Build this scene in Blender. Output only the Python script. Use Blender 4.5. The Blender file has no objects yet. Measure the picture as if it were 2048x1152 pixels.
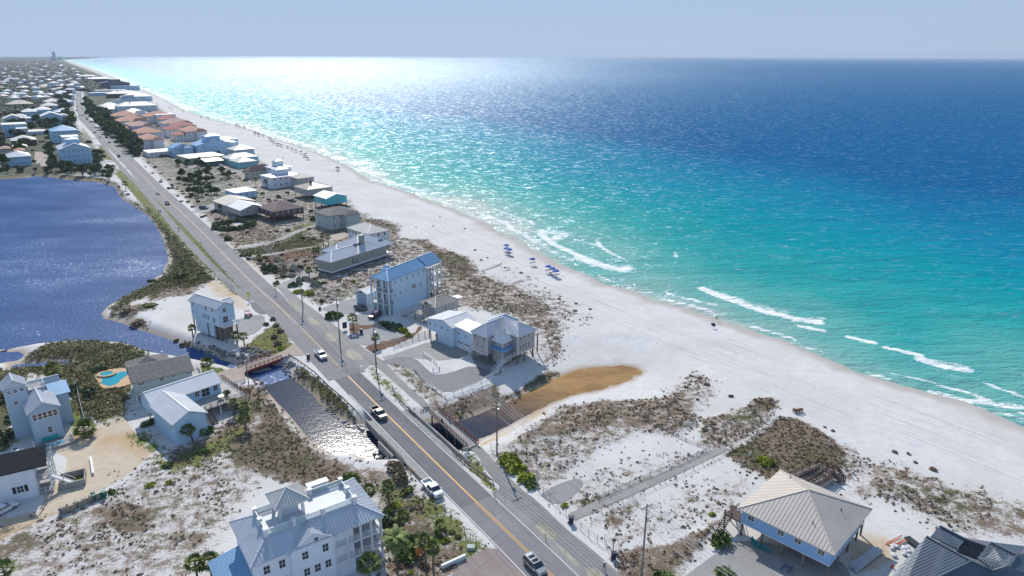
import bpy, bmesh, math, random
import numpy as np
from mathutils import Vector, Matrix

# ------------------------------------------------------------------ camera, sky, sun, exposure
C = bpy.context.scene.collection
S = bpy.context.scene
FPX = 1365.33; CAM_H = 80.0
TH = math.atan((576 - 111.0) / FPX); ROLL = math.radians(0.17)
cam = bpy.data.objects.new('camera', bpy.data.cameras.new('camera'))
C.objects.link(cam)
cam.data.sensor_width = 36.0; cam.data.lens = FPX / 2048 * 36.0
cam.data.clip_start = 1.0; cam.data.clip_end = 200000.0
cam.matrix_world = (Matrix.Translation((0, 0, CAM_H)) @ Matrix.Rotation(math.pi / 2 - TH, 4, 'X')
                    @ Matrix.Rotation(ROLL, 4, 'Z'))
S.camera = cam
SUN_AZ = math.radians(-15.3); SUN_EL = math.radians(39.0)
W = bpy.data.worlds.new('World'); S.world = W; W.use_nodes = True
wn = W.node_tree.nodes; wl = W.node_tree.links
bg = wn['Background']; bg.inputs['Strength'].default_value = 0.15
sky = wn.new('ShaderNodeTexSky'); sky.sky_type = 'NISHITA'; sky.sun_disc = False
sky.sun_elevation = SUN_EL; sky.sun_rotation = SUN_AZ
sky.altitude = 800; sky.air_density = 1.0; sky.dust_density = 0.0; sky.ozone_density = 5.0
def vmath(op, a, b):
    n = wn.new('ShaderNodeVectorMath'); n.operation = op
    for k, x in enumerate((a, b)):
        if isinstance(x, tuple): n.inputs[k].default_value = x
        else: wl.new(x, n.inputs[k])
    return n.outputs[0]
# soft shoulder on the sky so that the bright band near the sun side stays blue, as a camera records it
g3 = vmath('MULTIPLY', sky.outputs[0], (3.0, 3.0, 3.0))
wl.new(vmath('DIVIDE', g3, vmath('ADD', vmath('MULTIPLY', g3, (.41, .315, .225)), (1., 1., 1.))), bg.inputs['Color'])
sl = bpy.data.lights.new('sun', 'SUN'); sl.energy = 3.3; sl.angle = math.radians(0.5); sl.color = (1.0, 0.95, 0.88)
sun = bpy.data.objects.new('sun', sl); C.objects.link(sun)
d_ = Vector((math.sin(SUN_AZ) * math.cos(SUN_EL), math.cos(SUN_AZ) * math.cos(SUN_EL), math.sin(SUN_EL)))
sun.rotation_euler = d_.to_track_quat('Z', 'Y').to_euler()
sun.location = (0, 0, 300)
S.view_settings.view_transform = 'Standard'; S.view_settings.look = 'None'
S.view_settings.exposure = 0.4; S.view_settings.gamma = 1.0

# ------------------------------------------------------------------ survey helper: picture point -> point on a level plane
ct, st = math.cos(TH), math.sin(TH); cr, sr = math.cos(ROLL), math.sin(ROLL)
def P(px, py, z=0.0):
    u = (px - 1024) / FPX; v = (576 - py) / FPX
    u, v = u * cr - v * sr, u * sr + v * cr
    dy = ct + v * st; dz = -st + v * ct
    t = (z - CAM_H) / dz
    return np.array([u * t, dy * t, z])
def PL(pts, z=0.0): return np.array([P(x, y, z)[:2] for x, y in pts])
R = random.Random(7)
rng = np.random.default_rng(11)

# ------------------------------------------------------------------ materials
MATS = {}
def nt(name):
    m = bpy.data.materials.new(name); m.use_nodes = True; m.node_tree.nodes.clear()
    N = m.node_tree.nodes; L = m.node_tree.links
    out = N.new('ShaderNodeOutputMaterial'); b = N.new('ShaderNodeBsdfPrincipled')
    L.new(b.outputs[0], out.inputs[0]); return m, N, L, b
def noise(N, L, scale, detail=3, rough=.6, vec=None, mapping=None):
    n = N.new('ShaderNodeTexNoise'); n.inputs['Scale'].default_value = scale
    n.inputs['Detail'].default_value = detail; n.inputs['Roughness'].default_value = rough
    if vec is not None: L.new(vec, n.inputs['Vector'])
    return n.outputs['Fac']
def pos(N): return N.new('ShaderNodeNewGeometry').outputs['Position']
def mp(N, L, v, sc=(1, 1, 1), rot=0.0):
    m = N.new('ShaderNodeMapping'); m.inputs['Scale'].default_value = sc; m.inputs['Rotation'].default_value[2] = rot
    L.new(v, m.inputs['Vector']); return m.outputs[0]
def mr(N, L, v, a, b, c=0.0, d=1.0, smooth=False):
    m = N.new('ShaderNodeMapRange'); m.clamp = True
    if smooth: m.interpolation_type = 'SMOOTHSTEP'
    L.new(v, m.inputs[0])
    for i, x in zip((1, 2, 3, 4), (a, b, c, d)): m.inputs[i].default_value = x
    return m.outputs[0]
def mth(N, L, op, a, b=None, clamp=False):
    m = N.new('ShaderNodeMath'); m.operation = op; m.use_clamp = clamp
    for i, x in enumerate((a, b)):
        if x is None: continue
        if isinstance(x, (int, float)): m.inputs[i].default_value = x
        else: L.new(x, m.inputs[i])
    return m.outputs[0]
def mix(N, L, f, a, b):
    m = N.new('ShaderNodeMix'); m.data_type = 'RGBA'
    for i, x in ((0, f), (6, a), (7, b)):
        if isinstance(x, (int, float)): m.inputs[i].default_value = x
        elif isinstance(x, tuple): m.inputs[i].default_value = (*x, 1)
        else: L.new(x, m.inputs[i])
    return m.outputs[2]
def ramp(N, L, f, stops):
    r = N.new('ShaderNodeValToRGB'); e = r.color_ramp.elements
    while len(e) > 1: e.remove(e[-1])
    e[0].position = stops[0][0]; e[0].color = (*stops[0][1], 1)
    for p_, c_ in stops[1:]:
        k = e.new(p_); k.color = (*c_, 1)
    L.new(f, r.inputs[0]); return r.outputs[0]
def attr(N, name, out='Fac'):
    a = N.new('ShaderNodeAttribute'); a.attribute_name = name; return a.outputs[out]
def bump(N, L, b, h, strength=.3, dist=.1):
    n = N.new('ShaderNodeBump'); n.inputs['Strength'].default_value = strength; n.inputs['Distance'].default_value = dist
    L.new(h, n.inputs['Height']); L.new(n.outputs[0], b.inputs['Normal'])

def mat(name, col, rough=.7, metal=0.0, var=.12, scale=1.5, bumps=0.0, spec=.5, siding=0.0):
    """painted / weathered surface: base colour broken up by two noises; optional lap siding"""
    if name in MATS: return MATS[name]
    m, N, L, b = nt(name)
    v = N.new('ShaderNodeTexCoord').outputs['Object']
    n1 = noise(N, L, scale * .25, 4, .6, v); n2 = noise(N, L, scale * 5, 3, .6, v)
    f = mth(N, L, 'ADD', mth(N, L, 'MULTIPLY', n1, .6), mth(N, L, 'MULTIPLY', n2, .4))
    lo = tuple(max(0, c * (1 - var * 1.6)) for c in col); hi = tuple(min(1, c * (1 + var)) for c in col)
    cc = mix(N, L, mr(N, L, f, .3, .7), lo, hi)
    if siding:
        w = N.new('ShaderNodeTexWave'); w.wave_type = 'BANDS'; w.bands_direction = 'Z'; w.wave_profile = 'SAW'
        w.inputs['Scale'].default_value = siding; w.inputs['Distortion'].default_value = 0
        L.new(v, w.inputs['Vector'])
        cc = mix(N, L, mr(N, L, w.outputs['Fac'], 0, .2, .35, 0), cc, tuple(c * .6 for c in col))
    L.new(cc, b.inputs['Base Color'])
    b.inputs['Roughness'].default_value = rough; b.inputs['Metallic'].default_value = metal
    b.inputs['Specular IOR Level'].default_value = spec
    if bumps: bump(N, L, b, n2, bumps, .05)
    MATS[name] = m; return m

# ------------------------------------------------------------------ mesh helpers
def fast_mesh(name, V, F, mats=(), attrs=None, smooth=False):
    me = bpy.data.meshes.new(name); V = np.asarray(V, dtype=np.float32); F = np.asarray(F, dtype=np.int32)
    k = F.shape[1]
    me.vertices.add(len(V)); me.vertices.foreach_set('co', V.ravel())
    me.loops.add(F.size); me.loops.foreach_set('vertex_index', F.ravel())
    me.polygons.add(len(F)); me.polygons.foreach_set('loop_start', np.arange(0, F.size, k, dtype=np.int32))
    me.polygons.foreach_set('loop_total', np.full(len(F), k, dtype=np.int32))
    if smooth: me.polygons.foreach_set('use_smooth', np.ones(len(F), dtype=bool))
    me.update(calc_edges=True)
    for a_, val in (attrs or {}).items():
        at = me.attributes.new(a_, 'FLOAT', 'POINT'); at.data.foreach_set('value', np.asarray(val, dtype=np.float32))
    for m in mats: me.materials.append(m)
    return me
def link(name, me, parent=None, loc=None):
    o = bpy.data.objects.new(name, me); C.objects.link(o)
    if loc is not None: o.location = loc
    if parent is not None: o.parent = parent
    return o
def tag(o, label, cat, group=None, kind=None):
    if label: o['label'] = label
    if cat: o['category'] = cat
    if group: o['group'] = group
    if kind: o['kind'] = kind
    return o
def empty(name, loc, label, cat, group=None, rz=0.0):
    o = bpy.data.objects.new(name, None); C.objects.link(o); o.location = loc; o.rotation_euler = (0, 0, rz)
    o.empty_display_size = .5
    return tag(o, label, cat, group)
class MB:
    def __init__(s): s.v = []; s.f = []; s.mi = []; s.cur = 0
    def poly(s, pts):
        n = len(s.v); s.v += [tuple(map(float, p)) for p in pts]; s.f.append(tuple(range(n, n + len(pts)))); s.mi.append(s.cur)
    def hexa(s, b, t):
        n = len(s.v); k = len(b)
        s.v += [tuple(map(float, p)) for p in b] + [tuple(map(float, p)) for p in t]
        s.f.append(tuple(range(n + k - 1, n - 1, -1))); s.f.append(tuple(range(n + k, n + 2 * k)))
        for i in range(k): s.f.append((n + i, n + (i + 1) % k, n + k + (i + 1) % k, n + k + i))
        s.mi += [s.cur] * (k + 2)
    def box(s, fr, a0, a1, c0, c1, z0, z1):
        w = fr.w
        s.hexa([w(a0, c0, z0), w(a1, c0, z0), w(a1, c1, z0), w(a0, c1, z0)],
               [w(a0, c0, z1), w(a1, c0, z1), w(a1, c1, z1), w(a0, c1, z1)])
    def bar(s, p, q, w=.05, h=None, up=(0, 0, 1)):
        """rectangular bar from p to q"""
        p = Vector(p); q = Vector(q); d = (q - p)
        if d.length < 1e-6: return
        d.normalize(); u = Vector(up)
        if abs(d.dot(u)) > .98: u = Vector((1, 0, 0))
        x = d.cross(u).normalized() * (w / 2); y = x.cross(d).normalized() * ((h or w) / 2)
        s.hexa([p - x - y, p + x - y, p + x + y, p - x + y], [q - x - y, q + x - y, q + x + y, q - x + y])
    def tube(s, p, q, r0, r1=None, n=8):
        r1 = r0 if r1 is None else r1
        p = Vector(p); q = Vector(q); d = (q - p).normalized()
        u = Vector((0, 0, 1)) if abs(d.z) < .9 else Vector((1, 0, 0))
        x = d.cross(u).normalized(); y = d.cross(x)
        A = [p + (x * math.cos(t) + y * math.sin(t)) * r0 for t in [2 * math.pi * i / n for i in range(n)]]
        B = [q + (x * math.cos(t) + y * math.sin(t)) * r1 for t in [2 * math.pi * i / n for i in range(n)]]
        s.hexa(A, B)
    def build(s, name, m, parent=None, base=None, smooth=False, label=None, recalc=True):
        me = bpy.data.meshes.new(name)
        b = np.zeros(3) if base is None else np.array(base)
        me.from_pydata([tuple(np.array(v) - b) for v in s.v], [], s.f)
        ms = m if isinstance(m, (list, tuple)) else [m]
        for k in ms: me.materials.append(k)
        if len(ms) > 1: me.polygons.foreach_set('material_index', s.mi)
        if recalc:
            bm = bmesh.new(); bm.from_mesh(me); bmesh.ops.recalc_face_normals(bm, faces=bm.faces); bm.to_mesh(me); bm.free()
        if smooth: me.polygons.foreach_set('use_smooth', [True] * len(me.polygons))
        o = link(name, me, parent)
        if parent is None and base is not None: o.location = b
        if label: o['label'] = label
        return o
class Fr:
    """level building frame: origin B, unit axes ea (towards A) and ec (towards C)"""
    def __init__(s, B, ea, ec, La, Lc): s.B, s.ea, s.ec, s.La, s.Lc = np.array(B[:2]), ea, ec, La, Lc
    def w(s, a, c, z): q = s.B + s.ea * a + s.ec * c; return (q[0], q[1], z)
    def base(s, z=0): q = s.w(s.La / 2, s.Lc / 2, z); return np.array(q)
    def sub(s, a, c, La, Lc): q = s.w(a, c, 0); return Fr(q, s.ea, s.ec, La, Lc)
def fr3(A, B, Cc, z, Lc=None, La=None):
    a, b, c = P(*A, z)[:2], P(*B, z)[:2], P(*Cc, z)[:2]
    ea = a - b; la = np.linalg.norm(ea); ea = ea / la
    p = np.array([-ea[1], ea[0]]);
    if p @ (c - b) < 0: p = -p
    return Fr(b, ea, p, La or la, Lc or float(p @ (c - b)))
def frdir(B, z, ang, La, Lc):
    """B corner at picture point, ea along compass angle ang (deg from +x), ec = ang-90"""
    b = P(*B, z)[:2]; t = math.radians(ang)
    return Fr(b, np.array([math.cos(t), math.sin(t)]), np.array([math.cos(t - math.pi / 2), math.sin(t - math.pi / 2)]), La, Lc)

def ribs(mb, poly, sp=.6, w=.07, h=.06):
    """standing seams: strips up the slope, clipped to a planar convex roof face"""
    P_ = [Vector(p) for p in poly]
    n = Vector((0, 0, 0))
    for i in range(len(P_)): n += P_[i].cross(P_[(i + 1) % len(P_)])
    if n.length < 1e-6: return
    n.normalize()
    if n.z < 0: n = -n
    hd = Vector((0, 0, 1)).cross(n)
    if hd.length < 1e-3: hd = (P_[1] - P_[0])
    hd.normalize(); sd = n.cross(hd)
    pts = [((p - P_[0]).dot(hd), (p - P_[0]).dot(sd)) for p in P_]
    t0, t1 = min(p[0] for p in pts), max(p[0] for p in pts)
    t = t0 + sp / 2
    while t < t1:
        ys = []
        for i in range(len(pts)):
            a, b = pts[i], pts[(i + 1) % len(pts)]
            if (a[0] - t) * (b[0] - t) < 0: ys.append(a[1] + (b[1] - a[1]) * (t - a[0]) / (b[0] - a[0]))
        if len(ys) >= 2 and max(ys) - min(ys) > .3:
            p = P_[0] + hd * t + sd * min(ys); q = P_[0] + hd * t + sd * max(ys)
            x = hd * w / 2; up = n * h
            mb.poly([p - x, q - x, q - x + up, p - x + up]); mb.poly([p - x + up, q - x + up, q + x + up, p + x + up])
            mb.poly([p + x, q + x, q + x + up, p + x + up])
        t += sp

def hip(mb, fr, a0, a1, c0, c1, ze, rise, ridge=None, th=.22, rib=0.0, rw=.07, rh=.06):
    w = fr.w; la, lc = a1 - a0, c1 - c0
    if ridge is None: ridge = 'c' if lc >= la else 'a'
    e = [w(a0, c0, ze), w(a1, c0, ze), w(a1, c1, ze), w(a0, c1, ze)]
    lo = [w(a0, c0, ze - th), w(a1, c0, ze - th), w(a1, c1, ze - th), w(a0, c1, ze - th)]
    if ridge == 'c':
        k = min(la, lc) / 2; r0 = w((a0 + a1) / 2, c0 + k, ze + rise); r1 = w((a0 + a1) / 2, c1 - k - 1e-3, ze + rise)
        fs = [[e[0], e[1], r0], [e[1], e[2], r1, r0], [e[2], e[3], r1], [e[3], e[0], r0, r1]]
    else:
        k = min(la, lc) / 2; r0 = w(a0 + k, (c0 + c1) / 2, ze + rise); r1 = w(a1 - k - 1e-3, (c0 + c1) / 2, ze + rise)
        fs = [[e[0], e[1], r1, r0], [e[1], e[2], r1], [e[2], e[3], r0, r1], [e[3], e[0], r0]]
    for f in fs:
        mb.poly(f)
        if rib: ribs(mb, f, rib, rw, rh)
    for i in range(4): mb.poly([lo[i], lo[(i + 1) % 4], e[(i + 1) % 4], e[i]])
    mb.poly(lo[::-1])
    if rib:   # hip and ridge caps
        for i, r in zip(range(4), ([r0, r1, r1, r0] if ridge == 'a' else [r0, r0, r1, r1])):
            mb.bar(Vector(e[i]) + Vector((0, 0, .05)), Vector(r) + Vector((0, 0, .05)), .22, .08)
        mb.bar(Vector(r0) + Vector((0, 0, .06)), Vector(r1) + Vector((0, 0, .06)), .22, .08)
def gable(mb, fr, a0, a1, c0, c1, ze, rise, ridge='c', th=.2, rib=0.0, off=.5):
    """two sloping slabs; off = position of the ridge across the span"""
    w = fr.w
    if ridge == 'c':
        m = a0 + (a1 - a0) * off
        sl = [[(a0, c0), (a0, c1), (m, c1), (m, c0)], [(a1, c1), (a1, c0), (m, c0), (m, c1)]]
    else:
        m = c0 + (c1 - c0) * off
        sl = [[(a0, c0), (a1, c0), (a1, m), (a0, m)], [(a1, c1), (a0, c1), (a0, m), (a1, m)]]
    for s_ in sl:
        t = [w(*s_[0], ze), w(*s_[1], ze), w(*s_[2], ze + rise), w(*s_[3], ze + rise)]
        b = [(p[0], p[1], p[2] - th) for p in t]
        mb.hexa(b, t)
        if rib: ribs(mb, t, rib)
    if rib:
        s_ = sl[0]; mb.bar(Vector(w(*s_[2], ze + rise + .04)), Vector(w(*s_[3], ze + rise + .04)), .25, .08)
def gwall(mb, fr, a0, a1, c0, c1, ze, rise, ridge='c', off=.5, t=.15):
    """gable-end walls below a gable roof"""
    w = fr.w
    if ridge == 'c':
        m = a0 + (a1 - a0) * off
        for c in ((c0, c0 + t), (c1 - t, c1)):
            mb.hexa([w(a0, c[0], ze), w(a1, c[0], ze), w(m, c[0], ze + rise)], [w(a0, c[1], ze), w(a1, c[1], ze), w(m, c[1], ze + rise)])
    else:
        m = c0 + (c1 - c0) * off
        for a in ((a0, a0 + t), (a1 - t, a1)):
            mb.hexa([w(a[0], c0, ze), w(a[0], c1, ze), w(a[0], m, ze + rise)], [w(a[1], c0, ze), w(a[1], c1, ze), w(a[1], m, ze + rise)])
def shed(mb, fr, a0, a1, c0, c1, z00, z10, z11, z01, th=.18, rib=0.0):
    w = fr.w; t = [w(a0, c0, z00), w(a1, c0, z10), w(a1, c1, z11), w(a0, c1, z01)]
    mb.hexa([(p[0], p[1], p[2] - th) for p in t], t)
    if rib: ribs(mb, t, rib)

# windows: frame ring + muntin as the window, the glass as its pane
WCACHE = {}
def win_meshes(w, h, fm, style='cross'):
    k = (round(w, 2), round(h, 2), fm.name, style)
    if k in WCACHE: return WCACHE[k]
    f = Fr((0, 0), np.array([1., 0.]), np.array([0., 1.]), 1, 1); b = MB(); t = .1
    b.box(f, -w / 2 - t, -w / 2, -.06, .0, -h / 2 - t, h / 2 + t); b.box(f, w / 2, w / 2 + t, -.06, .0, -h / 2 - t, h / 2 + t)
    b.box(f, -w / 2, w / 2, -.06, .0, h / 2, h / 2 + t); b.box(f, -w / 2, w / 2, -.08, .0, -h / 2 - t, -h / 2)
    if style == 'cross': b.box(f, -w / 2, w / 2, -.055, -.01, -.03, .03)
    if style == 'cross' and w > .85: b.box(f, -.025, .025, -.053, -.012, -h / 2, h / 2)
    o1 = b.build('window', fm); g = MB(); g.box(f, -w / 2, w / 2, -.03, -.005, -h / 2, h / 2); o2 = g.build('pane', M['glass'])
    r = (o1.data, o2.data); bpy.data.objects.remove(o1); bpy.data.objects.remove(o2)
    WCACHE[k] = r; return r
def windows(par, fr, side, plane, items, fm=None, pane=True, name='window', base=None):
    """side: 'ab' wall at c=plane facing -ec; 'bc' wall at a=plane facing -ea; 'AB' faces +ec; 'BC' faces +ea.  items: (u, z, w, h)"""
    fm = fm or M['trim']
    base = np.array(par.location) if base is None else base
    for (u, z, w, h) in items:
        if side in ('ab', 'AB'): p = fr.w(u, plane, z); n = -fr.ec if side == 'ab' else fr.ec
        else: p = fr.w(plane, u, z); n = -fr.ea if side == 'bc' else fr.ea
        m1, m2 = win_meshes(w, h, fm)
        o = link(name, m1, par, np.array(p) - base); o.rotation_euler = (0, 0, math.atan2(n[1], n[0]) + math.pi / 2)
        if pane: link('pane', m2, o)
def posts(par, fr, pts, z0, z1, t=.25, m=None, name='piling'):
    base = np.array(par.location)
    for (a, c) in pts:
        b = MB(); b.box(fr, a - t / 2, a + t / 2, c - t / 2, c + t / 2, z0, z1); b.build(name, m or M['wood'], par, base)
def railing(par, pts, z, h=1.0, m=None, step=1.6, name='railing', base=None, pick=0.0, rails=2, pw=.1):
    m = m or M['white']; b = MB(); base = np.array(par.location) if base is None else base
    for i in range(len(pts) - 1):
        p, q = Vector((*pts[i][:2], z)), Vector((*pts[i + 1][:2], z)); L_ = (q - p).length; n = max(1, round(L_ / step))
        for k in range(n + (i == len(pts) - 2)):
            r = p.lerp(q, k / n); b.bar(r, r + Vector((0, 0, h)), pw)
        for k in range(rails):
            zz = h * (1 - k * .85 / max(1, rails - 1)) if rails > 1 else h
            b.bar(p + Vector((0, 0, zz)), q + Vector((0, 0, zz)), .09, .06)
        if pick:
            nn = int(L_ / pick)
            for k in range(nn):
                r = p.lerp(q, (k + .5) / nn); b.bar(r + Vector((0, 0, h * .15)), r + Vector((0, 0, h)), .035)
    return b.build(name, m, par, base)
def stairs(par, p0, p1, width, m=None, name='stairs', n=None):
    """open stair from p0 (top) to p1 (bottom)"""
    m = m or M['wood']; p0 = Vector(p0); p1 = Vector(p1); d = p1 - p0; n = n or max(3, int(abs(d.z) / .19))
    side = Vector((d.x, d.y, 0)).normalized().cross(Vector((0, 0, 1))) * (width / 2); b = MB()
    for s_ in (-1, 1):
        b.bar(p0 + side * s_, p1 + side * s_, .08, .28); b.bar(p0 + side * s_ + Vector((0, 0, .95)), p1 + side * s_ + Vector((0, 0, .95)), .07)
        for k in (0, .5, 1):
            r = p0.lerp(p1, k) + side * s_; b.bar(r, r + Vector((0, 0, .95)), .08)
    for k in range(n):
        r = p0.lerp(p1, (k + .5) / n); b.bar(r - side, r + side, .28, .05)
    return b.build(name, m, par, np.array(par.location))
M = {}
M['trim'] = mat('white trim paint', (.78, .78, .78), .5, var=.04)
M['white'] = mat('white painted boards', (.74, .75, .76), .55, var=.07)
M['wood'] = mat('weathered grey wood', (.23, .2, .17), .85, var=.3, scale=3)
M['redwood'] = mat('red brown stained wood', (.16, .055, .05), .75, var=.25, scale=3)
M['brownwood'] = mat('dark brown wood', (.1, .065, .055), .8, var=.3, scale=3)
M['concrete'] = mat('concrete', (.33, .32, .3), .85, var=.18, scale=2, bumps=.15)
M['metal'] = mat('galvanised metal', (.45, .46, .48), .4, metal=.7, var=.1)
M['dark'] = mat('dark plastic', (.03, .033, .04), .5, var=.2)
g_, N_, L_2, b_ = nt('window glass'); b_.inputs['Base Color'].default_value = (.02, .03, .045, 1); b_.inputs['Roughness'].default_value = .06
b_.inputs['Specular IOR Level'].default_value = .9; M['glass'] = g_

# ================================================================== LAND AND WATER
WZ = -1.8   # level of the sea, the lake and the creek below the land
def vn(x, y, s, seed=0):
    """value noise 0..1"""
    x = x / s + seed * 17.3; y = y / s + seed * 9.1
    xi = np.floor(x).astype(np.int64); yi = np.floor(y).astype(np.int64); fx = x - xi; fy = y - yi
    fx = fx * fx * (3 - 2 * fx); fy = fy * fy * (3 - 2 * fy)
    def h(a, b):
        n = (a * 374761393 + b * 668265263 + seed * 1013904223) & 0xffffffff
        n = ((n ^ (n >> 13)) * 1274126177) & 0xffffffff
        return ((n ^ (n >> 16)) & 0xffff) / 65535.0
    return (h(xi, yi) * (1 - fx) + h(xi + 1, yi) * fx) * (1 - fy) + (h(xi, yi + 1) * (1 - fx) + h(xi + 1, yi + 1) * fx) * fy
def fbm(x, y, s, seed=0, o=3):
    v = 0; a = .5; t = 0
    for k in range(o): v = v + a * vn(x, y, s / 2 ** k, seed + k); t += a; a *= .55
    return v / t
def inside(X, Y, poly):
    r = np.zeros(X.shape, bool); n = len(poly)
    for i in range(n):
        x0, y0 = poly[i]; x1, y1 = poly[(i + 1) % n]
        if y0 == y1: continue
        c = (y0 > Y) != (y1 > Y); xx = (x1 - x0) * (Y - y0) / (y1 - y0) + x0
        r ^= c & (X < xx)
    return r
def dist(X, Y, poly, closed=True):
    n = len(poly); D = np.full(X.shape, 1e9)
    for i in range(n if closed else n - 1):
        a = poly[i]; b = poly[(i + 1) % n]; d = b - a; L2 = max(d @ d, 1e-9)
        t = np.clip(((X - a[0]) * d[0] + (Y - a[1]) * d[1]) / L2, 0, 1)
        D = np.minimum(D, np.hypot(X - a[0] - t * d[0], Y - a[1] - t * d[1]))
    return D
def sdist(X, Y, poly, margin=60):
    """signed distance, negative inside; exact only within margin of the outline"""
    o = np.full(X.shape, float(margin)); lo = poly.min(0) - margin; hi = poly.max(0) + margin
    k = (X > lo[0]) & (X < hi[0]) & (Y > lo[1]) & (Y < hi[1])
    if k.any():
        x, y = X[k], Y[k]; d = dist(x, y, poly); d[inside(x, y, poly)] *= -1; o[k] = np.minimum(d, margin)
    return o
def sstep(v, a, b):
    t = np.clip((v - a) / (b - a), 0, 1); return t * t * (3 - 2 * t)

shore_px = [(2420, 985), (2200, 905), (2047, 850), (1928, 803), (1842, 778), (1730, 748), (1647, 715), (1565, 679), (1482, 652), (1433, 637),
            (1400, 624), (1319, 603), (1256, 578), (1209, 566), (1141, 537), (1106, 519), (1075, 505), (1056, 492), (1025, 473),
            (997, 462), (981, 450), (913, 419), (810, 382), (742, 361), (701, 334), (653, 312), (605, 293), (547, 276), (503, 259),
            (451, 245), (400, 231), (365, 218), (326, 197), (294, 182), (260, 168), (221, 151), (182, 136), (146, 124.5), (132, 120)]
shore = PL(shore_px, WZ)
SEA = np.vstack([[shore[0] + np.array([60, -60])], shore, [[-12500, 23000], [-13000, 60000], [60000, 60000], [60000, -60]]])
lake_px = [(-400, 380), (-60, 362), (59, 355), (65, 352), (98, 354), (130, 359), (195, 364), (215, 369), (230, 373), (243, 397), (269, 413), (299, 433),
           (313, 453), (325, 473), (336, 508), (336, 522), (323, 550), (299, 560), (316, 557), (280, 579), (255, 590), (219, 610), (203, 627),
           (208, 637), (242, 645), (274, 658), (305, 667), (333, 676), (364, 688), (410, 702), (440, 718), (470, 728), (520, 728), (575, 732), (585, 748),
           (540, 762), (510, 762), (490, 748), (450, 732), (404, 722), (380, 718), (312, 707), (286, 701), (260, 690), (234, 684), (143, 682), (78, 687), (47, 693), (0, 700), (-400, 700)]
LAKE = PL(lake_px, WZ)
marsh_w1 = PL([(-60, 704), (42, 703), (50, 711), (37, 721), (8, 726), (-60, 740)], WZ)
marsh_w2 = PL([(21, 730), (64, 726), (125, 721), (162, 724), (140, 728), (122, 733), (86, 737), (46, 738), (24, 743)], WZ)
creek_px = [(520, 752), (575, 748), (597, 766), (626, 789), (644, 810), (668, 826), (700, 845), (800, 850), (890, 842), (917, 842), (946, 832), (982, 818), (1027, 800),
            (1060, 781), (1094, 765), (1126, 749), (1146, 742), (1170, 735), (1217, 733), (1256, 732), (1279, 735), (1277, 749), (1256, 762),
            (1217, 775), (1178, 785), (1159, 787), (1139, 792), (1099, 809), (1047, 835), (993, 864), (956, 879), (940, 893), (850, 915), (760, 920), (732, 920), (709, 909), (691, 911),
            (667, 911), (641, 899), (613, 875), (600, 857), (590, 844), (576, 828), (550, 802), (532, 781), (523, 766)]
CREEK = PL(creek_px, WZ)
mouth = P(1290, 733, WZ)[:2]

def polar(r0, r1, kr, a0, a1, da):
    n = int(math.log(r1 / r0) / kr) + 1; rr = r0 * np.exp(np.linspace(0, math.log(r1 / r0), n))
    aa = np.radians(np.arange(a0, a1 + 1e-6, da)); Rr, A = np.meshgrid(rr, aa, indexing='ij')
    X, Y = Rr * np.sin(A), Rr * np.cos(A); m = len(aa); idx = np.arange(n * m).reshape(n, m)
    F = np.stack([idx[:-1, :-1], idx[:-1, 1:], idx[1:, 1:], idx[1:, :-1]], -1).reshape(-1, 4)
    return X.ravel(), Y.ravel(), F

X, Y, F = polar(48, 26000, .0085, -62, 58, .16)
sd_sea = sdist(X, Y, SEA, 400); Rr = np.hypot(X, Y)
far = Rr > 3000
sd_w = np.minimum(sdist(X, Y, LAKE), sdist(X, Y, CREEK))
sd_w = np.minimum(sd_w, np.minimum(sdist(X, Y, marsh_w1), sdist(X, Y, marsh_w2)))

def Z(pts): return PL(pts)
zones = {k: np.zeros(X.shape) for k in ('scrub', 'grass', 'dirt', 'marsh', 'wood', 'mulch')}
ZP = []
def zone(kind, pts, v=1.0, soft=2.0, z=0):
    """v = how much of the ground the cover takes; softened over `soft` metres"""
    poly = PL(pts, z); d = sdist(X, Y, poly, 40); m = (1 - sstep(d, -soft, soft)) * v
    a = zones[kind]
    if v < 0: zones[kind] = np.clip(a + m, 0, 1)
    else: zones[kind] = np.maximum(a, m)
    ZP.append((kind, poly, v, soft)); return poly
# far land is wooded suburb; general cover inland of the beach
zone('wood', [(-900, 190), (-300, 150), (0, 122), (125, 119), (140, 128), (170, 140), (205, 152), (238, 172), (265, 190), (300, 210), (340, 232), (300, 300), (262, 318), (225, 290),
              (200, 250), (172, 205), (165, 182), (150, 182), (140, 225), (158, 262), (196, 300), (205, 330), (215, 345), (110, 350), (-100, 350), (-900, 420)], .93, 12)
zone('scrub', [(128, 122), (160, 133), (195, 146), (245, 168), (285, 192), (330, 222), (400, 258), (440, 278), (520, 318), (560, 345), (640, 385), (700, 410), (760, 445), (800, 475),
               (860, 500), (890, 520), (960, 560), (900, 620), (600, 560), (480, 450), (380, 350), (300, 250), (200, 200), (120, 150)], .62, 5)
zone('scrub', [(290, 325), (330, 360), (400, 425), (445, 470), (480, 505), (470, 440), (420, 380), (380, 320), (320, 300), (270, 300)], .68, 3)
zone('grass', [(300, 338), (330, 345), (420, 425), (400, 425), (340, 370)], .45, 3)
zone('wood', [(250, 258), (300, 306), (330, 335), (352, 372), (420, 418), (470, 440), (490, 400), (480, 350), (420, 320), (340, 290), (300, 270)], .55, 6)
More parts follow.
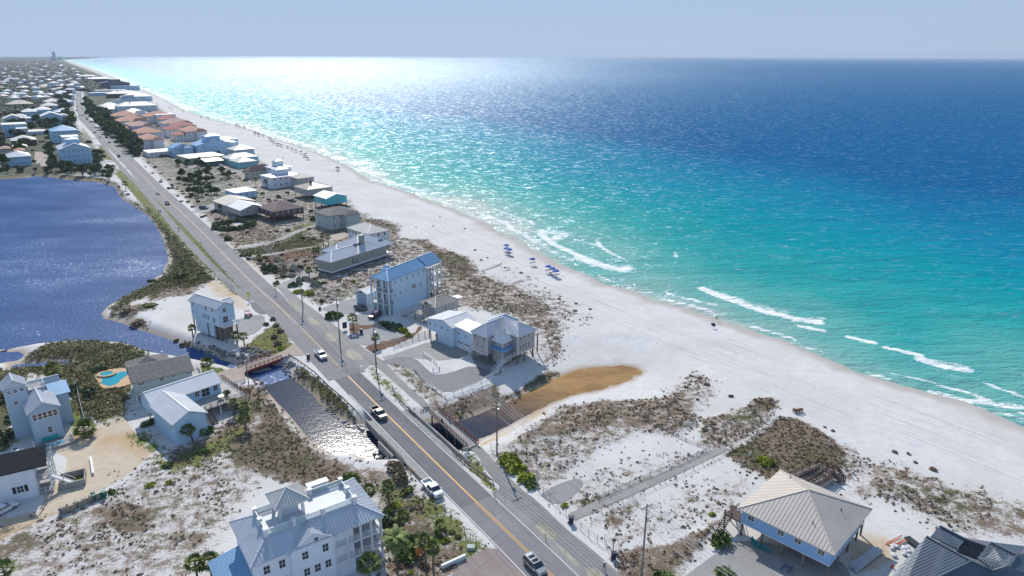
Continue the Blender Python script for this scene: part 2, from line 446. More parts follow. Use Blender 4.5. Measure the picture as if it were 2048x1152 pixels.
# dune vegetation, right of the road and along the beach
zone('scrub', [(625, 470), (690, 430), (770, 440), (800, 452), (800, 490), (760, 500)], .75, 3)
zone('scrub', [(800, 476), (850, 480), (890, 500), (935, 515), (960, 545), (925, 565), (890, 545), (860, 505)], .9, 3)
zone('scrub', [(890, 560), (960, 548), (1040, 575), (1100, 608), (1120, 640), (1125, 690), (1110, 720), (1075, 660), (1010, 630), (930, 615), (890, 585)], .68, 3)
zone('scrub', [(870, 500), (960, 545), (1060, 570), (1160, 610), (1130, 690), (1100, 735), (1060, 700), (1000, 620), (900, 590)], .42, 5)
zone('scrub', [(1000, 520), (1040, 545), (1120, 590), (1180, 635), (1170, 650), (1100, 600), (1030, 560)], .25, 4)
zone('scrub', [(1210, 790), (1320, 795), (1370, 770), (1390, 810), (1400, 850), (1350, 870), (1230, 860), (1120, 880), (1010, 895), (1060, 850), (1120, 805)], .78, 3)
zone('scrub', [(1330, 780), (1390, 742), (1425, 755), (1430, 790), (1395, 830), (1350, 830)], .5, 3)
zone('scrub', [(1395, 840), (1470, 820), (1545, 800), (1550, 830), (1490, 880), (1440, 905), (1400, 890)], .66, 2)
zone('scrub', [(1500, 800), (1545, 795), (1555, 815), (1535, 824), (1505, 815)], .95, 1.5)
zone('scrub', [(1560, 832), (1600, 838), (1670, 880), (1700, 915), (1690, 940), (1650, 960), (1600, 965), (1540, 960), (1470, 925), (1450, 908), (1500, 880), (1540, 850)], .99, 1.2)
zone('scrub', [(1620, 860), (1700, 890), (1740, 935), (1700, 960), (1650, 960)], .6, 3)
zone('scrub', [(1730, 925), (1800, 930), (1900, 970), (2048, 1010), (2300, 1080), (2300, 1160), (2048, 1090), (1900, 1060), (1800, 1010), (1700, 990)], .62, 4)
zone('scrub', [(960, 920), (1050, 870), (1200, 850), (1330, 850), (1200, 900), (1120, 960), (1090, 985), (1060, 960)], .55, 3)
zone('scrub', [(1100, 990), (1200, 940), (1320, 900), (1450, 900), (1300, 975), (1180, 1030), (1130, 1030)], .36, 4)
zone('scrub', [(1150, 1000), (1220, 985), (1330, 945), (1330, 960), (1200, 1020), (1160, 1035)], .8, 1.5)
zone('scrub', [(1180, 1045), (1330, 985), (1480, 940), (1530, 975), (1440, 1040), (1300, 1110), (1230, 1110)], .34, 4)
zone('scrub', [(1190, 1040), (1260, 1005), (1290, 1010), (1230, 1060)], .75, 2)
zone('scrub', [(1230, 1100), (1330, 1090), (1440, 1040), (1400, 1100), (1350, 1160), (1230, 1165)], .85, 2)
# left foreground lot
zone('scrub', [(-60, 1060), (100, 1030), (215, 980), (320, 905), (440, 890), (520, 850), (560, 900), (520, 960), (450, 1060), (380, 1170), (-60, 1170)], .5, 4)
zone('scrub', [(170, 1020), (250, 1000), (330, 1010), (320, 1060), (250, 1075), (190, 1060)], .85, 3)
zone('scrub', [(-40, 1090), (60, 1060), (110, 1080), (60, 1110), (-40, 1150)], .8, 3)
zone('scrub', [(330, 1040), (420, 1060), (430, 1090), (370, 1110)], .75, 3)
zone('scrub', [(440, 905), (520, 840), (560, 830), (640, 905), (700, 930), (740, 950), (730, 1000), (660, 990), (560, 960), (470, 935)], .99, 3)
zone('scrub', [(540, 790), (580, 850), (640, 910), (620, 930), (540, 880), (510, 830)], .97, 2)
zone('marsh', [(590, 735), (605, 735), (640, 762), (690, 806), (738, 858), (725, 862), (700, 850), (650, 815), (600, 765)], .97, .8)
zone('scrub', [(720, 930), (790, 950), (850, 1000), (900, 1060), (960, 1100), (900, 1160), (760, 1165), (770, 1040)], .8, 3)
zone('scrub', [(430, 770), (540, 770), (540, 800), (480, 900), (330, 940), (340, 900), (400, 880), (470, 830)], .9, 3)
zone('grass', [(300, 905), (350, 920), (480, 850), (500, 870), (400, 930), (320, 950)], .8, 2)
zone('grass', [(250, 870), (300, 860), (330, 900), (300, 910), (270, 885)], .7, 2)
# marsh between the lake and the tan roofed house
zone('marsh', [(-100, 742), (20, 735), (30, 722), (60, 700), (100, 685), (190, 675), (240, 685), (285, 695), (300, 715), (270, 740), (255, 800), (240, 830), (190, 840), (150, 820), (130, 760), (60, 745), (20, 800), (20, 900), (-100, 930)], 1, 2)
zone('marsh', [(240, 395), (262, 400), (300, 425), (345, 470), (400, 530), (430, 560), (380, 575), (330, 575), (300, 590), (260, 605), (210, 640), (240, 590), (290, 570), (330, 550), (345, 520), (330, 465), (290, 430), (240, 410)], .97, 3)
zone('marsh', [(0, 352), (60, 345), (200, 355), (235, 365), (250, 395), (215, 375), (120, 363), (40, 360), (-100, 370), (-100, 350)], .95, 3)
zone('scrub', [(420, 560), (380, 590), (300, 600), (280, 590), (330, 570)], .85, 3)
zone('scrub', [(232, 612), (300, 605), (315, 618), (280, 625), (250, 640), (232, 630)], .75, 2)
zone('scrub', [(260, 636), (290, 640), (298, 650), (265, 648)], .9, 1.5)
# yards
zone('grass', [(138, 800), (155, 795), (168, 845), (160, 855), (138, 852)], 1, 1)
zone('grass', [(170, 790), (250, 790), (250, 835), (200, 850), (175, 840)], .75, 3)
zone('scrub', [(160, 770), (250, 770), (255, 840), (180, 850)], .6, 3)
zone('grass', [(480, 700), (530, 660), (560, 640), (585, 690), (560, 715), (520, 712)], .95, 1.5)
zone('grass', [(400, 730), (450, 738), (470, 742), (420, 756), (400, 750)], .9, 1)
zone('grass', [(790, 990), (870, 990), (960, 1080), (985, 1100), (940, 1120), (880, 1060), (820, 1020)], .8, 2)
zone('grass', [(780, 985), (800, 985), (815, 1010), (800, 1015), (785, 1000)], 1, 1)
zone('grass', [(565, 477), (587, 455), (613, 447), (637, 450), (620, 460), (590, 475), (552, 487)], .8, 1)
zone('scrub', [(420, 470), (500, 440), (560, 440), (560, 480), (480, 492)], .75, 3)
zone('marsh', [(470, 500), (560, 487), (600, 470), (650, 480), (640, 492), (560, 506), (490, 512)], .8, 2)
zone('scrub', [(490, 515), (640, 495), (640, 530), (560, 560), (530, 545)], .75, 2)
zone('grass', [(262, 345), (300, 385), (350, 440), (400, 495), (440, 545), (452, 560), (440, 530), (400, 480), (350, 425), (310, 380), (275, 343)], .9, 1)
zone('grass', [(238, 345), (300, 408), (350, 475), (400, 530), (430, 560), (420, 560), (380, 530), (330, 465), (280, 405), (228, 345)], 1, 1)
zone('grass', [(245, 340), (300, 382), (358, 440), (440, 520), (505, 590), (470, 590), (400, 530), (330, 460), (262, 372), (228, 340)], .8, 2)
zone('grass', [(170, 232), (200, 262), (225, 285), (262, 318), (235, 305), (205, 275), (175, 245)], .95, 1.5)
zone('grass', [(196, 292), (206, 290), (236, 322), (225, 322), (206, 318)], .9, 1)
zone('grass', [(162, 250), (185, 275), (190, 290), (160, 285)], .6, 2)
zone('grass', [(143, 182), (147, 182), (146, 222), (142, 222)], .8, 1)
zone('grass', [(730, 735), (748, 732), (800, 785), (835, 830), (810, 820), (760, 775)], .55, 1)
zone('grass', [(940, 905), (955, 912), (968, 940), (1000, 985), (985, 985), (950, 950), (928, 930)], .8, .8)
zone('grass', [(692, 702), (708, 700), (728, 718), (710, 722), (694, 716)], .6, .6)
zone('grass', [(750, 735), (770, 725), (860, 815), (845, 818)], .25, 1)
zone('scrub', [(770, 722), (800, 725), (830, 745), (895, 800), (870, 820), (840, 790)], .6, 1.5)
zone('scrub', [(855, 812), (905, 800), (990, 765), (1010, 790), (960, 830), (917, 840)], .85, 1.5)
zone('scrub', [(620, 560), (700, 560), (740, 590), (640, 610), (610, 595)], .6, 2)
zone('scrub', [(1080, 740), (1120, 730), (1125, 752), (1090, 765), (1060, 780), (1000, 805), (990, 790), (1040, 770)], .97, 1)
zone('mulch', [(727, 694), (757, 686), (830, 666), (838, 650), (846, 657), (822, 677), (780, 695), (745, 706)], 1, .5)
zone('mulch', [(697, 645), (754, 645), (754, 655), (724, 667), (700, 668)], .9, .5)
zone('mulch', [(520, 510), (640, 497), (636, 510), (540, 528)], .8, 1)
# tan shell drive, bare tan sand
zone('dirt', [(-60, 1060), (0, 1039), (78, 1021), (91, 987), (130, 956), (135, 917), (104, 900), (133, 890), (138, 859), (193, 856), (229, 838), (250, 833), (260, 853), (281, 874), (294, 900),
              (307, 904), (260, 948), (213, 974), (140, 1018), (99, 1034), (0, 1082), (-60, 1110)], 1, .7)
zone('dirt', [(400, 560), (450, 560), (490, 590), (500, 620), (470, 620), (430, 590)], .7, 3)
zone('dirt', [(260, 853), (300, 860), (330, 850), (330, 880), (300, 895)], .5, 2)
zone('dirt', [(820, 1010), (850, 1030), (880, 1075), (850, 1060), (825, 1030)], .8, 1.5)
zone('dirt', [(1070, 798), (1100, 812), (1040, 843), (980, 880), (955, 885), (990, 862), (1040, 838)], .9, 1)
zone('dirt', [(1690, 1090), (1730, 1060), (1790, 1080), (1780, 1130), (1720, 1150)], .7, 2)
zone('dirt', [(410, 420), (420, 412), (460, 440), (540, 560), (520, 560), (450, 480)], .5, 1.5)
zone('dirt', [(1130, 700), (1190, 735), (1280, 730), (1310, 715), (1250, 775), (1180, 790), (1120, 760)], .32, 4)
zones['dirt'] = np.maximum(zones['dirt'], .0)
land = sd_sea > 20
zones['wood'] = np.where(far & (sd_sea > 60), .95, zones['wood'])

mdist = np.hypot(X - mouth[0], Y - mouth[1]); sd_w = sd_w + np.where(sd_w < 30, (fbm(X, Y, 5, 12) - .5) * np.interp(mdist, [8, 24], [4.0, .25]), 0); bankw = np.interp(mdist, [18, 70], [20.0, 2.8])
bankw = np.where((X < P(300, 640)[0]) & (Y < 330) & (Y > 170), 5.0, bankw)
zz = np.interp(sd_w / bankw, [-2, -.8, 0, .15, 1.0], [WZ - 2, WZ - .7, WZ - .02, WZ + .3, 0.0])
wob = fbm(X, Y, 6, 3) - .5
beach = np.interp(sd_sea + wob * 3, [-60, -12, 0, 8, 22, 34], [-6, -3.4, WZ - .02, -1.25, -.3, 0])
zz = np.minimum(zz, np.where(sd_w < 40, zz, 0)); zz = np.minimum(zz, beach)
dune = sstep(zones['scrub'], .3, .8) * sstep(sd_w, 4, 12) * sstep(sd_sea, 20, 40)
side = (X > np.interp(Y, [60, 110, 243, 700], [40, 0, -85, -395]) + 14)      # seaward of the road
dune = np.where(side & (Y < 300), dune, 0)
for pl_ in ([(1143, 1035), (1200, 1008), (1286, 972), (1350, 943), (1415, 911), (1452, 895), (1500, 868), (1552, 838)], [(1475, 1017), (1669, 1111), (1765, 1030), (1580, 948), (1475, 1017)], [(863, 700), (960, 720), (1075, 690)], [(738, 600), (880, 560)], [(640, 540), (800, 500)]):
    dune = dune * sstep(dist(X, Y, PL(pl_), False), 2.0, 9.0)
zz = zz + dune * (fbm(X, Y, 9, 5) * .9 - .1)
zz += np.where(sd_sea > 6, sstep(sd_sea, 6, 20) * (fbm(X, Y, 2.2, 8, 2) - .5) * .09, 0)
zz = np.where(far, np.minimum(zz, 0), zz)
wet = 1 - sstep(sd_sea + wob * 7, 1.5, 8.5)
wet = np.maximum(wet, (1 - sstep(sd_w, .3, 1.8)) * .8)
nearshore = 1 - sstep(sd_sea, 10, 60)
zones['wood'] = np.where(sd_sea < 35, 0, zones['wood']); zones['scrub'] = np.where(sd_sea < 16, 0, zones['scrub'])
at = dict(zones); at['wet'] = wet; at['track'] = sstep(sd_sea, 8, 16) * (1 - sstep(sd_sea, 30, 46))
at['stain'] = (1 - sstep(sd_w, -3, 2.5)) * 1.0

m, N, L, b = nt('ground')
v = pos(N)
n_big = noise(N, L, .05, 4, .6, v); n_mid = noise(N, L, .45, 5, .65, v); n_fine = noise(N, L, 2.4, 4, .7, v); n_vf = noise(N, L, 9.0, 2, .6, v)
sand = mix(N, L, mr(N, L, n_mid, .3, .7), (.55, .54, .53), (.69, .675, .655))
sand = mix(N, L, mr(N, L, n_big, .42, .7), sand, (.56, .53, .49))
# vehicle tracks and footprints on the beach: long soft streaks along the shore
vt = mp(N, L, v, (1, 1, 1), math.radians(-128)); st_ = noise(N, L, 1.0, 3, .6, mp(N, L, vt, (.035, 1.3, 1)))
sand = mix(N, L, mth(N, L, 'MULTIPLY', mr(N, L, st_, .56, .66), mth(N, L, 'MULTIPLY', attr(N, 'track'), .8)), sand, (.42, .41, .41))
sand = mix(N, L, mth(N, L, 'MULTIPLY', mr(N, L, n_fine, .6, .72), .35), sand, (.38, .36, .35))
speck = mr(N, L, n_vf, .62, .68)
def cover(col, name, c, nz, soft=.12, amt=.8):
    f = mth(N, L, 'ADD', attr(N, name), mth(N, L, 'MULTIPLY', mth(N, L, 'SUBTRACT', nz, .5), amt))
    return mix(N, L, mr(N, L, f, .5 - soft, .5 + soft), col, c)
dirtc = mix(N, L, mr(N, L, n_mid, .35, .65), (.50, .41, .30), (.60, .51, .40))
dirtc = mix(N, L, mr(N, L, n_big, .5, .62), dirtc, (.50, .36, .22))
mixn = mth(N, L, 'ADD', mth(N, L, 'MULTIPLY', n_mid, .55), mth(N, L, 'MULTIPLY', n_fine, .45))
mixm = mr(N, L, mixn, .38, .62)
scr = ramp(N, L, mr(N, L, n_fine, .3, .72), [(0, (.07, .05, .035)), (.35, (.145, .105, .073)), (.6, (.21, .158, .115)), (.85, (.29, .235, .18)), (1, (.43, .39, .34))])
scr = mix(N, L, mr(N, L, n_big, .5, .62), scr, mix(N, L, mr(N, L, n_fine, .35, .65), (.05, .055, .025), (.13, .12, .06)))
mar = ramp(N, L, mr(N, L, n_fine, .3, .7), [(0, (.04, .045, .022)), (.5, (.09, .09, .04)), (1, (.18, .15, .085))])
mar = mix(N, L, mr(N, L, n_mid, .5, .68), mar, (.11, .085, .055))
gra = mix(N, L, mixm, (.09, .10, .028), (.22, .21, .075))
gra = mix(N, L, mth(N, L, 'MULTIPLY', mr(N, L, n_big, .45, .6), .5), gra, (.10, .16, .03))
woo = ramp(N, L, mr(N, L, n_mid, .3, .7), [(0, (.035, .05, .03)), (.5, (.065, .08, .045)), (.8, (.13, .13, .08)), (1, (.36, .33, .28))])
mul = mix(N, L, mixm, (.10, .055, .035), (.22, .13, .085))
c = sand
c = cover(c, 'dirt', dirtc, mixm, .2, .5)
c = cover(c, 'scrub', scr, mixm, .22, .9)
c = cover(c, 'mulch', mul, mixm, .1, .4)
c = cover(c, 'grass', gra, mixm, .12, .8)
c = cover(c, 'marsh', mar, mixm, .1, .6)
c = cover(c, 'wood', woo, mixm, .12, .6)
c = mix(N, L, attr(N, 'wet'), c, (.44, .40, .365))
c = mix(N, L, attr(N, 'stain'), c, (.34, .20, .07))
L.new(c, b.inputs['Base Color']); b.inputs['Roughness'].default_value = .9; b.inputs['Specular IOR Level'].default_value = .2
bump(N, L, b, mixn, .35, .35)
M['ground'] = m
ter = link('ground', fast_mesh('ground', np.stack([X, Y, zz], 1), F, [m], at, smooth=True)); tag(ter, None, None, kind='structure')

for _ in (): pass
def zval(kind, x, y):
    """cover at points, for planting"""
    r = np.zeros(x.shape)
    for k, poly, v_, soft in ZP:
        if k == kind:
            d = sdist(x, y, poly, 40); r = np.maximum(r, (1 - sstep(d, -soft, soft)) * abs(v_))
    return r

# ---- sea: one sheet to the horizon
SX, SY, SF = polar(95, 42000, .0075, -62, 58, .16)
sdS = sdist(SX, SY, SEA, 900); depth = -sdS
dist_r = np.hypot(SX, SY)
foam = np.zeros(SX.shape)
def foamline(pts, w, v_=1.0):
    global foam
    pl = PL(pts, WZ); lo = pl.min(0) - 30; hi = pl.max(0) + 30
    k = (SX > lo[0]) & (SX < hi[0]) & (SY > lo[1]) & (SY < hi[1])
    d = dist(SX[k], SY[k], pl, False); foam[k] = np.maximum(foam[k], (1 - sstep(d, w * .15, w)) * v_)
foamline([(1405, 577), (1450, 596), (1520, 620), (1580, 635), (1635, 645)], 4.2)
foamline([(1440, 592), (1500, 608), (1560, 622)], 7, .62)
foamline([(1590, 640), (1625, 640), (1640, 636)], 4, .75)
foamline([(1600, 652), (1645, 661)], 2.6, .95)
foamline([(1697, 674), (1746, 685)], 2.8, 1)
foamline([(1772, 695), (1838, 709)], 2.8, 1)
foamline([(1842, 718), (1880, 731), (1930, 739)], 4.2, .95)
foamline([(1870, 722), (1920, 732)], 5, .65)
foamline([(1570, 684), (1600, 690), (1645, 703)], 1.7, .7); foamline([(1740, 748), (1775, 757)], 2.2, .8)
foamline([(1480, 650), (1540, 664)], 2.0, .6); foamline([(1860, 785), (1930, 800), (2048, 815), (2100, 830)], 3.5, .8)
foamline([(1900, 800), (1990, 822), (2060, 840)], 4, .6)
foamline([(1160, 515), (1200, 530), (1245, 540), (1252, 535)], 8, .8); foamline([(1080, 468), (1110, 490), (1160, 512), (1230, 538)], 4, .95)
foamline([(1085, 462), (1130, 468), (1110, 478)], 9, .75); foamline([(1150, 478), (1195, 492)], 2.5, .8)
foamline([(1245, 520), (1300, 530), (1350, 532)], 2.2, .7); foamline([(1155, 455), (1185, 463), (1222, 475)], 2.2, .7)
foamline([(1290, 585), (1330, 592)], 3, .6); foamline([(1165, 545), (1210, 562)], 2, .7); foamline([(1250, 572), (1310, 590)], 1.6, .5)
foamline([(940, 430), (1000, 450), (1070, 480), (1110, 505), (1140, 520)], 5, .62); foamline([(960, 425), (1040, 455), (1090, 472)], 5, .6)
foamline([(700, 322), (760, 355), (840, 385), (930, 420), (1000, 448)], 7, .62); foamline([(540, 268), (620, 290), (700, 325), (760, 345)], 9, .62)
foamline([(380, 215), (440, 235), (540, 268)], 12, .6); foamline([(850, 378), (900, 400), (960, 415)], 6, .6)
foamline([(190, 134), (260, 165), (330, 195), (390, 220)], 16, .6)
foam = np.maximum(foam, np.where(dist_r < 2500, (1 - sstep(np.abs(depth - 1.0), .3, 1.6)) * .5, 0))
wb = (fbm(SX, SY, 70, 41) - .5) * 26; pn = fbm(SX, SY, 34, 43, 4); okb = (dist_r < 2200) & (depth > .5)
for c0_, w_, a_, th_ in ((5, 1.3, .95, .46), (13, 1.7, .85, .53), (26, 2.0, .8, .56), (46, 1.6, .7, .60)):
    sc_ = np.clip(dist_r / 260, 1, 4); bd = 1 - sstep(np.abs(depth - c0_ * np.clip(sc_, 1, 1.6) - wb * min(1, c0_ / 20)), w_ * .3 * sc_, w_ * sc_)
    foam = np.maximum(foam, np.where(okb, bd * a_ * sstep(pn, th_, th_ + .08), 0))
lace = (1 - sstep(depth, 4, 16)) * .46 * sstep(fbm(SX, SY, 50, 47), .42, .6); foam = np.maximum(foam, np.where(okb, lace, 0))
swell = np.zeros(SX.shape)
swell = np.where(foam > .85, .35, 0.0) * sstep(depth, 3, 10) * 0
m, N, L, b = nt('sea water')
v = pos(N); d = attr(N, 'depth')
warp = noise(N, L, .011, 4, .6, mp(N, L, v, (1, .45, 1), math.radians(-42)))
streak = noise(N, L, .05, 4, .65, mp(N, L, v, (.22, 1, 1), math.radians(-12)))
dd = mth(N, L, 'ADD', d, mth(N, L, 'MULTIPLY', mth(N, L, 'SUBTRACT', warp, .5), .34))
dd = mth(N, L, 'ADD', dd, mth(N, L, 'MULTIPLY', mth(N, L, 'SUBTRACT', streak, .5), .07))
col = ramp(N, L, dd, [(0.0, (.40, .47, .42)), (.03, (.22, .42, .38)), (.10, (.11, .385, .35)), (.18, (.03, .33, .32)), (.33, (.0, .27, .32)), (.52, (.0, .225, .33)), (.80, (.0, .15, .30)), (1.0, (.0, .105, .26))])
fn = noise(N, L, .55, 5, .75, mp(N, L, v, (.55, 1.3, 1), math.radians(-30))); fn2 = noise(N, L, 2.2, 3, .7, v)
fsum = mth(N, L, 'ADD', mth(N, L, 'MULTIPLY', fn, .7), mth(N, L, 'MULTIPLY', fn2, .3))
ff = mr(N, L, mth(N, L, 'ADD', attr(N, 'foam'), mth(N, L, 'MULTIPLY', mth(N, L, 'SUBTRACT', fsum, .5), 2.6)), .56, .8)
caps = mr(N, L, noise(N, L, .09, 5, .8, mp(N, L, v, (.35, 1.5, 1), math.radians(-10))), .735, .76)
ff = mth(N, L, 'MAXIMUM', ff, mth(N, L, 'MULTIPLY', caps, .6))
L.new(mix(N, L, ff, col, (.78, .80, .80)), b.inputs['Base Color'])
fr_ = attr(N, 'farr')
L.new(mth(N, L, 'MAXIMUM', mth(N, L, 'ADD', mth(N, L, 'MULTIPLY', fr_, .28), .32), mth(N, L, 'MULTIPLY', ff, .8)), b.inputs['Roughness']); b.inputs['IOR'].default_value = 1.35
w1 = noise(N, L, .10, 3, .6, mp(N, L, v, (.4, 1, 1), math.radians(-25))); w2 = noise(N, L, .55, 4, .7, mp(N, L, v, (.5, 1, 1), math.radians(-12)))
w3 = noise(N, L, .03, 7, .74, mp(N, L, v, (.38, 1, 1), math.radians(-18)))
hh = mth(N, L, 'ADD', mth(N, L, 'MULTIPLY', w1, 2.2), mth(N, L, 'MULTIPLY', w2, .75))
hh = mth(N, L, 'ADD', hh, mth(N, L, 'MULTIPLY', w3, 9.0))
bp = N.new('ShaderNodeBump'); bp.inputs['Strength'].default_value = .6; bp.inputs['Distance'].default_value = 1.0; L.new(hh, bp.inputs['Height'])
L.new(bp.outputs[0], b.inputs['Normal']); b.inputs['Specular IOR Level'].default_value = 0.0; b.inputs['Roughness'].default_value = 1.0
for l_ in list(b.inputs['Roughness'].links): rsrc = l_.from_socket; N.id_data.links.remove(l_)
gb = N.new('ShaderNodeBsdfGlossy'); gb.inputs['Color'].default_value = (.82, .94, 1, 1); gb.distribution = 'BECKMANN'; L.new(rsrc, gb.inputs['Roughness']); L.new(bp.outputs[0], gb.inputs['Normal'])
lw_ = N.new('ShaderNodeLayerWeight'); lw_.inputs[0].default_value = .5; mx = N.new('ShaderNodeMixShader'); spk = mr(N, L, mth(N, L, 'ADD', noise(N, L, .34, 7, .84, mp(N, L, v, (.45, 1, 1), math.radians(-16))), mth(N, L, 'MULTIPLY', mr(N, L, fr_, .6, 1.0), .026)), .552, .63)
L.new(mth(N, L, 'MULTIPLY', mr(N, L, lw_.outputs['Facing'], .5, 1.0, .35, 1.0), mth(N, L, 'ADD', .035, mth(N, L, 'MULTIPLY', spk, .75))), mx.inputs[0])
L.new(b.outputs[0], mx.inputs[1]); L.new(gb.outputs[0], mx.inputs[2]); L.new(mx.outputs[0], [n for n in N if n.type == 'OUTPUT_MATERIAL'][0].inputs[0])
seaZ = np.full(SX.shape, WZ); 
keep = depth > -6
fk = keep[SF].any(1)
sea = link('sea', fast_mesh('sea', np.stack([SX, SY, seaZ], 1), SF[fk], [m], {'depth': np.clip(depth / 330, 0, 1.2), 'foam': foam, 'farr': np.clip(np.log(dist_r / 120) / 3.2, 0, 1)}, smooth=True))
tag(sea, None, None, kind='structure')

def water(name, poly, mt, grow=3.0):
    bm = bmesh.new(); c0 = poly.mean(0); vs = [bm.verts.new((p[0], p[1], WZ)) for p in poly]
    bm.faces.new(vs); bmesh.ops.triangulate(bm, faces=bm.faces[:]); me = bpy.data.meshes.new(name); bm.to_mesh(me); bm.free(); me.materials.append(mt)
    me.update(); o = link(name, me)
    if me.polygons[0].normal.z < 0: me.flip_normals()
    return tag(o, None, None, kind='structure')
def outset(poly, g):
    n = len(poly); out = []
    area = 0.5 * sum(poly[i][0] * poly[(i + 1) % n][1] - poly[(i + 1) % n][0] * poly[i][1] for i in range(n)); s_ = 1 if area > 0 else -1
    for i in range(n):
        a, b_2, c_ = poly[i - 1], poly[i], poly[(i + 1) % n]
        t = (b_2 - a) / (np.linalg.norm(b_2 - a) + 1e-9) + (c_ - b_2) / (np.linalg.norm(c_ - b_2) + 1e-9); t /= (np.linalg.norm(t) + 1e-9)
        out.append(b_2 + np.array([t[1], -t[0]]) * s_ * g)
    return np.array(out)
def water_mat(name, stops, sc, rough, bs, shallow=None, spk=0):
    m, N, L, b = nt(name); v = pos(N)
    nz = noise(N, L, .025, 5, .65, mp(N, L, v, (.5, 1, 1))); cc = mix(N, L, mr(N, L, nz, .35, .65), stops[0], stops[1])
    if shallow is not None:
        ctr, r_, col_ = shallow
        vd = N.new('ShaderNodeVectorMath'); vd.operation = 'DISTANCE'; L.new(v, vd.inputs[0]); vd.inputs[1].default_value = (*ctr, WZ)
        n2 = noise(N, L, .22, 3, .6, v)
        dd = mth(N, L, 'ADD', vd.outputs['Value'], mth(N, L, 'MULTIPLY', mth(N, L, 'SUBTRACT', n2, .5), 14))
        cc = mix(N, L, mr(N, L, dd, r_[0], r_[1], smooth=True), mix(N, L, mr(N, L, noise(N, L, .3, 5, .7, mp(N, L, v, (.35, 1, 1), math.radians(-40))), .4, .62), col_, (.28, .15, .05)), cc)
    L.new(cc, b.inputs['Base Color']); b.inputs['Roughness'].default_value = rough; b.inputs['IOR'].default_value = 1.33
    w1 = noise(N, L, sc, 3, .65, mp(N, L, v, (.6, 1, 1), math.radians(20))); w2 = noise(N, L, sc * 4, 3, .7, v)
    bump(N, L, b, mth(N, L, 'ADD', mth(N, L, 'MULTIPLY', w1, 1.0), mth(N, L, 'MULTIPLY', w2, .4)), bs, 1.0)
    if spk:
        b.inputs['Specular IOR Level'].default_value = 0; gb = N.new('ShaderNodeBsdfGlossy'); gb.distribution = 'BECKMANN'; gb.inputs['Roughness'].default_value = .42; L.new(b.inputs['Normal'].links[0].from_socket, gb.inputs['Normal'])
        mx = N.new('ShaderNodeMixShader'); L.new(mth(N, L, 'ADD', .025, mth(N, L, 'MULTIPLY', mr(N, L, mth(N, L, 'ADD', noise(N, L, 1.1, 5, .85, mp(N, L, v, (.6, 1, 1), math.radians(-20))), mth(N, L, 'MULTIPLY', mth(N, L, 'SUBTRACT', nz, .5), .5)), .60, .67), spk)), mx.inputs[0])
        L.new(b.outputs[0], mx.inputs[1]); L.new(gb.outputs[0], mx.inputs[2]); L.new(mx.outputs[0], [n for n in N if n.type == 'OUTPUT_MATERIAL'][0].inputs[0])
    return m
M['lake'] = water_mat('lake water', ((.03, .08, .21), (.06, .13, .29)), 1.5, .16, .3, None, .38)
M['creek'] = water_mat('creek water', ((.018, .024, .045), (.03, .038, .062)), .9, .12, .068, (mouth - np.array([13, -1]), (12, 50), (.42, .245, .08)))
lk = water('lake', outset(LAKE, 2.0), M['lake'])
for nm, pl_ in (('marsh_pool', marsh_w1), ('marsh_pool', marsh_w2)): water(nm, outset(pl_, 1.2), M['lake'])
water('creek', outset(CREEK, 1.5), M['creek']).location.z = -.012

# ---- sky side: distant shore trees handled by the ground; roads, paths and drives as sheets above the land
def asphalt(name, a, b_, bumps=.1, cracks=True, scale=1.0):
    m, N, L, b = nt(name); v = pos(N)
    n1 = noise(N, L, .12 * scale, 4, .6, v); n2 = noise(N, L, 3.0, 3, .7, v)
    vt = mp(N, L, v, (1, 1, 1), math.radians(-33)); s1 = noise(N, L, 1, 3, .6, mp(N, L, vt, (.9, .03, 1)))
    f = mth(N, L, 'ADD', mth(N, L, 'MULTIPLY', n1, .45), mth(N, L, 'MULTIPLY', s1, .35)); f = mth(N, L, 'ADD', f, mth(N, L, 'MULTIPLY', n2, .2)); cc = mix(N, L, mr(N, L, f, .36, .64), a, b_)
    vo = N.new('ShaderNodeTexVoronoi'); vo.feature = 'DISTANCE_TO_EDGE'; vo.inputs['Scale'].default_value = .16; L.new(mp(N, L, v, (1, 1, 0)), vo.inputs['Vector'])
    n4 = noise(N, L, .07, 2, .5, v); cc = mix(N, L, mth(N, L, 'MULTIPLY', mr(N, L, vo.outputs['Distance'], .008, .02, 1, 0), mr(N, L, n4, .45, .6, 0, .45)), cc, tuple(k * .5 for k in a))
    cc = mix(N, L, mr(N, L, noise(N, L, .3, 5, .7, v), .62, .72, 0, .35), cc, (.42, .40, .36))
    L.new(cc, b.inputs['Base Color']); b.inputs['Roughness'].default_value = .8; b.inputs['Specular IOR Level'].default_value = .3
    bump(N, L, b, n2, bumps, .03); return m
M['road'] = asphalt('road asphalt', (.17, .165, .175), (.245, .238, .245))
M['road2'] = asphalt('newer dark asphalt', (.12, .122, .133), (.172, .174, .184))
M['apron'] = asphalt('worn asphalt', (.20, .195, .195), (.29, .28, .27))
M['path'] = asphalt('path asphalt', (.17, .168, .174), (.235, .232, .235))
M['gravel'] = asphalt('gravel', (.22, .222, .232), (.31, .31, .318))
M['slab'] = asphalt('concrete slab', (.25, .24, .23), (.34, .33, .31))
M['paver'] = asphalt('tan pavers', (.30, .24, .20), (.42, .35, .30))
M['brickpave'] = asphalt('red grey brick paving', (.22, .175, .165), (.32, .265, .25))
M['yellow'] = mat('yellow road paint', (.62, .30, .035), .6, var=.1)
M['yellow2'] = mat('worn yellow road paint', (.42, .26, .13), .6, var=.15)
M['paint'] = mat('white road paint', (.62, .62, .64), .6, var=.08)
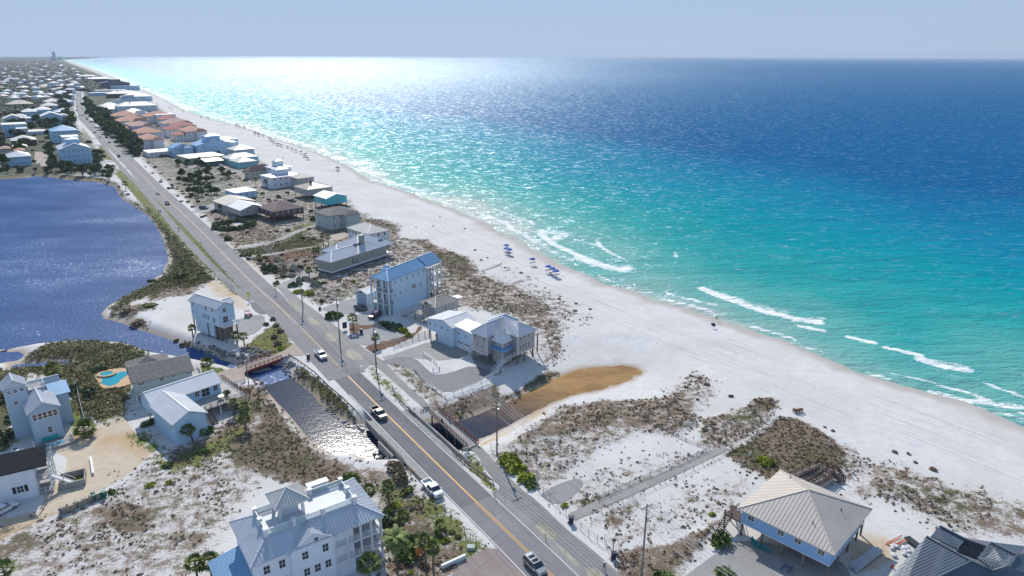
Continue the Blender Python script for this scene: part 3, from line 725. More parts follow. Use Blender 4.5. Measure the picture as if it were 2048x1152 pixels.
def sheet(name, poly, z, mt, thick=.0, kind='structure', label=None):
    bm = bmesh.new(); vs = [bm.verts.new((p[0], p[1], z)) for p in poly]; f = bm.faces.new(vs); f.normal_update()
    if f.normal.z < 0: f.normal_flip()
    if thick:
        r = bmesh.ops.extrude_face_region(bm, geom=[f]); vv = [e for e in r['geom'] if isinstance(e, bmesh.types.BMVert)]
        bmesh.ops.translate(bm, verts=vv, vec=(0, 0, -thick))
    bmesh.ops.triangulate(bm, faces=[f for f in bm.faces if len(f.verts) > 4])
    me = bpy.data.meshes.new(name); bm.to_mesh(me); bm.free(); me.materials.append(mt)
    o = link(name, me); tag(o, None, None, kind=kind); return o
def strip(name, pts, w, z, mt, kind='structure', thick=0, smooth=3):
    p = np.array(pts, float)
    for _ in range(smooth if len(p) > 2 else 0):
        q = [p[0]]
        for i in range(len(p) - 1): q += [p[i] * .75 + p[i + 1] * .25, p[i] * .25 + p[i + 1] * .75]
        p = np.array(q + [p[-1]])
    t = np.gradient(p, axis=0); t /= np.linalg.norm(t, axis=1)[:, None] + 1e-9; n = np.stack([-t[:, 1], t[:, 0]], 1) * w / 2
    k = len(p); V = np.zeros((2 * k, 3)); V[:k, :2] = p + n; V[k:, :2] = p - n; V[:, 2] = z
    i = np.arange(k - 1); F_ = np.stack([i, i + k, i + k + 1, i + 1], 1)
    o = link(name, fast_mesh(name, V, F_, [mt])); 
    return tag(o, None, None, kind=kind)
ctr_px = [(1210, 1262), (1165, 1214), (1057, 1105), (942, 994), (820, 875), (751, 807), (689, 745), (639, 693), (571, 625), (530, 589), (498, 560), (457, 518), (404, 463), (352, 415), (307, 374), (275, 340),
          (234, 299), (203, 273), (177, 247), (162, 226), (157.5, 205), (158, 184)]
CTR = PL(ctr_px)
def smooth_line(p, n=2):
    for _ in range(n):
        q = [p[0]]
        for i in range(len(p) - 1): q += [p[i] * .75 + p[i + 1] * .25, p[i] * .25 + p[i + 1] * .75]
        p = np.array(q + [p[-1]])
    return p
CTRs = smooth_line(CTR, 2)
def offset_line(p, w):
    t = np.gradient(p, axis=0); t /= np.linalg.norm(t, axis=1)[:, None] + 1e-9; return p + np.stack([-t[:, 1], t[:, 0]], 1) * w
def ribbon(name, p, wl_, wr_, z, mt):
    a = offset_line(p, wl_); b_2 = offset_line(p, -wr_); k = len(p); V = np.zeros((2 * k, 3)); V[:k, :2] = a; V[k:, :2] = b_2; V[:, 2] = z
    i = np.arange(k - 1); return tag(link(name, fast_mesh(name, V, np.stack([i, i + k, i + k + 1, i + 1], 1), [mt])), None, None, kind='structure')
iA = int(np.argmin(np.hypot(*(CTRs - P(700, 756)[:2]).T))); iB = int(np.argmin(np.hypot(*(CTRs - P(938, 991)[:2]).T)))
lo_, hi_ = min(iA, iB), max(iA, iB)
ribbon('road', CTRs, 3.75, 3.75, .050, M['road'])                       # old pavement
ribbon('road_resurfaced', CTRs[lo_:hi_ + 1], 3.72, 3.72, .058, M['road2'])   # darker new pavement across the bridge
ribbon('road_shoulder', CTRs[hi_:], 5.3, 4.9, .042, M['road'])
ribbon('yellow_line', CTRs[lo_:hi_ + 1], .17, .17, .066, M['yellow'])
for s_ in (.16,):
    for a_, b_2 in ((.26, -.1), (-.1, .26)):
        ribbon('yellow_line', CTRs[hi_ + 1:], a_, b_2, .062, M['yellow2'])
        ribbon('yellow_line', CTRs[:lo_ + 1], a_, b_2, .062, M['yellow'])
ribbon('white_line', CTRs[:hi_ - 1], 3.62, -3.47, .066, M['paint']); ribbon('white_line', CTRs[:hi_ + 1], -3.47, 3.62, .066, M['paint'])

# ================================================================== PAVED GROUND
def pave(name, px, z, mt): return sheet(name, smooth_line(np.vstack([PL(px), PL(px)[:1]]), 1)[:-1], z, mt)
M['island'] = asphalt('sandy verge soil', (.20, .19, .12), (.46, .43, .37), scale=8)
# right-hand path and apron
path_l = [(550, 570), (571, 594), (610, 641), (657, 688), (700, 722), (715, 736), (727, 742), (742, 728), (758, 738), (799, 774), (838, 809), (850, 816), (862, 811), (805, 762), (770, 724), (747, 709),
          (724, 694), (697, 672), (666, 648), (627, 618), (602, 600), (575, 577), (562, 570)]
pave('apron', path_l, .030, M['apron'])
pave('foot_path', [(940, 897), (958, 914), (962, 927), (987, 959), (1003, 978), (976, 986), (1060, 1058), (1132, 1125), (1180, 1170), (1270, 1170), (1242, 1151), (1185, 1099), (1132, 1058), (1080, 1006), (1041, 977), (1002, 938), (976, 909), (958, 889)], .034, M['apron'])
for s_ in ([(1070, 1053), (1078, 1045), (1094, 1050), (1117, 1074), (1112, 1082), (1090, 1075)], [(1110, 1086), (1125, 1095), (1160, 1128), (1155, 1136), (1130, 1112)], [(1170, 1137), (1185, 1133), (1210, 1150), (1195, 1160), (1175, 1155)],
           [(565, 592), (585, 604), (608, 625), (600, 627), (582, 612)], [(613, 637), (622, 633), (640, 646), (632, 651), (620, 648)], [(650, 668), (660, 664), (677, 678), (668, 684), (656, 680)],
           [(690, 704), (700, 699), (715, 706), (730, 719), (712, 722), (695, 716)]):
    pave('sandy_island', s_, .046, M['island'])
pave('bike_path', [(144, 182), (142, 205), (145, 226), (160, 241), (182, 262), (198, 283), (216, 309), (241, 340), (279, 378), (319, 425), (344, 459), (378, 498), (414, 532), (446, 565), (470, 585), (497, 606), (507, 600), (480, 577),
                   (461, 560), (435, 537), (388, 487), (354, 451), (328, 419), (291, 376), (252, 340), (222, 306), (203, 281), (186, 260), (163, 239), (149, 225), (146, 205), (147, 182)], .036, M['path'])
pave('asphalt_patch', [(446, 564), (456, 562), (472, 577), (458, 580)], .044, M['road2'])
pave('asphalt_patch', [(499, 604), (520, 603), (538, 627), (522, 630), (506, 620)], .040, M['road2'])
pave('parking_area', [(462, 645), (500, 630), (530, 630), (530, 650), (510, 668), (492, 672), (474, 668)], .030, M['gravel'])
pave('parking_area', [(636, 619), (678, 604), (744, 588), (757, 604), (706, 631), (654, 623)], .038, M['gravel'])
pave('parking_area', [(695, 672), (735, 657), (780, 652), (812, 668), (812, 672), (759, 684), (727, 695)], .038, M['gravel'])
pave('parking_area', [(708, 636), (722, 625), (758, 634), (760, 648), (716, 652)], .030, M['gravel'])
pave('driveway', [(765, 714), (797, 706), (867, 680), (910, 690), (945, 708), (914, 717), (875, 722), (830, 716), (797, 714), (772, 720)], .038, M['slab'])
pave('driveway', [(762, 722), (797, 713), (830, 716), (849, 734), (862, 746), (872, 750), (900, 746), (948, 729), (985, 745), (962, 762), (893, 790), (862, 770), (836, 752), (812, 733), (785, 727), (770, 729)], .041, M['path'])
pave('house_slab', [(940, 706), (985, 715), (1010, 745), (985, 752), (950, 730)], .032, M['slab'])
pave('driveway', [(1360, 1160), (1400, 1130), (1437, 1103), (1490, 1075), (1640, 1110), (1700, 1130), (1700, 1200), (1370, 1200)], .035, M['slab'])
pave('brick_driveway', [(880, 1175), (905, 1150), (929, 1118), (987, 1091), (1020, 1118), (1062, 1165), (1070, 1190), (880, 1190)], .032, M['brickpave'])
pave('paver_driveway', [(552, 709), (575, 697), (594, 686), (620, 707), (607, 712), (577, 711), (563, 716)], .040, M['paver'])
pave('paver_driveway', [(474, 733), (486, 728), (500, 736), (487, 745), (494, 760), (468, 768), (440, 774), (412, 778), (404, 757), (430, 747)], .032, M['paver'])
pave('gravel_pad', [(1080, 990), (1110, 970), (1158, 955), (1170, 968), (1150, 990), (1128, 1006), (1100, 1008)], .030, M['gravel'])
pave('paver_court', [(655, 472), (690, 463), (702, 470), (674, 482), (655, 481)], .035, M['paver'])
pave('parking_lot', [(70, 304), (92, 303), (97, 318), (101, 333), (75, 332), (68, 318)], .035, M['paver'])
for pts, w, mt in (([(463, 499), (506, 493), (544, 486), (575, 472), (603, 459), (636, 450)], 3.4, 'slab'), ([(487, 514), (537, 510), (597, 499), (645, 488), (672, 478)], 3.4, 'slab'),
                   ([(268, 307), (320, 301), (380, 296)], 5, 'slab'), ([(236, 340), (210, 342), (190, 338)], 6, 'gravel'), ([(180, 291), (205, 290), (240, 303)], 6, 'apron'), ([(172, 277), (200, 277), (216, 280), (240, 281)], 6, 'apron'),
                   ([(208, 341), (245, 337), (262, 338)], 6, 'apron'), ([(194, 325), (225, 323), (243, 322)], 7, 'slab'), ([(300, 345), (352, 341), (400, 331)], 4, 'slab'), ([(315, 362), (380, 352), (480, 342)], 4, 'slab'), ([(345, 390), (400, 380), (445, 370)], 4, 'slab'),
                   ([(420, 386), (470, 378), (511, 372), (560, 365)], 5, 'slab'), ([(398, 425), (420, 412), (450, 408)], 9, 'slab'), ([(560, 575), (600, 560), (625, 545)], 7, 'slab'),
                   ([(880, 560), (960, 545), (1000, 528)], 1.6, 'slab'), ([(940, 595), (990, 580), (1045, 560)], 1.6, 'slab')):
    strip('driveway', PL(pts), w, .034, M[mt])
strip('dune_path', PL([(1143, 1035), (1200, 1008), (1286, 972), (1350, 943), (1415, 911), (1452, 895)]), 2.2, .06, M['slab'])
bw = P(1300, 966)

# ================================================================== BRIDGES, RAILS, FENCES
def pts3(px, z=0.0): return [Vector(P(x, y, z)) for x, y in px]
def resample(p, step):
    out = []; 
    for i in range(len(p) - 1):
        n = max(1, round((p[i + 1] - p[i]).length / step)); out += [p[i].lerp(p[i + 1], k / n) for k in range(n)]
    return out + [p[-1]]
def fence(name, label, cat, px, h=1.1, style='rail', m='wood', step=2.4, z=0.0, group=None, t=.12, gz=0):
    p = pts3(px, z); e = empty(name, p[len(p) // 2], label, cat, group); base = np.array(e.location); q = resample(p, step)
    for r in q[:95]:
        b = MB(); b.bar(r + Vector((0, 0, -gz)), r + Vector((0, 0, h)), t); b.build('post', M[m], e, base)
    U = lambda k: Vector((0, 0, k))
    b = MB()
    for i in range(len(p) - 1):
        a, c_ = p[i], p[i + 1]
        if style == 'rail':
            b.bar(a + U(h), c_ + U(h), t * .9, .1); b.bar(a + U(h * .5), c_ + U(h * .5), t * .6, .14)
        elif style == 'guard':
            b.bar(a + U(h * .85), c_ + U(h * .85), .12, .32)
        elif style == 'picket':
            b.bar(a + U(h * .85), c_ + U(h * .85), .05, .09); b.bar(a + U(h * .2), c_ + U(h * .2), .05, .09)
            n = int((c_ - a).length / .3)
            for k in range(n): r = a.lerp(c_, (k + .5) / n); b.bar(r + U(.05), r + U(h), .11, .03)
        elif style == 'board':
            d = (c_ - a).normalized(); n = int((c_ - a).length / .2)
            for k in range(n): r = a.lerp(c_, (k + .5) / n); b.bar(r, r + U(h + .04 * math.sin(k * 1.7)), .17, .03)
        elif style == 'wire':
            for k in (.95, .65, .35): b.bar(a + U(h * k), c_ + U(h * k), .03)
        elif style == 'slat':
            n = int((c_ - a).length / .22)
            for k in range(n): r = a.lerp(c_, (k + .5) / n); b.bar(r, r + U(h * .85), .05)
    if b.v: b.build({'rail': 'rails', 'guard': 'beam', 'picket': 'pickets', 'board': 'boards', 'wire': 'wires', 'slat': 'slats'}[style], M[m], e, base)
    return e
M['greywood'] = mat('sun bleached fence wood', (.36, .34, .32), .85, var=.25, scale=3)
fence('guardrail', 'dark guardrail curving from the red bridge driveway down to the road bridge, lake side', 'guardrail', [(577, 713), (595, 724), (631, 750), (657, 776), (683, 798), (707, 821), (722, 838)], .85, 'guard', 'wood', 2.0, group='guardrails by the road bridge')
fence('guardrail', 'dark guardrail running uphill behind the parked white pickup, lake side of the road', 'guardrail', [(762, 876), (785, 901), (805, 922), (821, 948)], .85, 'guard', 'wood', 2.0, group='guardrails by the road bridge')
fence('guardrail', 'dark guardrail with curved end in the grass where the road bridge begins, beach side', 'guardrail', [(785, 778), (790, 790), (799, 803), (813, 818), (829, 832)], .85, 'guard', 'wood', 2.0, group='guardrails by the road bridge')
fence('guardrail', 'dark guardrail leaving the road bridge beside the foot path with a striped end post', 'guardrail', [(905, 903), (929, 928), (955, 947), (986, 967)], .85, 'guard', 'wood', 2.0, group='guardrails by the road bridge')

# road bridge: deck slab over the creek, kerbs, parapets, abutments
i0 = int(np.argmin(np.hypot(*(CTRs - P(778, 835)[:2]).T))); i1 = int(np.argmin(np.hypot(*(CTRs - P(893, 948)[:2]).T))); i0, i1 = min(i0, i1), max(i0, i1)
bc = CTRs[i0:i1 + 1]; br = empty('road_bridge', (*bc[len(bc) // 2], 0), 'concrete road bridge carrying the asphalt road over the dark creek', 'bridge'); bb = np.array(br.location)
def slab_along(p, wl_, wr_, z0, z1, name, m, par, base):
    a = offset_line(p, wl_); c_ = offset_line(p, wr_); b = MB()
    for i in range(len(p) - 1):
        q = [a[i], a[i + 1], c_[i + 1], c_[i]]
        b.hexa([(*k, z0) for k in q], [(*k, z1) for k in q])
    return b.build(name, m, par, base)
slab_along(bc, 5.6, -5.6, -1.1, .03, 'deck', M['concrete'], br, bb)
slab_along(bc, 5.62, 5.25, .034, .75, 'parapet', M['concrete'], br, bb)
slab_along(bc, -5.25, -5.62, .034, .75, 'parapet', M['concrete'], br, bb)
for k in (.02, .5, .98):
    q = bc[int(k * (len(bc) - 1))]; t = bc[-1] - bc[0]; t /= np.linalg.norm(t); f = Fr(q, np.array([-t[1], t[0]]), t, 1, 1)
    b = MB(); b.box(f, -5.3, 5.3, -.5, .5, -3.4, -1.12); b.build('pier', M['concrete'], br, bb)
wing = MB(); p = pts3([(757, 884), (786, 913)], .0); wing.bar(p[0] + Vector((0, 0, -1.2)), p[1] + Vector((0, 0, -1.2)), .4, 2.9); wing.build('wing_wall', M['concrete'], br, bb)

# wooden foot bridge
def rail_run(par, base, a, b_2, h, m, n, name='railing', flare=None):
    b = MB()
    for k in range(n + 1):
        r = a.lerp(b_2, k / n); b.bar(r, r + Vector((0, 0, h)), .14)
    for z_ in (h, h * .66, h * .33): b.bar(a + Vector((0, 0, z_)), b_2 + Vector((0, 0, z_)), .08, .12)
    return b.build(name, m, par, base)
a, b_2, c_, d4 = pts3([(858, 825), (936, 897), (957, 888), (876, 820)], .25)
fb = empty('foot_bridge', (a + c_) / 2, 'long wooden foot bridge with dark red rails beside the road bridge', 'bridge'); fbb = np.array(fb.location)
q = MB(); q.hexa([p - Vector((0, 0, .25)) for p in (a, b_2, c_, d4)], [a, b_2, c_, d4]); q.build('deck', M['slab'], fb, fbb)
rail_run(fb, fbb, a, b_2, 1.15, M['redwood'], 18); rail_run(fb, fbb, d4, c_, 1.15, M['redwood'], 18)
e = pts3([(842, 828), (925, 906), (948, 902)], .25); rail_run(fb, fbb, a, e[0], 1.1, M['wood'], 3, 'end_rail'); rail_run(fb, fbb, b_2, e[1], 1.1, M['wood'], 3, 'end_rail')
for k in (.08, .28, .48, .68, .9):
    for s_, t_ in ((a, b_2), (d4, c_)):
        r = s_.lerp(t_, k); b = MB(); b.tube(r - Vector((0, 0, 3.2)), r - Vector((0, 0, .25)), .18); b.build('pile', M['wood'], fb, fbb)
    b = MB(); b.bar(a.lerp(b_2, k) - Vector((0, 0, .4)), d4.lerp(c_, k) - Vector((0, 0, .4)), .25, .3); b.build('crossbeam', M['wood'], fb, fbb)

# small red bridge on the private driveway
a, b_2, c_, d4 = pts3([(493, 741), (563, 716), (549, 707), (476, 733)], .05)
rb = empty('driveway_bridge', (a + c_) / 2, 'small driveway bridge with red timber sides over the rocky creek inlet', 'bridge'); rbb = np.array(rb.location)
q = MB(); q.hexa([p - Vector((0, 0, .3)) for p in (a, b_2, c_, d4)], [a, b_2, c_, d4]); q.build('deck', M['paver'], rb, rbb)
for s_, t_ in ((a, b_2), (d4, c_)):
    rail_run(rb, rbb, s_, t_, 1.0, M['redwood'], 8)
    b = MB(); b.bar(s_ - Vector((0, 0, .35)), t_ - Vector((0, 0, .35)), .3, .6); b.build('side_beam', mat('red stained timber', (.3, .045, .05), .7, var=.2), rb, rbb)
for k in (.25, .75):
    b = MB(); r = a.lerp(d4, .5).lerp(b_2.lerp(c_, .5), k); b.tube(r - Vector((0, 0, 3.2)), r - Vector((0, 0, .3)), .3); b.build('pile', M['wood'], rb, rbb)
a, b_2, c_, d4 = pts3([(505, 744), (542, 737), (536, 733), (508, 738)], -1.45)
q = MB(); q.hexa([p - Vector((0, 0, .35)) for p in (a, b_2, c_, d4)], [a, b_2, c_, d4]); o = q.build('floating_dock', M['greywood'], None, np.array(a)); tag(o, 'pale low floating platform moored under the red driveway bridge', 'dock')

fence('picket_fence', 'long white picket fence round the asphalt yard of the turreted house, path side', 'fence', [(829, 740), (839, 754), (865, 777), (891, 797)], 1.2, 'picket', 'white', 2.4)
fence('picket_fence', 'white picket fence along the creek edge below the turreted house', 'fence', [(891, 798), (925, 784), (962, 770)], 1.2, 'picket', 'white', 2.4)
fence('picket_fence', 'taller white panel fence by the outside stair of the turreted house', 'fence', [(963, 769), (985, 759), (1006, 749)], 1.9, 'picket', 'white', 2.4)
fence('ramp_rail', 'white rail of the curved ramp in the middle of the yard', 'railing', [(847, 710), (862, 720), (878, 733), (878, 741), (866, 744), (864, 728)], 1.1, 'rail', 'white', 1.8)
fence('board_fence', 'grey board fence between the gravel lot and the house with the garage doors', 'fence', [(787, 694), (825, 682), (862, 670)], 1.9, 'board', 'wood', 2.4)
fence('chain_fence', 'dark wire fence along the foot path beside the gravel pad', 'fence', [(1073, 975), (1100, 1000), (1132, 1030)], 1.5, 'wire', 'dark', 2.6, t=.07)
fence('chain_fence', 'dark wire fence along the foot path from the dune path to the bin', 'fence', [(1147, 1044), (1177, 1073), (1212, 1095)], 1.5, 'wire', 'dark', 2.6, t=.07)
fence('chain_fence', 'dark wire fence panel behind the bin at the path, near the bottom pole', 'fence', [(1209, 1082), (1243, 1113)], 1.5, 'wire', 'dark', 2.2, t=.07)
fence('chain_fence', 'thin wire fence on leaning posts behind the yellow green bushes by the foot path', 'fence', [(982, 899), (1030, 905), (1071, 908), (1073, 975)], 1.5, 'wire', 'greywood', 4, t=.1)
fence('sand_fence', 'slatted sand fence on the creek side of the dune path', 'fence', [(1195, 1000), (1280, 960), (1338, 936), (1375, 921), (1412, 903)], 1.1, 'slat', 'greywood', 3, t=.1)
fence('sand_fence', 'low post and wire fence on the near side of the dune path', 'fence', [(1180, 1036), (1286, 985), (1330, 966), (1405, 930), (1447, 908), (1498, 884), (1552, 846)], 1.0, 'wire', 'greywood', 3, t=.1)
fence('sand_fence', 'post and wire fence on the far side of the sandy beach access', 'fence', [(1452, 888), (1492, 866), (1520, 848), (1549, 830)], 1.0, 'wire', 'wood', 3, t=.1)
fence('sand_fence', 'grey slatted fence crossing the white dune lot towards the dune path', 'fence', [(1323, 858), (1372, 883), (1418, 899)], .9, 'slat', 'greywood', 3, t=.1)
fence('yard_fence', 'thin white fence dividing the green lawn from the marsh scrub', 'fence', [(155, 778), (160, 805), (167, 834)], 1.3, 'board', 'white', 2.5)
fence('yard_fence', 'low white wall like fence at the edge of the paver driveway', 'fence', [(443, 775), (468, 769), (491, 762)], .8, 'board', 'white', 2.5)
fence('yard_fence', 'white fence beside the carport end of the pale blue house', 'fence', [(260, 822), (280, 818), (300, 814)], 1.2, 'board', 'white', 2.5)
fence('boardwalk', 'grey boardwalk with rails between the beach houses and the light blue cottage', 'boardwalk', [(500, 398), (540, 389), (585, 382)], 1.0, 'rail', 'greywood', 2.5, z=.4)
fence('yard_fence', 'long pale retaining fence beside the curving sand drive uphill', 'fence', [(385, 366), (420, 366), (480, 356)], 1.0, 'board', 'greywood', 3)
wl2 = MB(); p = pts3([(883, 1138), (931, 1116)]); wl2.bar(p[0] + Vector((0, 0, .35)), p[1] + Vector((0, 0, .35)), .32, .7); wl2.bar(p[0] + Vector((0, 0, .74)), p[1] + Vector((0, 0, .74)), .4, .08)
tag(wl2.build('garden_wall', M['white'], None, np.array(p[0])), 'short white plastered wall beside the brick driveway', 'wall')
wl2 = MB(); p = pts3([(182, 917), (187, 950)]); wl2.bar(p[0] + Vector((0, 0, .25)), p[1] + Vector((0, 0, .25)), .35, .5)
wl2.bar(p[0] + Vector((0, 0, .53)), p[1] + Vector((0, 0, .53)), .42, .06)
tag(wl2.build('garden_wall', M['white'], None, np.array(p[0])), 'low white wall inside the planted island of the shell drive', 'wall')

# ================================================================== HOUSES
def W_(n, c, sd=1.6, **k): M[n] = mat(n, c, .65, var=.07, siding=sd, **k)
W_('wall white', (.76, .80, .85)); W_('wall tan', (.44, .43, .42)); W_('wall sage', (.36, .37, .32)); W_('wall blue', (.29, .50, .76)); W_('wall pale', (.56, .72, .86))
W_('wall aqua', (.10, .52, .58)); W_('wall grey', (.38, .50, .60)); W_('wall brown', (.12, .085, .085)); W_('wall cream', (.55, .52, .44)); W_('wall green grey', (.46, .52, .50)); W_('wall lavender', (.66, .66, .84))
W_('wall teal', (.27, .55, .62)); W_('wall stucco', (.74, .73, .74), 0); W_('wall yellow', (.55, .52, .38)); W_('wall slate', (.14, .15, .18)); W_('wall ltblue', (.44, .64, .82))
def RM(n, c, r=.42, me=.25, v=.1): M[n] = mat(n, c, r, metal=me, var=v, scale=.8)
RM('roof silver', (.56, .59, .64), .45, .1); RM('roof galv', (.62, .61, .58), .5, .1); RM('roof white', (.78, .78, .78), .5, .0); RM('roof greenish', (.58, .51, .44), .6, .0); RM('roof blue metal', (.22, .40, .60), .42, .1)
RM('roof dark metal', (.09, .125, .165), .5, .1); RM('roof cream', (.66, .62, .56), .55, .0); RM('roof tan metal', (.50, .44, .38), .5, .05)
M['roof shingle'] = mat('grey brown shingles', (.20, .185, .175), .9, var=.3, scale=6, bumps=.3); M['roof brown'] = mat('brown shingles', (.19, .145, .135), .9, var=.3, scale=6, bumps=.3)
M['roof black'] = mat('black shingles', (.022, .024, .03), .85, var=.35, scale=6, bumps=.3); M['roof tile'] = mat('terracotta tiles', (.60, .30, .20), .8, var=.28, scale=4, bumps=.2); M['roof tile red'] = mat('dark red tiles', (.42, .15, .12), .8, var=.28, scale=4)
M['roof tile pink'] = mat('sun bleached pink tiles', (.5, .33, .27), .8, var=.2, scale=4)
M['deck'] = mat('pale deck boards', (.42, .40, .38), .8, var=.15, scale=2); M['door teal'] = mat('teal painted boards', (.03, .33, .36), .5, var=.1)
M['carpark'] = mat('dark board screen', (.17, .155, .14), .85, var=.25, scale=2)  # dark brown grey boards for the screens and lower walls under raised houses

def house(name, label, fr, cat='house', group=None):
    e = empty(name, fr.base(0), label, cat, group); return e, np.array(e.location)
def uspan(n, a, b, z, w, h): return [(a + (b - a) * (k + .5) / n, z, w, h) for k in range(n)]

# --- pyramid-roofed beach house on pilings (bottom right)
f = fr3((1475, 1017), (1669, 1111), (1765, 1030), 5.6); f.La = 16.6; f.Lc = 16.6
h, hb = house('beach_house', 'pale blue house on pilings under a square cream metal pyramid roof', f)
o = .7; b = MB(); b.box(f, o, f.La - o, o, f.Lc - 3.0, 2.75, 5.5); b.build('wall', M['wall blue'], h, hb)
b = MB(); b.box(f, o, f.La - o, f.Lc - 3.0, f.Lc - .4, 2.6, 2.78); b.build('porch_floor', M['deck'], h, hb)
b = MB(); b.box(f, o - .05, f.La - o + .05, o - .05, f.Lc - 3.0, 2.6, 2.745); b.build('floor_beam', M['trim'], h, hb)
b = MB(); hip(b, f, 0, f.La, 0, f.Lc, 5.62, 3.9, 'c', rib=.62, rw=.06, rh=.05); rf = b.build('roof', M['roof greenish'], h, hb)
for a_, c2, n_ in ((5, 3.2, 'vent_pipe'), (3.0, 10, 'vent_pipe'), (13.2, 13, 'vent_pipe')):
    b = MB(); zz_ = 5.62 + 3.9 * min(a_, c2, f.La - a_, f.Lc - c2) / 8.3; b.tube(f.w(a_, c2, zz_ - .2), f.w(a_, c2, zz_ + .5), .09); b.build(n_, M['dark'], h, hb)
windows(h, f, 'ab', o, [(14.2, 4.45, 1.05, .8), (8.9, 4.45, 1.05, .8), (6.0, 4.45, 1.05, .8), (2.2, 4.45, 1.05, .8)])
windows(h, f, 'bc', o, [(11.6, 4.3, 1.6, 1.6)])
posts(h, f, [(a_, c2) for a_ in (.9, 4.8, 8.4, 12, 15.7) for c2 in (.9, 5.4, 9.8, 13.8, 16.0)], 0, 2.6, .3)
posts(h, f, [(a_, 16.0) for a_ in (.9, 5.8, 10.8, 15.7)], 2.78, 5.4, .18, M['trim'], 'porch_post')
railing(h, [f.w(.8, 13.7, 0), f.w(.8, 16.1, 0), f.w(15.8, 16.1, 0)], 2.78, 1.0, M['white'])
p0 = f.w(f.La + .1, 2.0, 2.75); b = MB(); b.box(f, f.La - o, f.La + 2.4, .6, 3.2, 2.55, 2.75); b.build('landing', M['brownwood'], h, hb)
railing(h, [f.w(f.La - .5, .6, 0), f.w(f.La + 2.4, .6, 0)], 2.75, 1, M['brownwood'])
stairs(h, f.w(f.La + 1.8, .8, 2.7), f.w(f.La + 1.6, -3.6, 0), 1.1, M['brownwood']); stairs(h, f.w(f.La + 2.2, 3.2, 2.7), f.w(f.La + 3.6, 7.5, .2), 1.1, M['brownwood'])
posts(h, f, [(f.La + 2.3, .7), (f.La + 2.3, 3.1)], 0, 2.5, .2, M['brownwood'])
# dune walkover behind it
g2 = Fr(f.w(15.5, 19.0, 0), f.ea, f.ec, 10, 8); e = empty('dune_walkover', g2.w(0, 4, 0), 'zigzag dark wood walkover ramp climbing the dune behind the pyramid roofed house', 'walkover'); eb = np.array(e.location)
pp = [P(1588, 947, 1.2), P(1631, 931, 1.2), P(1672, 947, 1.2), P(1689, 964, .6)]
b = MB()
rr_ = [((1560, 962), (1632, 930)), ((1600, 958), (1638, 938)), ((1618, 966), (1652, 943)), ((1638, 974), (1668, 950))]
for k, (s0, s1) in enumerate(rr_):
    z0_ = 2.2 - .35 * k; b.bar(P(*s0, z0_), P(*s1, z0_), 1.3, .1)
    rail_run(e, eb, Vector(P(*s0, z0_)), Vector(P(*s1, z0_)), 1.05, M['brownwood'], 5)
b.bar(P(1632, 930, 2.1), P(1672, 947, 1.2), 1.5, .1); b.bar(P(1672, 947, 1.2), P(1686, 966, .3), 1.5, .1); b.build('walkway', M['wood'], e, eb)
for s0, s1, z0_, z1_ in (((1634, 927), (1676, 944), 2.1, 1.2), ((1676, 944), (1690, 962), 1.2, .4), ((1662, 950), (1680, 968), 1.2, .4)):
    rail_run(e, eb, Vector(P(*s0, z0_)), Vector(P(*s1, z1_)), 1.05, M['brownwood'], 4)

# --- dark standing-seam house, lower right corner
f = fr3((1880, 1052), (1745, 1195), (2060, 1230), 6.5, Lc=24, La=17)
bA = P(1853, 1072, 7.0); h = empty('metal_roof_house', P(1930, 1110), 'big house with dark blue grey standing seam gables, cut off by the lower right corner', 'house'); hb = np.array(h.location)
def roofpoly(name, quads, m, rib, par, base, th=.25):
    b = MB()
    for q in quads:
        t = [P(x, y, z) for x, y, z in q]; b.hexa([(p[0], p[1], p[2] - th) for p in t], t); ribs(b, t, rib, .05, .04)
    return b.build(name, m, par, base)
roofpoly('roof', [[(1853, 1072, 6.6), (1782, 1155, 3.4), (1800, 1190, 3.4), (1942, 1121, 6.6)], [(1880, 1051, 6.4), (1862, 1072, 5.2), (1915, 1098, 5.2), (1932, 1078, 6.4)],
                  [(1982, 1084, 6.6), (1955, 1116, 5.0), (1982, 1136, 5.0), (2014, 1131, 6.2), (2035, 1110, 6.6)], [(1982, 1084, 6.6), (2035, 1110, 6.6), (2048, 1092, 5.4)]], M['roof dark metal'], .42, h, hb)
roofpoly('roof', [[(1942, 1121, 6.6), (1800, 1190, 3.4), (1990, 1190, 3.0), (1985, 1140, 5.4)], [(1985, 1140, 5.4), (1990, 1190, 3.0), (2120, 1190, 3.0), (2020, 1132, 6.2)], [(2038, 1108, 6.6), (2020, 1133, 6.1), (2120, 1180, 4), (2120, 1110, 6.0)]], M['roof dark metal'], .42, h, hb)
roofpoly('roof_well', [[(1932, 1078, 6.3), (1914, 1102, 5.0), (1954, 1117, 4.9), (1973, 1092, 6.0)]], mat('near black metal roof', (.03, .035, .045), .45, metal=.3, var=.1), .42, h, hb)
b = MB(); q = [P(x, y, 0)[:2] for x, y in [(1850, 1140), (1800, 1215), (2150, 1260), (2120, 1140), (1975, 1115), (1885, 1100)]]
b.hexa([(*k, 0) for k in q], [(*k, 3.2) for k in q]); b.build('wall', M['wall slate'], h, hb)
b = MB(); b.bar(P(1942, 1121, 6.7), P(1853, 1072, 6.7), .3, .12); b.bar(P(1932, 1078, 6.5), P(1880, 1051, 6.5), .3, .12); b.bar(P(1942, 1121, 6.7), P(1800, 1190, 3.5), .25, .12); b.bar(P(1942, 1121, 6.7), P(1985, 1140, 5.5), .3, .12); b.bar(P(1985, 1140, 5.5), P(2014, 1131, 6.3), .25, .12); b.bar(P(1982, 1084, 6.7), P(2035, 1110, 6.7), .3, .12); b.bar(P(2035, 1110, 6.7), P(2014, 1132, 6.3), .25, .12)
b.build('ridge_cap', M['roof dark metal'], h, hb)

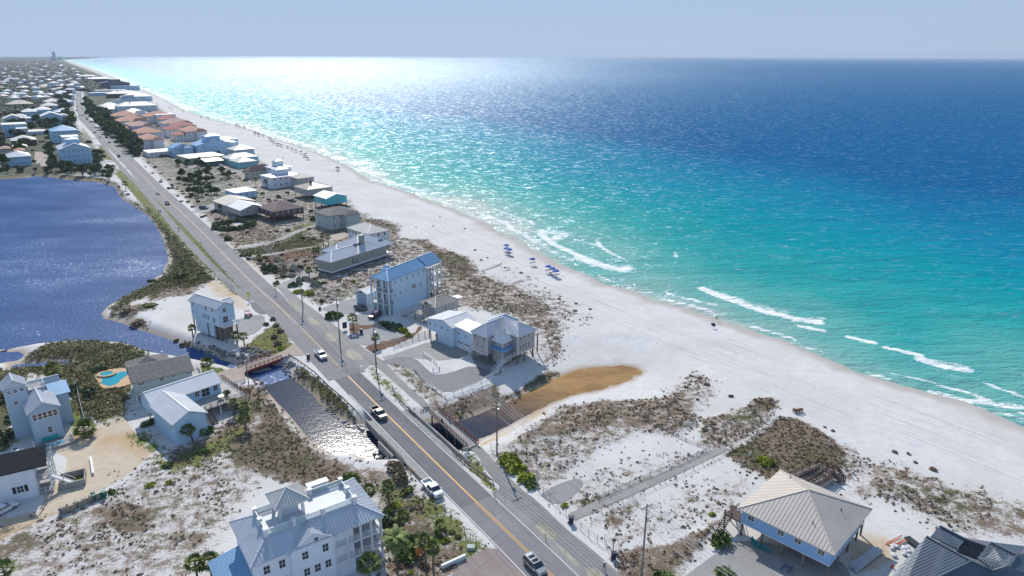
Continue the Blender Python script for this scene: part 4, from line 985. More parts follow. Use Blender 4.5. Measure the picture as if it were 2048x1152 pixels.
# --- big white house with roof terrace and cupola (bottom left centre)
f = fr3((459, 1046), (501, 1136), (773, 1045), 9.0); f.La = 12.6; f.Lc = 21.2
h, hb = house('terrace_house', 'large white house with a glass railed roof terrace and cupola, bottom centre', f)
b = MB(); o = .6; b.box(f, o, f.La - o, o, f.Lc - 5.2, 0, 8.9); b.box(f, 3.4, f.La - o, f.Lc - 5.2, f.Lc - o, 0, 8.9); b.build('wall', M['wall white'], h, hb)
wp = f.sub(0, 0, f.La, f.Lc)
b = MB(); T0, T1 = 3.3, 9.3; U0, U1 = 3.4, 17.6; zt = 11.0   # terrace deck
e4 = [f.w(0, 0, 9.05), f.w(f.La, 0, 9.05), f.w(f.La, f.Lc, 9.05), f.w(0, f.Lc, 9.05)]; d4 = [f.w(T0, U0, zt), f.w(T1, U0, zt), f.w(T1, U1, zt), f.w(T0, U1, zt)]
for i in range(4):
    q = [e4[i], e4[(i + 1) % 4], d4[(i + 1) % 4], d4[i]]; b.poly(q); ribs(b, q, .5, .08, .08); b.bar(np.array(e4[i]) + [0, 0, .05], np.array(d4[i]) + [0, 0, .05], .25, .1)
b.poly([(p[0], p[1], 8.85) for p in e4][::-1])
for i in range(4): b.poly([(*e4[i][:2], 8.85), (*e4[(i + 1) % 4][:2], 8.85), e4[(i + 1) % 4], e4[i]])
# front cross gable
G0, G1 = 5.9, 12.6; gm = (G0 + G1) / 2
for q in ([f.w(-.2, G0 - .5, 8.7), f.w(5, G0 - .5, 8.7), f.w(5, gm, 11.0), f.w(-.2, gm, 11.0)], [f.w(-.2, G1 + .5, 8.7), f.w(5, G1 + .5, 8.7), f.w(5, gm, 11.0), f.w(-.2, gm, 11.0)]):
    b.hexa([(p[0], p[1], p[2] - .15) for p in q], q); ribs(b, q, .5, .08, .08)
b.build('roof', M['roof silver'], h, hb)
b = MB(); b.hexa([f.w(.15, G0, 0), f.w(.15, G1, 0), f.w(.15, G1, 8.7), f.w(.15, gm, 10.8), f.w(.15, G0, 8.7)], [f.w(.75, G0, 0), f.w(.75, G1, 0), f.w(.75, G1, 8.7), f.w(.75, gm, 10.8), f.w(.75, G0, 8.7)]); b.build('gable_wall', M['wall white'], h, hb)
b = MB(); b.box(f, T0 - .1, T1 + .1, U0 - .1, U1 + .1, 10.7, zt + .05); b.build('terrace_floor', mat('white terrace tiles', (.62, .64, .66), .6, var=.06), h, hb)
gl, N, L, bs_ = nt('clear railing glass'); bs_.inputs['Base Color'].default_value = (.55, .72, .72, 1); bs_.inputs['Roughness'].default_value = .1; bs_.inputs['Alpha'].default_value = .45; M['railglass'] = gl
bay = [(T0, U0), (T0, 7.7), (T0, 12.3), (T0, U1), (6.3, U1), (T1, U1), (T1, 12.3), (T1, U0), (6.3, U0)]
for (a_, c2) in bay:
    b = MB(); b.box(f, a_ - .28, a_ + .28, c2 - .28, c2 + .28, zt - .6, zt + 1.15); b.box(f, a_ - .36, a_ + .36, c2 - .36, c2 + .36, zt + 1.15, zt + 1.28); b.build('pillar', M['white'], h, hb)
for i in range(len(bay)):
    p, q = bay[i], bay[(i + 1) % len(bay)]; b = MB(); b.bar(f.w(*p, zt + 1.0), f.w(*q, zt + 1.0), .12, .12); b.bar(f.w(*p, zt + .12), f.w(*q, zt + .12), .1, .1); b.build('rail', M['white'], h, hb)
    b = MB(); b.bar(f.w(*p, zt + .55), f.w(*q, zt + .55), .02, .78); b.build('glass_panel', M['railglass'], h, hb)
k0, k1, k2, k3 = 5.0, 9.4, 5.8, 10.4
b = MB()
for a_ in (k0 + .5, k1 - .5):
    for c2 in (k2 + .5, k3 - .5): b = MB(); b.box(f, a_ - .22, a_ + .22, c2 - .22, c2 + .22, zt, 13.6); b.build('cupola_post', M['white'], h, hb)
b = MB(); b.box(f, k0 + 1.2, k1 - .8, k2 + 1.0, k3 - 1.0, zt + .06, 13.5); b.build('cupola_wall', M['wall white'], h, hb)
b = MB(); hip(b, f, k0 - .3, k1 + .3, k2 - .4, k3 + .4, 13.8, 1.7, 'a', rib=.45, rw=.08, rh=.08); b.build('cupola_roof', M['roof galv'], h, hb)
b = MB(); b.box(f, T1 + .6, T1 + 1.7, 12.4, 15.6, 9, 12.0); b.box(f, T1 + .5, T1 + 1.8, 12.2, 15.8, 12.0, 12.25); b.build('chimney', M['white'], h, hb)
windows(h, f, 'bc', .15, [(8.0, 7.3, .9, 1.3), (11.2, 7.3, .9, 1.3), (9.9, 9.3, .6, .9), (8.0, 4.2, .9, 1.3), (11.4, 4.2, .9, 1.3), (9.7, 4.2, .9, 1.3)])
windows(h, f, 'bc', .6, [(2.3, 7.1, .9, 1.4), (4.6, 7.1, .9, 1.4), (2.3, 4.0, .9, 1.4), (4.6, 4.0, .9, 1.4)])
windows(h, f, 'ab', .6, [(2.5, 7.1, .9, 1.4), (6.3, 7.1, .9, 1.4), (10, 7.1, .9, 1.4), (2.5, 4, .9, 1.4), (6.3, 4, .9, 1.4)])
# galleries on the road side corner
for lv in (2.9, 5.8):
    for q in ((.35, 3.4, G1 + .1, f.Lc - .3), (3.4, f.La - .5, f.Lc - .6, f.Lc + 1.2)): b = MB(); b.box(f, *q, lv, lv + .3); b.build('balcony', M['white'], h, hb)
    railing(h, [f.w(.45, G1 + .2, 0), f.w(.45, f.Lc - .5, 0), f.w(3.4, f.Lc - .5, 0)], lv + .3, 1.0, M['white'], 2.2, rails=4)
for c2 in (G1 + .25, 14.9, 17.2, 19.0, f.Lc - .5):
    b = MB(); b.box(f, .4, .75, c2 - .17, c2 + .17, 0, 8.85); b.build('column', M['white'], h, hb)
for a_ in (3.6, 7, 10.5):
    b = MB(); b.box(f, a_ - .17, a_ + .17, f.Lc - .65, f.Lc - .3, 0, 8.85); b.build('column', M['white'], h, hb)
windows(h, f, 'bc', 3.4, uspan(3, 16.6, 20.4, 7.2, 1.1, 1.9) + uspan(3, 16.6, 20.4, 4.3, 1.1, 1.9)); windows(h, f, 'BC', f.La - .6, [(4, 7, .9, 1.4), (9, 7, .9, 1.4)])
b = MB(); q = f; shed(b, q, 1.0, f.La - 1.5, -4.2, .55, 4.2, 4.2, 5.2, 5.2, rib=.5); b.build('side_roof', M['roof blue metal'], h, hb)
b = MB(); b.box(f, 1.4, f.La - 1.9, -3.8, .55, 0, 4.1); b.build('side_wing', M['wall white'], h, hb)

# --- white house with black roof (left edge)
f = fr3((-90, 905), (-20, 968), (97, 926), 6.3, Lc=None); L0 = P(97, 926, 6.3)
e1 = P(-20, 958, 6.3)[:2]; f = fr3((-40, 905), (-60, 965), (98, 928), 6.3, La=8.2)
h, hb = house('black_roof_house', 'white boarded house with a black shingle roof and dark shutters at the left edge', f)
b = MB(); b.box(f, .4, f.La - .4, .4, f.Lc - 2.8, 0, 6.2); gwall(b, f, .4, f.La - .4, .4, f.Lc - 2.8, 6.2, 1.9); b.build('wall', M['wall white'], h, hb)
b = MB(); gable(b, f, 0, f.La, 0, f.Lc - .4, 6.3, 2.2, 'c'); b.build('roof', M['roof black'], h, hb)
for lv in (.3, 3.2):
    b = MB(); b.box(f, .6, f.La - .6, f.Lc - 2.8, f.Lc - .3, lv - .2, lv); b.build('balcony', M['deck'], h, hb)
    railing(h, [f.w(.7, f.Lc - 2.7, 0), f.w(.7, f.Lc - .4, 0), f.w(f.La - .7, f.Lc - .4, 0)], lv, 1.0, M['white'], 1.3, pick=.35)
posts(h, f, [(.7, f.Lc - .4), (2.8, f.Lc - .4), (5.4, f.Lc - .4), (f.La - .7, f.Lc - .4), (.7, f.Lc - 2.7)], 0, 6.2, .22, M['trim'], 'post')
windows(h, f, 'bc', .4, [(f.Lc - 9.5, 4.9, 1.1, 1.2), (f.Lc - 5.2, 4.9, .1, .1)][:1] + [(f.Lc - 5.3, 2.3, 1.0, 1.3), (f.Lc - 10.8, 2.3, 1.0, 1.3), (f.Lc - 13, 4.9, .9, .9)])
for u in (f.Lc - 5.3, f.Lc - 10.8):
    for s_ in (-1, 1): sb = MB(); sb.box(f, .32, .42, u + s_ * .95 - .25, u + s_ * .95 + .25, 1.6, 3.0); sb.build('shutter', M['dark'], h, hb)
stairs(h, f.w(1.5, f.Lc - .2, 3.1), f.w(1.5, f.Lc + 3.2, .1), 1.2, M['white'])
b = MB(); g2 = f.sub(.2, f.Lc + .6, 3, 3.2); b.box(g2, 0, 4.4, 0, .2, 0, 1.3); b.box(g2, 0, 4.4, 4.2, 4.4, 0, 1.3); b.box(g2, 0, .2, .2, 4.2, 0, 1.3); b.box(g2, 4.2, 4.4, .2, 4.2, 0, 1.3)
e = b.build('utility_pen', M['greywood'], None, np.array(g2.w(2, 2, 0))); tag(e, 'square grey fenced pen with mossy green floor beside the black roofed house', 'enclosure')
b = MB(); b.box(g2, .2, 4.2, .2, 4.2, 0, .06); b.build('floor', mat('mossy green floor', (.16, .15, .03), .8, var=.2), e, None).location = -Vector(g2.w(2, 2, 0))

# --- blue house with tower, left
def px_wall(b, pts, z0, z1): q = [P(x, y, z0)[:2] for x, y in pts]; b.hexa([(*k, z0) for k in q], [(*k, z1) for k in q])
f = frdir((59, 829), 8.0, 112, 9.5, 6.6)         # main gabled block, gable faces the viewer
f = fr3((40, 797), (54, 829), (123, 815), 8.0, La=8.5)
h, hb = house('tower_house', 'blue grey house with pale metal gables, a square tower and a small roof deck', f)
b = MB(); b.box(f, .4, f.La, .4, f.Lc - .4, 0, 8.0); gwall(b, f, .4, f.La, .4, f.Lc - .4, 8.0, 1.75, 'a'); b.build('wall', M['wall grey'], h, hb)
b = MB(); gable(b, f, -.1, f.La + .2, -.1, f.Lc + .1, 7.9, 2.0, 'a', rib=.5); b.build('roof', M['roof silver'], h, hb)
windows(h, f, 'bc', .4, uspan(5, .7, f.Lc - .7, 6.6, .75, 1.35) + [(f.Lc * .55, 3.0, .8, 1.3)]); windows(h, f, 'ab', .4, [(4, 6.6, .9, 1.3)])
t = f.sub(f.La - 2.6, -2.9, 4.2, 3.9); b = MB(); b.box(t, .3, 4.4, .3, 4.2, 0, 12.2); b.build('tower_wall', M['wall grey'], h, hb)
b = MB(); gable(b, t, -.1, 4.8, -.1, 4.6, 12.2, 1.8, 'a', rib=.5); gwall(b, t, .3, 4.4, .3, 4.2, 12.2, 1.5, 'a'); b.build('tower_roof', M['roof silver'], h, hb)
windows(h, t, 'bc', .3, [(1.1, 11.3, .7, .7), (2.25, 11.3, .7, .7), (3.4, 11.3, .7, .7), (1.9, 8.6, .8, .8)])
t = f.sub(f.La + .1, 1.6, 3.6, 3.4); b = MB(); b.box(t, 0, 3.2, 0, 3.2, 0, 9.6); b.build('deck_block', M['wall grey'], h, hb)
b = MB(); b.box(t, -.1, 3.3, -.1, 3.3, 9.6, 9.72); b.build('roof_deck', M['deck'], h, hb); railing(h, [t.w(0, 0, 0), t.w(0, 3.2, 0), t.w(3.2, 3.2, 0), t.w(3.2, 0, 0), t.w(0, 0, 0)], 9.72, 1.0, M['white'], 1.1, pick=.3)
t = f.sub(f.La - 1.5, f.Lc - .6, 4.5, 3.6); b = MB(); b.box(t, 0, 4.2, 0, 3.2, 0, 7.6); b.build('side_wing', M['wall grey'], h, hb)
b = MB(); shed(b, t, -.3, 4.6, -.2, 3.7, 7.7, 8.9, 8.9, 7.7, rib=.5); b.build('wing_roof', M['roof blue metal'], h, hb)
t = f.sub(f.La + 3.4, 2.2, 3, 6); b = MB(); b.box(t, 0, 3, 0, 5.6, 0, 8.2); b.build('rear_wing', M['wall grey'], h, hb); b = MB(); gable(b, t, -.3, 3.3, -.3, 6, 8.3, 1.5, 'c', rib=.5); b.build('rear_roof', M['roof silver'], h, hb)
t = f.sub(-3.6, -.2, 3.6, f.Lc + .8); b = MB(); b.box(t, 0, 3.9, 0, t.Lc, .0, .5); b.build('patio', M['slab'], h, hb)
b = MB(); b.box(t, 1.0, 2.6, 1.4, t.Lc - 1.6, .505, .56); o = b.build('plunge_pool', mat('light pool water', (.05, .42, .55), .1, var=.05), h, hb)
railing(h, [t.w(3.6, 0, 0), t.w(0, 0, 0), t.w(0, t.Lc, 0), t.w(3.6, t.Lc, 0)], .5, 1.2, M['white'], 1.6, pick=.25)
b = MB(); b.box(f, .2, .38, 1.4, f.Lc - 1.6, .6, 1.5); b.build('teal_screen', M['door teal'], h, hb)
b = MB(); t = f.sub(-5.2, -4.2, 2, 2); b.box(t, 0, 1.7, 0, 2.0, 0, 2.3); b.box(t, -.1, 1.8, -.1, 2.1, 2.3, 2.42); b.box(t, .6, 1.1, .7, 1.2, 2.42, 2.8); tag(b.build('pool_shed', M['white'], None, np.array(t.w(1, 1, 0))), 'small white box shed with a cap between the tower house and the black roof', 'shed')

# --- tan shingle-roofed house by the lake channel
f = fr3((244, 706), (253, 767), (391, 749), 6.0, La=12.0)
f = fr3((254, 738), (261, 768), (391, 748), 6.0)
Lc = f.Lc; h, hb = house('shingle_house', 'green grey stilted house with a broad brown grey shingle roof by the lake channel', f)
b = MB(); b.box(f, .7, 5.6, .5, Lc - .5, 2.8, 5.9); b.box(f, .7, 5.6, 4.2, Lc - .5, 0, 2.8); b.box(f, 5.6, 11.5, .5, Lc - 4.5, 0, 5.9); b.build('wall', M['wall green grey'], h, hb)
b = MB(); gable(b, f, 0, 11.4, 0, Lc, 6.0, 2.1, 'c', off=.5); hip(b, f, 5.7, 14.5, -.2, Lc - 4.2, 6.1, 2.3, 'a'); b.build('roof', M['roof shingle'], h, hb)
b = MB(); b.tube(f.w(9.5, 8.2, 7.4), f.w(9.5, 8.2, 8.9), .22); b.build('vent', M['white'], h, hb)
windows(h, f, 'bc', .7, [(2.2, 5.2, 1.3, .55), (6.7, 5.2, 1.0, .8), (9.3, 5.3, .9, .45), (12.8, 5.3, 1.2, .55), (10.4, 2.6, 1.0, .9), (13.2, 2.6, 1.0, .9)])
windows(h, f, 'AB', Lc - .5, [(2, 4.6, 1, 1.4), (4, 4.6, 1, 1.4)])
posts(h, f, [(.9, .7), (.9, 3.9), (4, .7)], 0, 2.8, .25, M['trim'], 'post')
b = MB(); b.box(f, 1, 8.5, Lc - .5, Lc + 1.9, 2.7, 2.9); b.build('balcony', M['deck'], h, hb); railing(h, [f.w(1, Lc - .4, 0), f.w(1, Lc + 1.9, 0), f.w(8.5, Lc + 1.9, 0), f.w(8.5, Lc - .4, 0)], 2.9, 1.0, M['white'], 1.2, pick=.25)
posts(h, f, [(1.1, Lc + 1.8), (4.5, Lc + 1.8), (8.4, Lc + 1.8)], 0, 2.7, .22, M['trim'], 'post')
# pool beside it
pl_ = smooth_line(np.vstack([PL([(203, 768), (204, 757), (222, 752), (238, 745), (253, 742), (255, 752), (244, 757), (236, 768), (218, 773)])] * 1), 2)
e = empty('swimming_pool', (*pl_.mean(0), 0), 'kidney shaped turquoise swimming pool with an orange tan deck', 'pool'); eb = np.array(e.location)
o = sheet('pool_deck', PL([(190, 752), (200, 742), (228, 738), (252, 736), (262, 745), (262, 768), (240, 775), (205, 777), (196, 766)]), .10, mat('orange tan pool deck', (.55, .36, .20), .8, var=.12), .1, None); o.parent = e; o.location = -Vector(eb)
o = sheet('pool_water', pl_, .125, mat('turquoise pool water', (.015, .33, .42), .08, var=.08), 0, None); o.parent = e; o.location = -Vector(eb)
c0 = P(213, 748, .3); b = MB(); n_ = 20
for k in range(n_):
    t0_, t1_ = 2 * math.pi * k / n_, 2 * math.pi * (k + 1) / n_
    q = [(c0[0] + r_ * 1.25 * math.cos(t_), c0[1] + r_ * math.sin(t_)) for r_, t_ in ((1.3, t0_), (1.9, t0_), (1.9, t1_), (1.3, t1_))]; b.hexa([(*k_, .1) for k_ in q], [(*k_, .5) for k_ in q])
b.build('spa_rim', mat('tan stone rim', (.5, .35, .2), .8), e, eb); b = MB(); b.poly([(c0[0] + 1.6 * math.cos(2 * math.pi * k / n_), c0[1] + 1.3 * math.sin(2 * math.pi * k / n_), .42) for k in range(n_)]); b.build('spa_water', mat('turquoise pool water', (.015, .33, .42), .08), e, eb)

# --- pale blue L house with deck
f = fr3((302, 813), (344, 856), (454, 797), 5.3)   # long gable
f = frdir((345, 852), 5.2, 133, 6.4, 16.8)
h, hb = house('deck_house', 'pale blue stilted house with a white L shaped metal roof and big corner deck', f)
R0 = P(302, 812, 5.2)[:2]; 
a1, a2, a3 = P(344, 851, 5.2), P(418, 827, 5.2), P(300, 806, 5.2)
g = fr3((310, 822), (344, 851), (419, 827), 5.2)       # front wing: gable end (towards viewer) between 344 and 419
b = MB(); b.box(g, .3, g.La + 3, .5, g.Lc - .5, 0.0, 5.1); gwall(b, g, .3, g.La + 3, .5, g.Lc - .5, 5.1, 1.6, 'a'); b.build('wall', M['wall ltblue'], h, hb)
b = MB(); gable(b, g, 0, g.La + 4.5, 0, g.Lc, 5.2, 1.9, 'a', rib=.55)
k = fr3((300, 806), (318, 822), (455, 797), 5.2); kk = Fr(P(302, 813, 5.2)[:2], g.ea, g.ec, 8, 18)
gable(b, kk, .0, 7.8, 0.0, 16.4, 5.25, 2.0, 'c', rib=.55); b.build('roof', M['roof white'], h, hb)
b = MB(); b.box(kk, .5, 7.3, .4, 16.0, 2.5, 5.15); gwall(b, kk, .5, 7.3, .4, 16.0, 5.15, 1.7, 'c'); b.build('wall', M['wall ltblue'], h, hb)
windows(h, kk, 'bc', .5, [(10.4, 4.2, 1, 1.3), (12.4, 3.9, 1.8, 1.9), (14.8, 4.2, 1, 1.3)]); windows(h, g, 'ab', .5, [(2, 3.9, .7, .7)])
b = MB(); b.box(kk, -5.4, .5, 9.4, 19.6, 2.35, 2.55); b.box(kk, .5, 7.3, 16.0, 19.6, 2.35, 2.55); b.build('deck', M['deck'], h, hb)
railing(h, [kk.w(-5.4, 9.6, 0), kk.w(-5.4, 19.6, 0), kk.w(7.3, 19.6, 0), kk.w(7.3, 16.2, 0)], 2.55, 1.05, M['brownwood'], 1.5, pick=.3)
posts(h, kk, [(-5.2, 9.8), (-5.2, 13), (-5.2, 16.2), (-5.2, 19.4), (0, 19.4), (7, 19.4), (.7, .6), (.7, 4), (4, .6), (3.5, 19.4)], 0, 2.4, .25, M['white'], 'post')
stairs(h, kk.w(-5.3, 10.0, 2.5), kk.w(-9.0, 9.8, 0), 1.3, M['brownwood'])
e = empty('patio_table', kk.w(-2.8, 14.5, 2.56), 'round grey patio table on the corner deck of the pale blue house', 'table'); b = MB(); b.tube((0, 0, .7), (0, 0, .76), .7, n=16); b.build('tabletop', M['metal'], e); b = MB(); b.tube((0, 0, 0), (0, 0, .7), .08); b.build('leg', M['metal'], e)
def chair(name, label, loc, rz, m, s=1.0, group=None, cat='chair'):
    e = empty(name, loc, label, cat, group, rz); F0 = Fr((0, 0), np.array([1., 0.]), np.array([0., 1.]), 1, 1)
    b = MB(); b.hexa([(-.3 * s, -.3 * s, .3 * s), (.3 * s, -.3 * s, .3 * s), (.27 * s, .3 * s, .2 * s), (-.27 * s, .3 * s, .2 * s)], [(-.3 * s, -.3 * s, .36 * s), (.3 * s, -.3 * s, .36 * s), (.27 * s, .3 * s, .26 * s), (-.27 * s, .3 * s, .26 * s)]); b.build('seat', m, e)
    b = MB()
    for k in range(5): x = (k - 2) * .125 * s; b.bar((x, .26 * s, .22 * s), (x * 1.15, .62 * s, (1.0 - abs(k - 2) * .05) * s), .105 * s, .025)
    b.build('backrest', m, e)
    for sx in (-1, 1):
        b = MB(); b.bar((sx * .33 * s, -.32 * s, .55 * s), (sx * .33 * s, .4 * s, .5 * s), .12 * s, .03); b.build('armrest', m, e)
        for y, z_ in ((-.28, .54), (.3, .5)): b = MB(); b.bar((sx * .33 * s, y * s, 0), (sx * .33 * s, y * s, z_ * s), .07 * s); b.build('leg', m, e)
    return e
for k, (u, v_, r_) in enumerate(((-3.8, 13.7, 2), (-1.9, 15.4, 5), (-3.8, 15.5, .7))): chair('patio_chair', ['dark patio chair on the corner deck nearest the roof edge of the blue house', 'dark patio chair on the corner deck nearest the white house wall', 'dark patio chair on the corner deck nearest the outer railing'][k], kk.w(u, v_, 2.56), r_, M['dark'], group='patio chairs on the corner deck')

# --- tall pale stilt house by the lake
f = frdir((434, 617), 10.6, 125, 4.6, 4.2)
f = fr3((377, 600), (434, 618), (461, 608), 10.4)
h, hb = house('stilt_house', 'tall narrow pale blue house on stilts above the rocks at the lake mouth', f)
A_, Cc = f.La, f.Lc
b = MB(); b.box(f, .25, A_ - .25, .2, Cc - .2, 4.6, 10.3); gwall(b, f, .25, A_ - .25, .2, Cc - .2, 10.3, 1.25, 'a'); b.box(f, 3.6, A_ - 1.2, .5, Cc - .5, .6, 4.6); b.build('wall', M['wall pale'], h, hb)
b = MB(); gable(b, f, -.1, A_ + .2, -.25, Cc + .25, 10.35, 1.45, 'a', rib=.5); b.build('roof', M['roof silver'], h, hb)
t = f.sub(2.0, Cc - 1, 3, 3); b = MB(); b.box(t, 0, 3.4, 0, 3, 4.6, 10.0); b.build('rear_wall', M['wall pale'], h, hb); b = MB(); gable(b, t, -.3, 3.7, 0, 3.4, 10.1, 1.1, 'c', rib=.5); b.build('rear_roof', M['roof silver'], h, hb)
windows(h, f, 'ab', .2, [(A_ * .2, 9.4, .8, 1.2), (A_ * .42, 9.4, .8, 1.2), (A_ * .88, 9.4, .45, 1.2), (A_ * .18, 6.3, .9, 1.3), (A_ * .38, 6.6, .5, 1.4), (A_ * .46, 6.6, .5, 1.4), (A_ * .54, 6.6, .5, 1.4), (A_ * .8, 7.0, .5, .6), (A_ * .92, 7.0, .4, .6)])
windows(h, f, 'bc', .25, [(Cc * .5, 9.2, .9, 1.2), (Cc * .5, 6.4, 1.6, 1.7)])
b = MB(); b.box(f, -2.0, .25, .1, Cc + .3, 4.7, 4.9); b.build('balcony', M['white'], h, hb); railing(h, [f.w(.2, .1, 0), f.w(-2, .1, 0), f.w(-2, Cc + .3, 0), f.w(.2, Cc + .3, 0)], 4.9, 1.1, M['white'], 1.1, pick=.18)
posts(h, f, [(a_, c2) for a_ in (-1.8, .5, 2.6, 6.5, A_ - .5) for c2 in (.4, Cc - .4)], -1.5, 4.7, .3)
b = MB(); b.box(f, .6, 3.5, .7, Cc - .5, -1.5, 4.6); b.build('lattice_screen', M['carpark'], h, hb)

def frAC(A, Cc, z, ang=135.0):
    a, c = P(*A, z)[:2], P(*Cc, z)[:2]; t = math.radians(ang)
    ea = np.array([math.cos(t), math.sin(t)]); ec = np.array([math.cos(t - math.pi / 2), math.sin(t - math.pi / 2)])
    d = c - a; return Fr(a + ec * 0 - ea * (-(d @ ea)) if False else a + ea * (d @ ea), ea, ec, -(d @ ea), d @ ec)

# --- R4: turreted tan house with the garage wing
f = frAC((940, 663), (1074, 659), 8.3, 137); A_, Cc = f.La, f.Lc
h, hb = house('turret_house', 'tan house with a white pointed turret roof and ribbed metal hips by the creek', f)
na, nc = 6.3, 6.3     # notch at the near corner
b = MB(); b.box(f, na, A_ - .5, .5, nc, 2.9, 8.2); b.box(f, .5, A_ - .5, nc, Cc - .5, 2.9, 8.2); b.box(f, 2.6, na, 2.6, nc, .6, 7.2); b.build('wall', M['wall tan'], h, hb)
def cap(b, fr, pts, ze, pk):   # roof faces given by corner list and a peak
    for i in range(len(pts)):
        q = [fr.w(*pts[i], ze), fr.w(*pts[(i + 1) % len(pts)], ze), fr.w(*pk, pk_z)]
b = MB(); e_ = .2
pk_z = 8.3 + 3.0; hipm = (A_ / 2 + 2.2, Cc / 2 + 2.2)
q4 = lambda a, c, z=8.3: f.w(a, c, z)
# L-shaped hip: left wing ridge along ea, right wing ridge along ec, meeting at a peak; valley to the notch
Pk = f.w(na + (A_ - na) / 2 - .5, nc + (Cc - nc) / 2 - .5, 10.9); lw = f.w(na + (A_ - na) / 2, (Cc + 0) / 2 - 3.0, 10.9)
fs = [[q4(na - .3, 0), q4(A_, 0), f.w((na + A_) / 2, (A_ - na) / 2, 10.7)], [q4(A_, 0), q4(A_, Cc), Pk, f.w((na + A_) / 2, (A_ - na) / 2, 10.7)], [q4(na - .3, 0), f.w((na + A_) / 2, (A_ - na) / 2, 10.7), Pk, q4(na - .3, nc - .3)],
      [q4(0, nc - .3), q4(0, Cc), f.w((Cc - nc) / 2, (nc + Cc) / 2, 10.7)], [q4(0, Cc), q4(A_, Cc), Pk, f.w((Cc - nc) / 2, (nc + Cc) / 2, 10.7)], [q4(0, nc - .3), f.w((Cc - nc) / 2, (nc + Cc) / 2, 10.7), Pk, q4(na - .3, nc - .3)]]
for q in fs: b.poly(q); ribs(b, q, .5, .08, .08)
for p, q in ((q4(A_, 0), fs[0][2]), (q4(na - .3, 0), fs[0][2]), (fs[0][2], Pk), (q4(0, nc - .3), fs[3][2]), (q4(0, Cc), fs[3][2]), (fs[3][2], Pk), (q4(A_, Cc), Pk)): b.bar(np.array(p) + [0, 0, .06], np.array(q) + [0, 0, .06], .2, .08)
lo6 = [(na - .3, 0), (A_, 0), (A_, Cc), (0, Cc), (0, nc - .3), (na - .3, nc - .3)]
for i in range(6): b.poly([f.w(*lo6[i], 8.1), f.w(*lo6[(i + 1) % 6], 8.1), f.w(*lo6[(i + 1) % 6], 8.3), f.w(*lo6[i], 8.3)])
b.poly([f.w(*p, 8.1) for p in lo6][::-1]); b.build('roof', M['roof silver'], h, hb)
b = MB(); tp = [(1.9, 1.9), (na, 1.9), (na, nc), (1.9, nc)]; tt = f.w(4.2, 4.2, 13.4); mid = [(3.4, 3.4), (5.1, 3.4), (5.1, 5.1), (3.4, 5.1)]
for i in range(4):
    q = [f.w(*tp[i], 7.0), f.w(*tp[(i + 1) % 4], 7.0), f.w(*mid[(i + 1) % 4], 9.0), f.w(*mid[i], 9.0)]; b.poly(q); ribs(b, q, .45, .06, .07)
    q2 = [f.w(*mid[i], 9.0), f.w(*mid[(i + 1) % 4], 9.0), tt]; b.poly(q2); ribs(b, q2, .45, .06, .07)
b.poly([f.w(*p, 6.98) for p in tp][::-1]); b.build('turret_roof', M['roof white'], h, hb)
b = MB()
for q in ([f.w(1.4, 1.4, 4.9), f.w(na, 1.4, 4.9), f.w(na, 2.65, 5.5), f.w(2.65, 2.65, 5.5)], [f.w(1.4, 1.4, 4.9), f.w(1.4, nc, 4.9), f.w(2.65, nc, 5.5), f.w(2.65, 2.65, 5.5)]):
    b.hexa([(p[0], p[1], p[2] - .15) for p in q], q); ribs(b, q, .45, .06, .06)
b.build('skirt_roof', M['roof blue metal'], h, hb)
for (a_, c2, z0_, z1_) in ((na, .5, 2.9, 8.1), (A_ - .5, .5, 2.9, 8.1), (.5, nc, 2.9, 8.1), (.5, Cc - .5, 2.9, 8.1), (2.6, 2.6, .6, 7)): b = MB(); b.box(f, a_ - .1, a_ + .1, c2 - .1, c2 + .1, z0_, z1_); b.build('corner_trim', M['trim'], h, hb)
for q in ((na, A_ - .5, .44, .5), (.44, .5, nc, Cc - .5)): b = MB(); b.box(f, *q, 2.85, 3.05); b.build('sill_trim', M['trim'], h, hb)
windows(h, f, 'ab', .5, [(na + 1.2, 7.2, .65, 1.2), (A_ - 1.6, 7.2, .65, 1.2), (na + 1.7, 4.9, .8, 1.0), (A_ - 2.2, 4.9, .8, 1.0)])
windows(h, f, 'bc', .5, [(nc + 1.3, 7.3, .8, .8), (nc + 2.8, 7.3, .8, .8), (nc + 4.4, 7.3, .8, .8), (nc + 1.2, 4.7, .75, 1.4), (nc + 2.3, 4.7, .75, 1.4), (nc + 3.4, 4.7, .75, 1.4), (nc + 4.5, 4.7, .75, 1.4)])
windows(h, f, 'ab', 2.6, [(3.6, 6.2, .5, .7), (5.2, 6.2, .5, .7), (3.6, 4.0, .5, .7)]); windows(h, f, 'bc', 2.6, [(3.4, 6.2, .5, .7), (5.3, 6.2, .5, .7), (3.6, 4.2, .5, .7), (4.8, 4.2, .5, .7)])
posts(h, f, [(na + .3, .8), (A_ - .8, .8), (A_ - .8, 5), (.8, nc + .3), (.8, Cc - .8), (5, Cc - .8), (.8, 9.5), (A_ - .8, Cc - .8)], 0, 2.9, .35)
b = MB(); b.box(f, 3.2, A_ - 3, 3.2, Cc - 3, 0, 2.9); b.build('lower_wall', M['carpark'], h, hb)
b = MB(); b.box(f, .6, 2.6, 2.4, nc + .3, 2.7, 2.88); b.build('landing', M['deck'], h, hb); stairs(h, f.w(1.6, 2.6, 2.8), f.w(1.2, -2.4, .05), 1.2, M['white']); railing(h, [f.w(.6, 2.6, 0), f.w(.6, nc + .3, 0)], 2.88, 1, M['white'], 1.2, pick=.2)
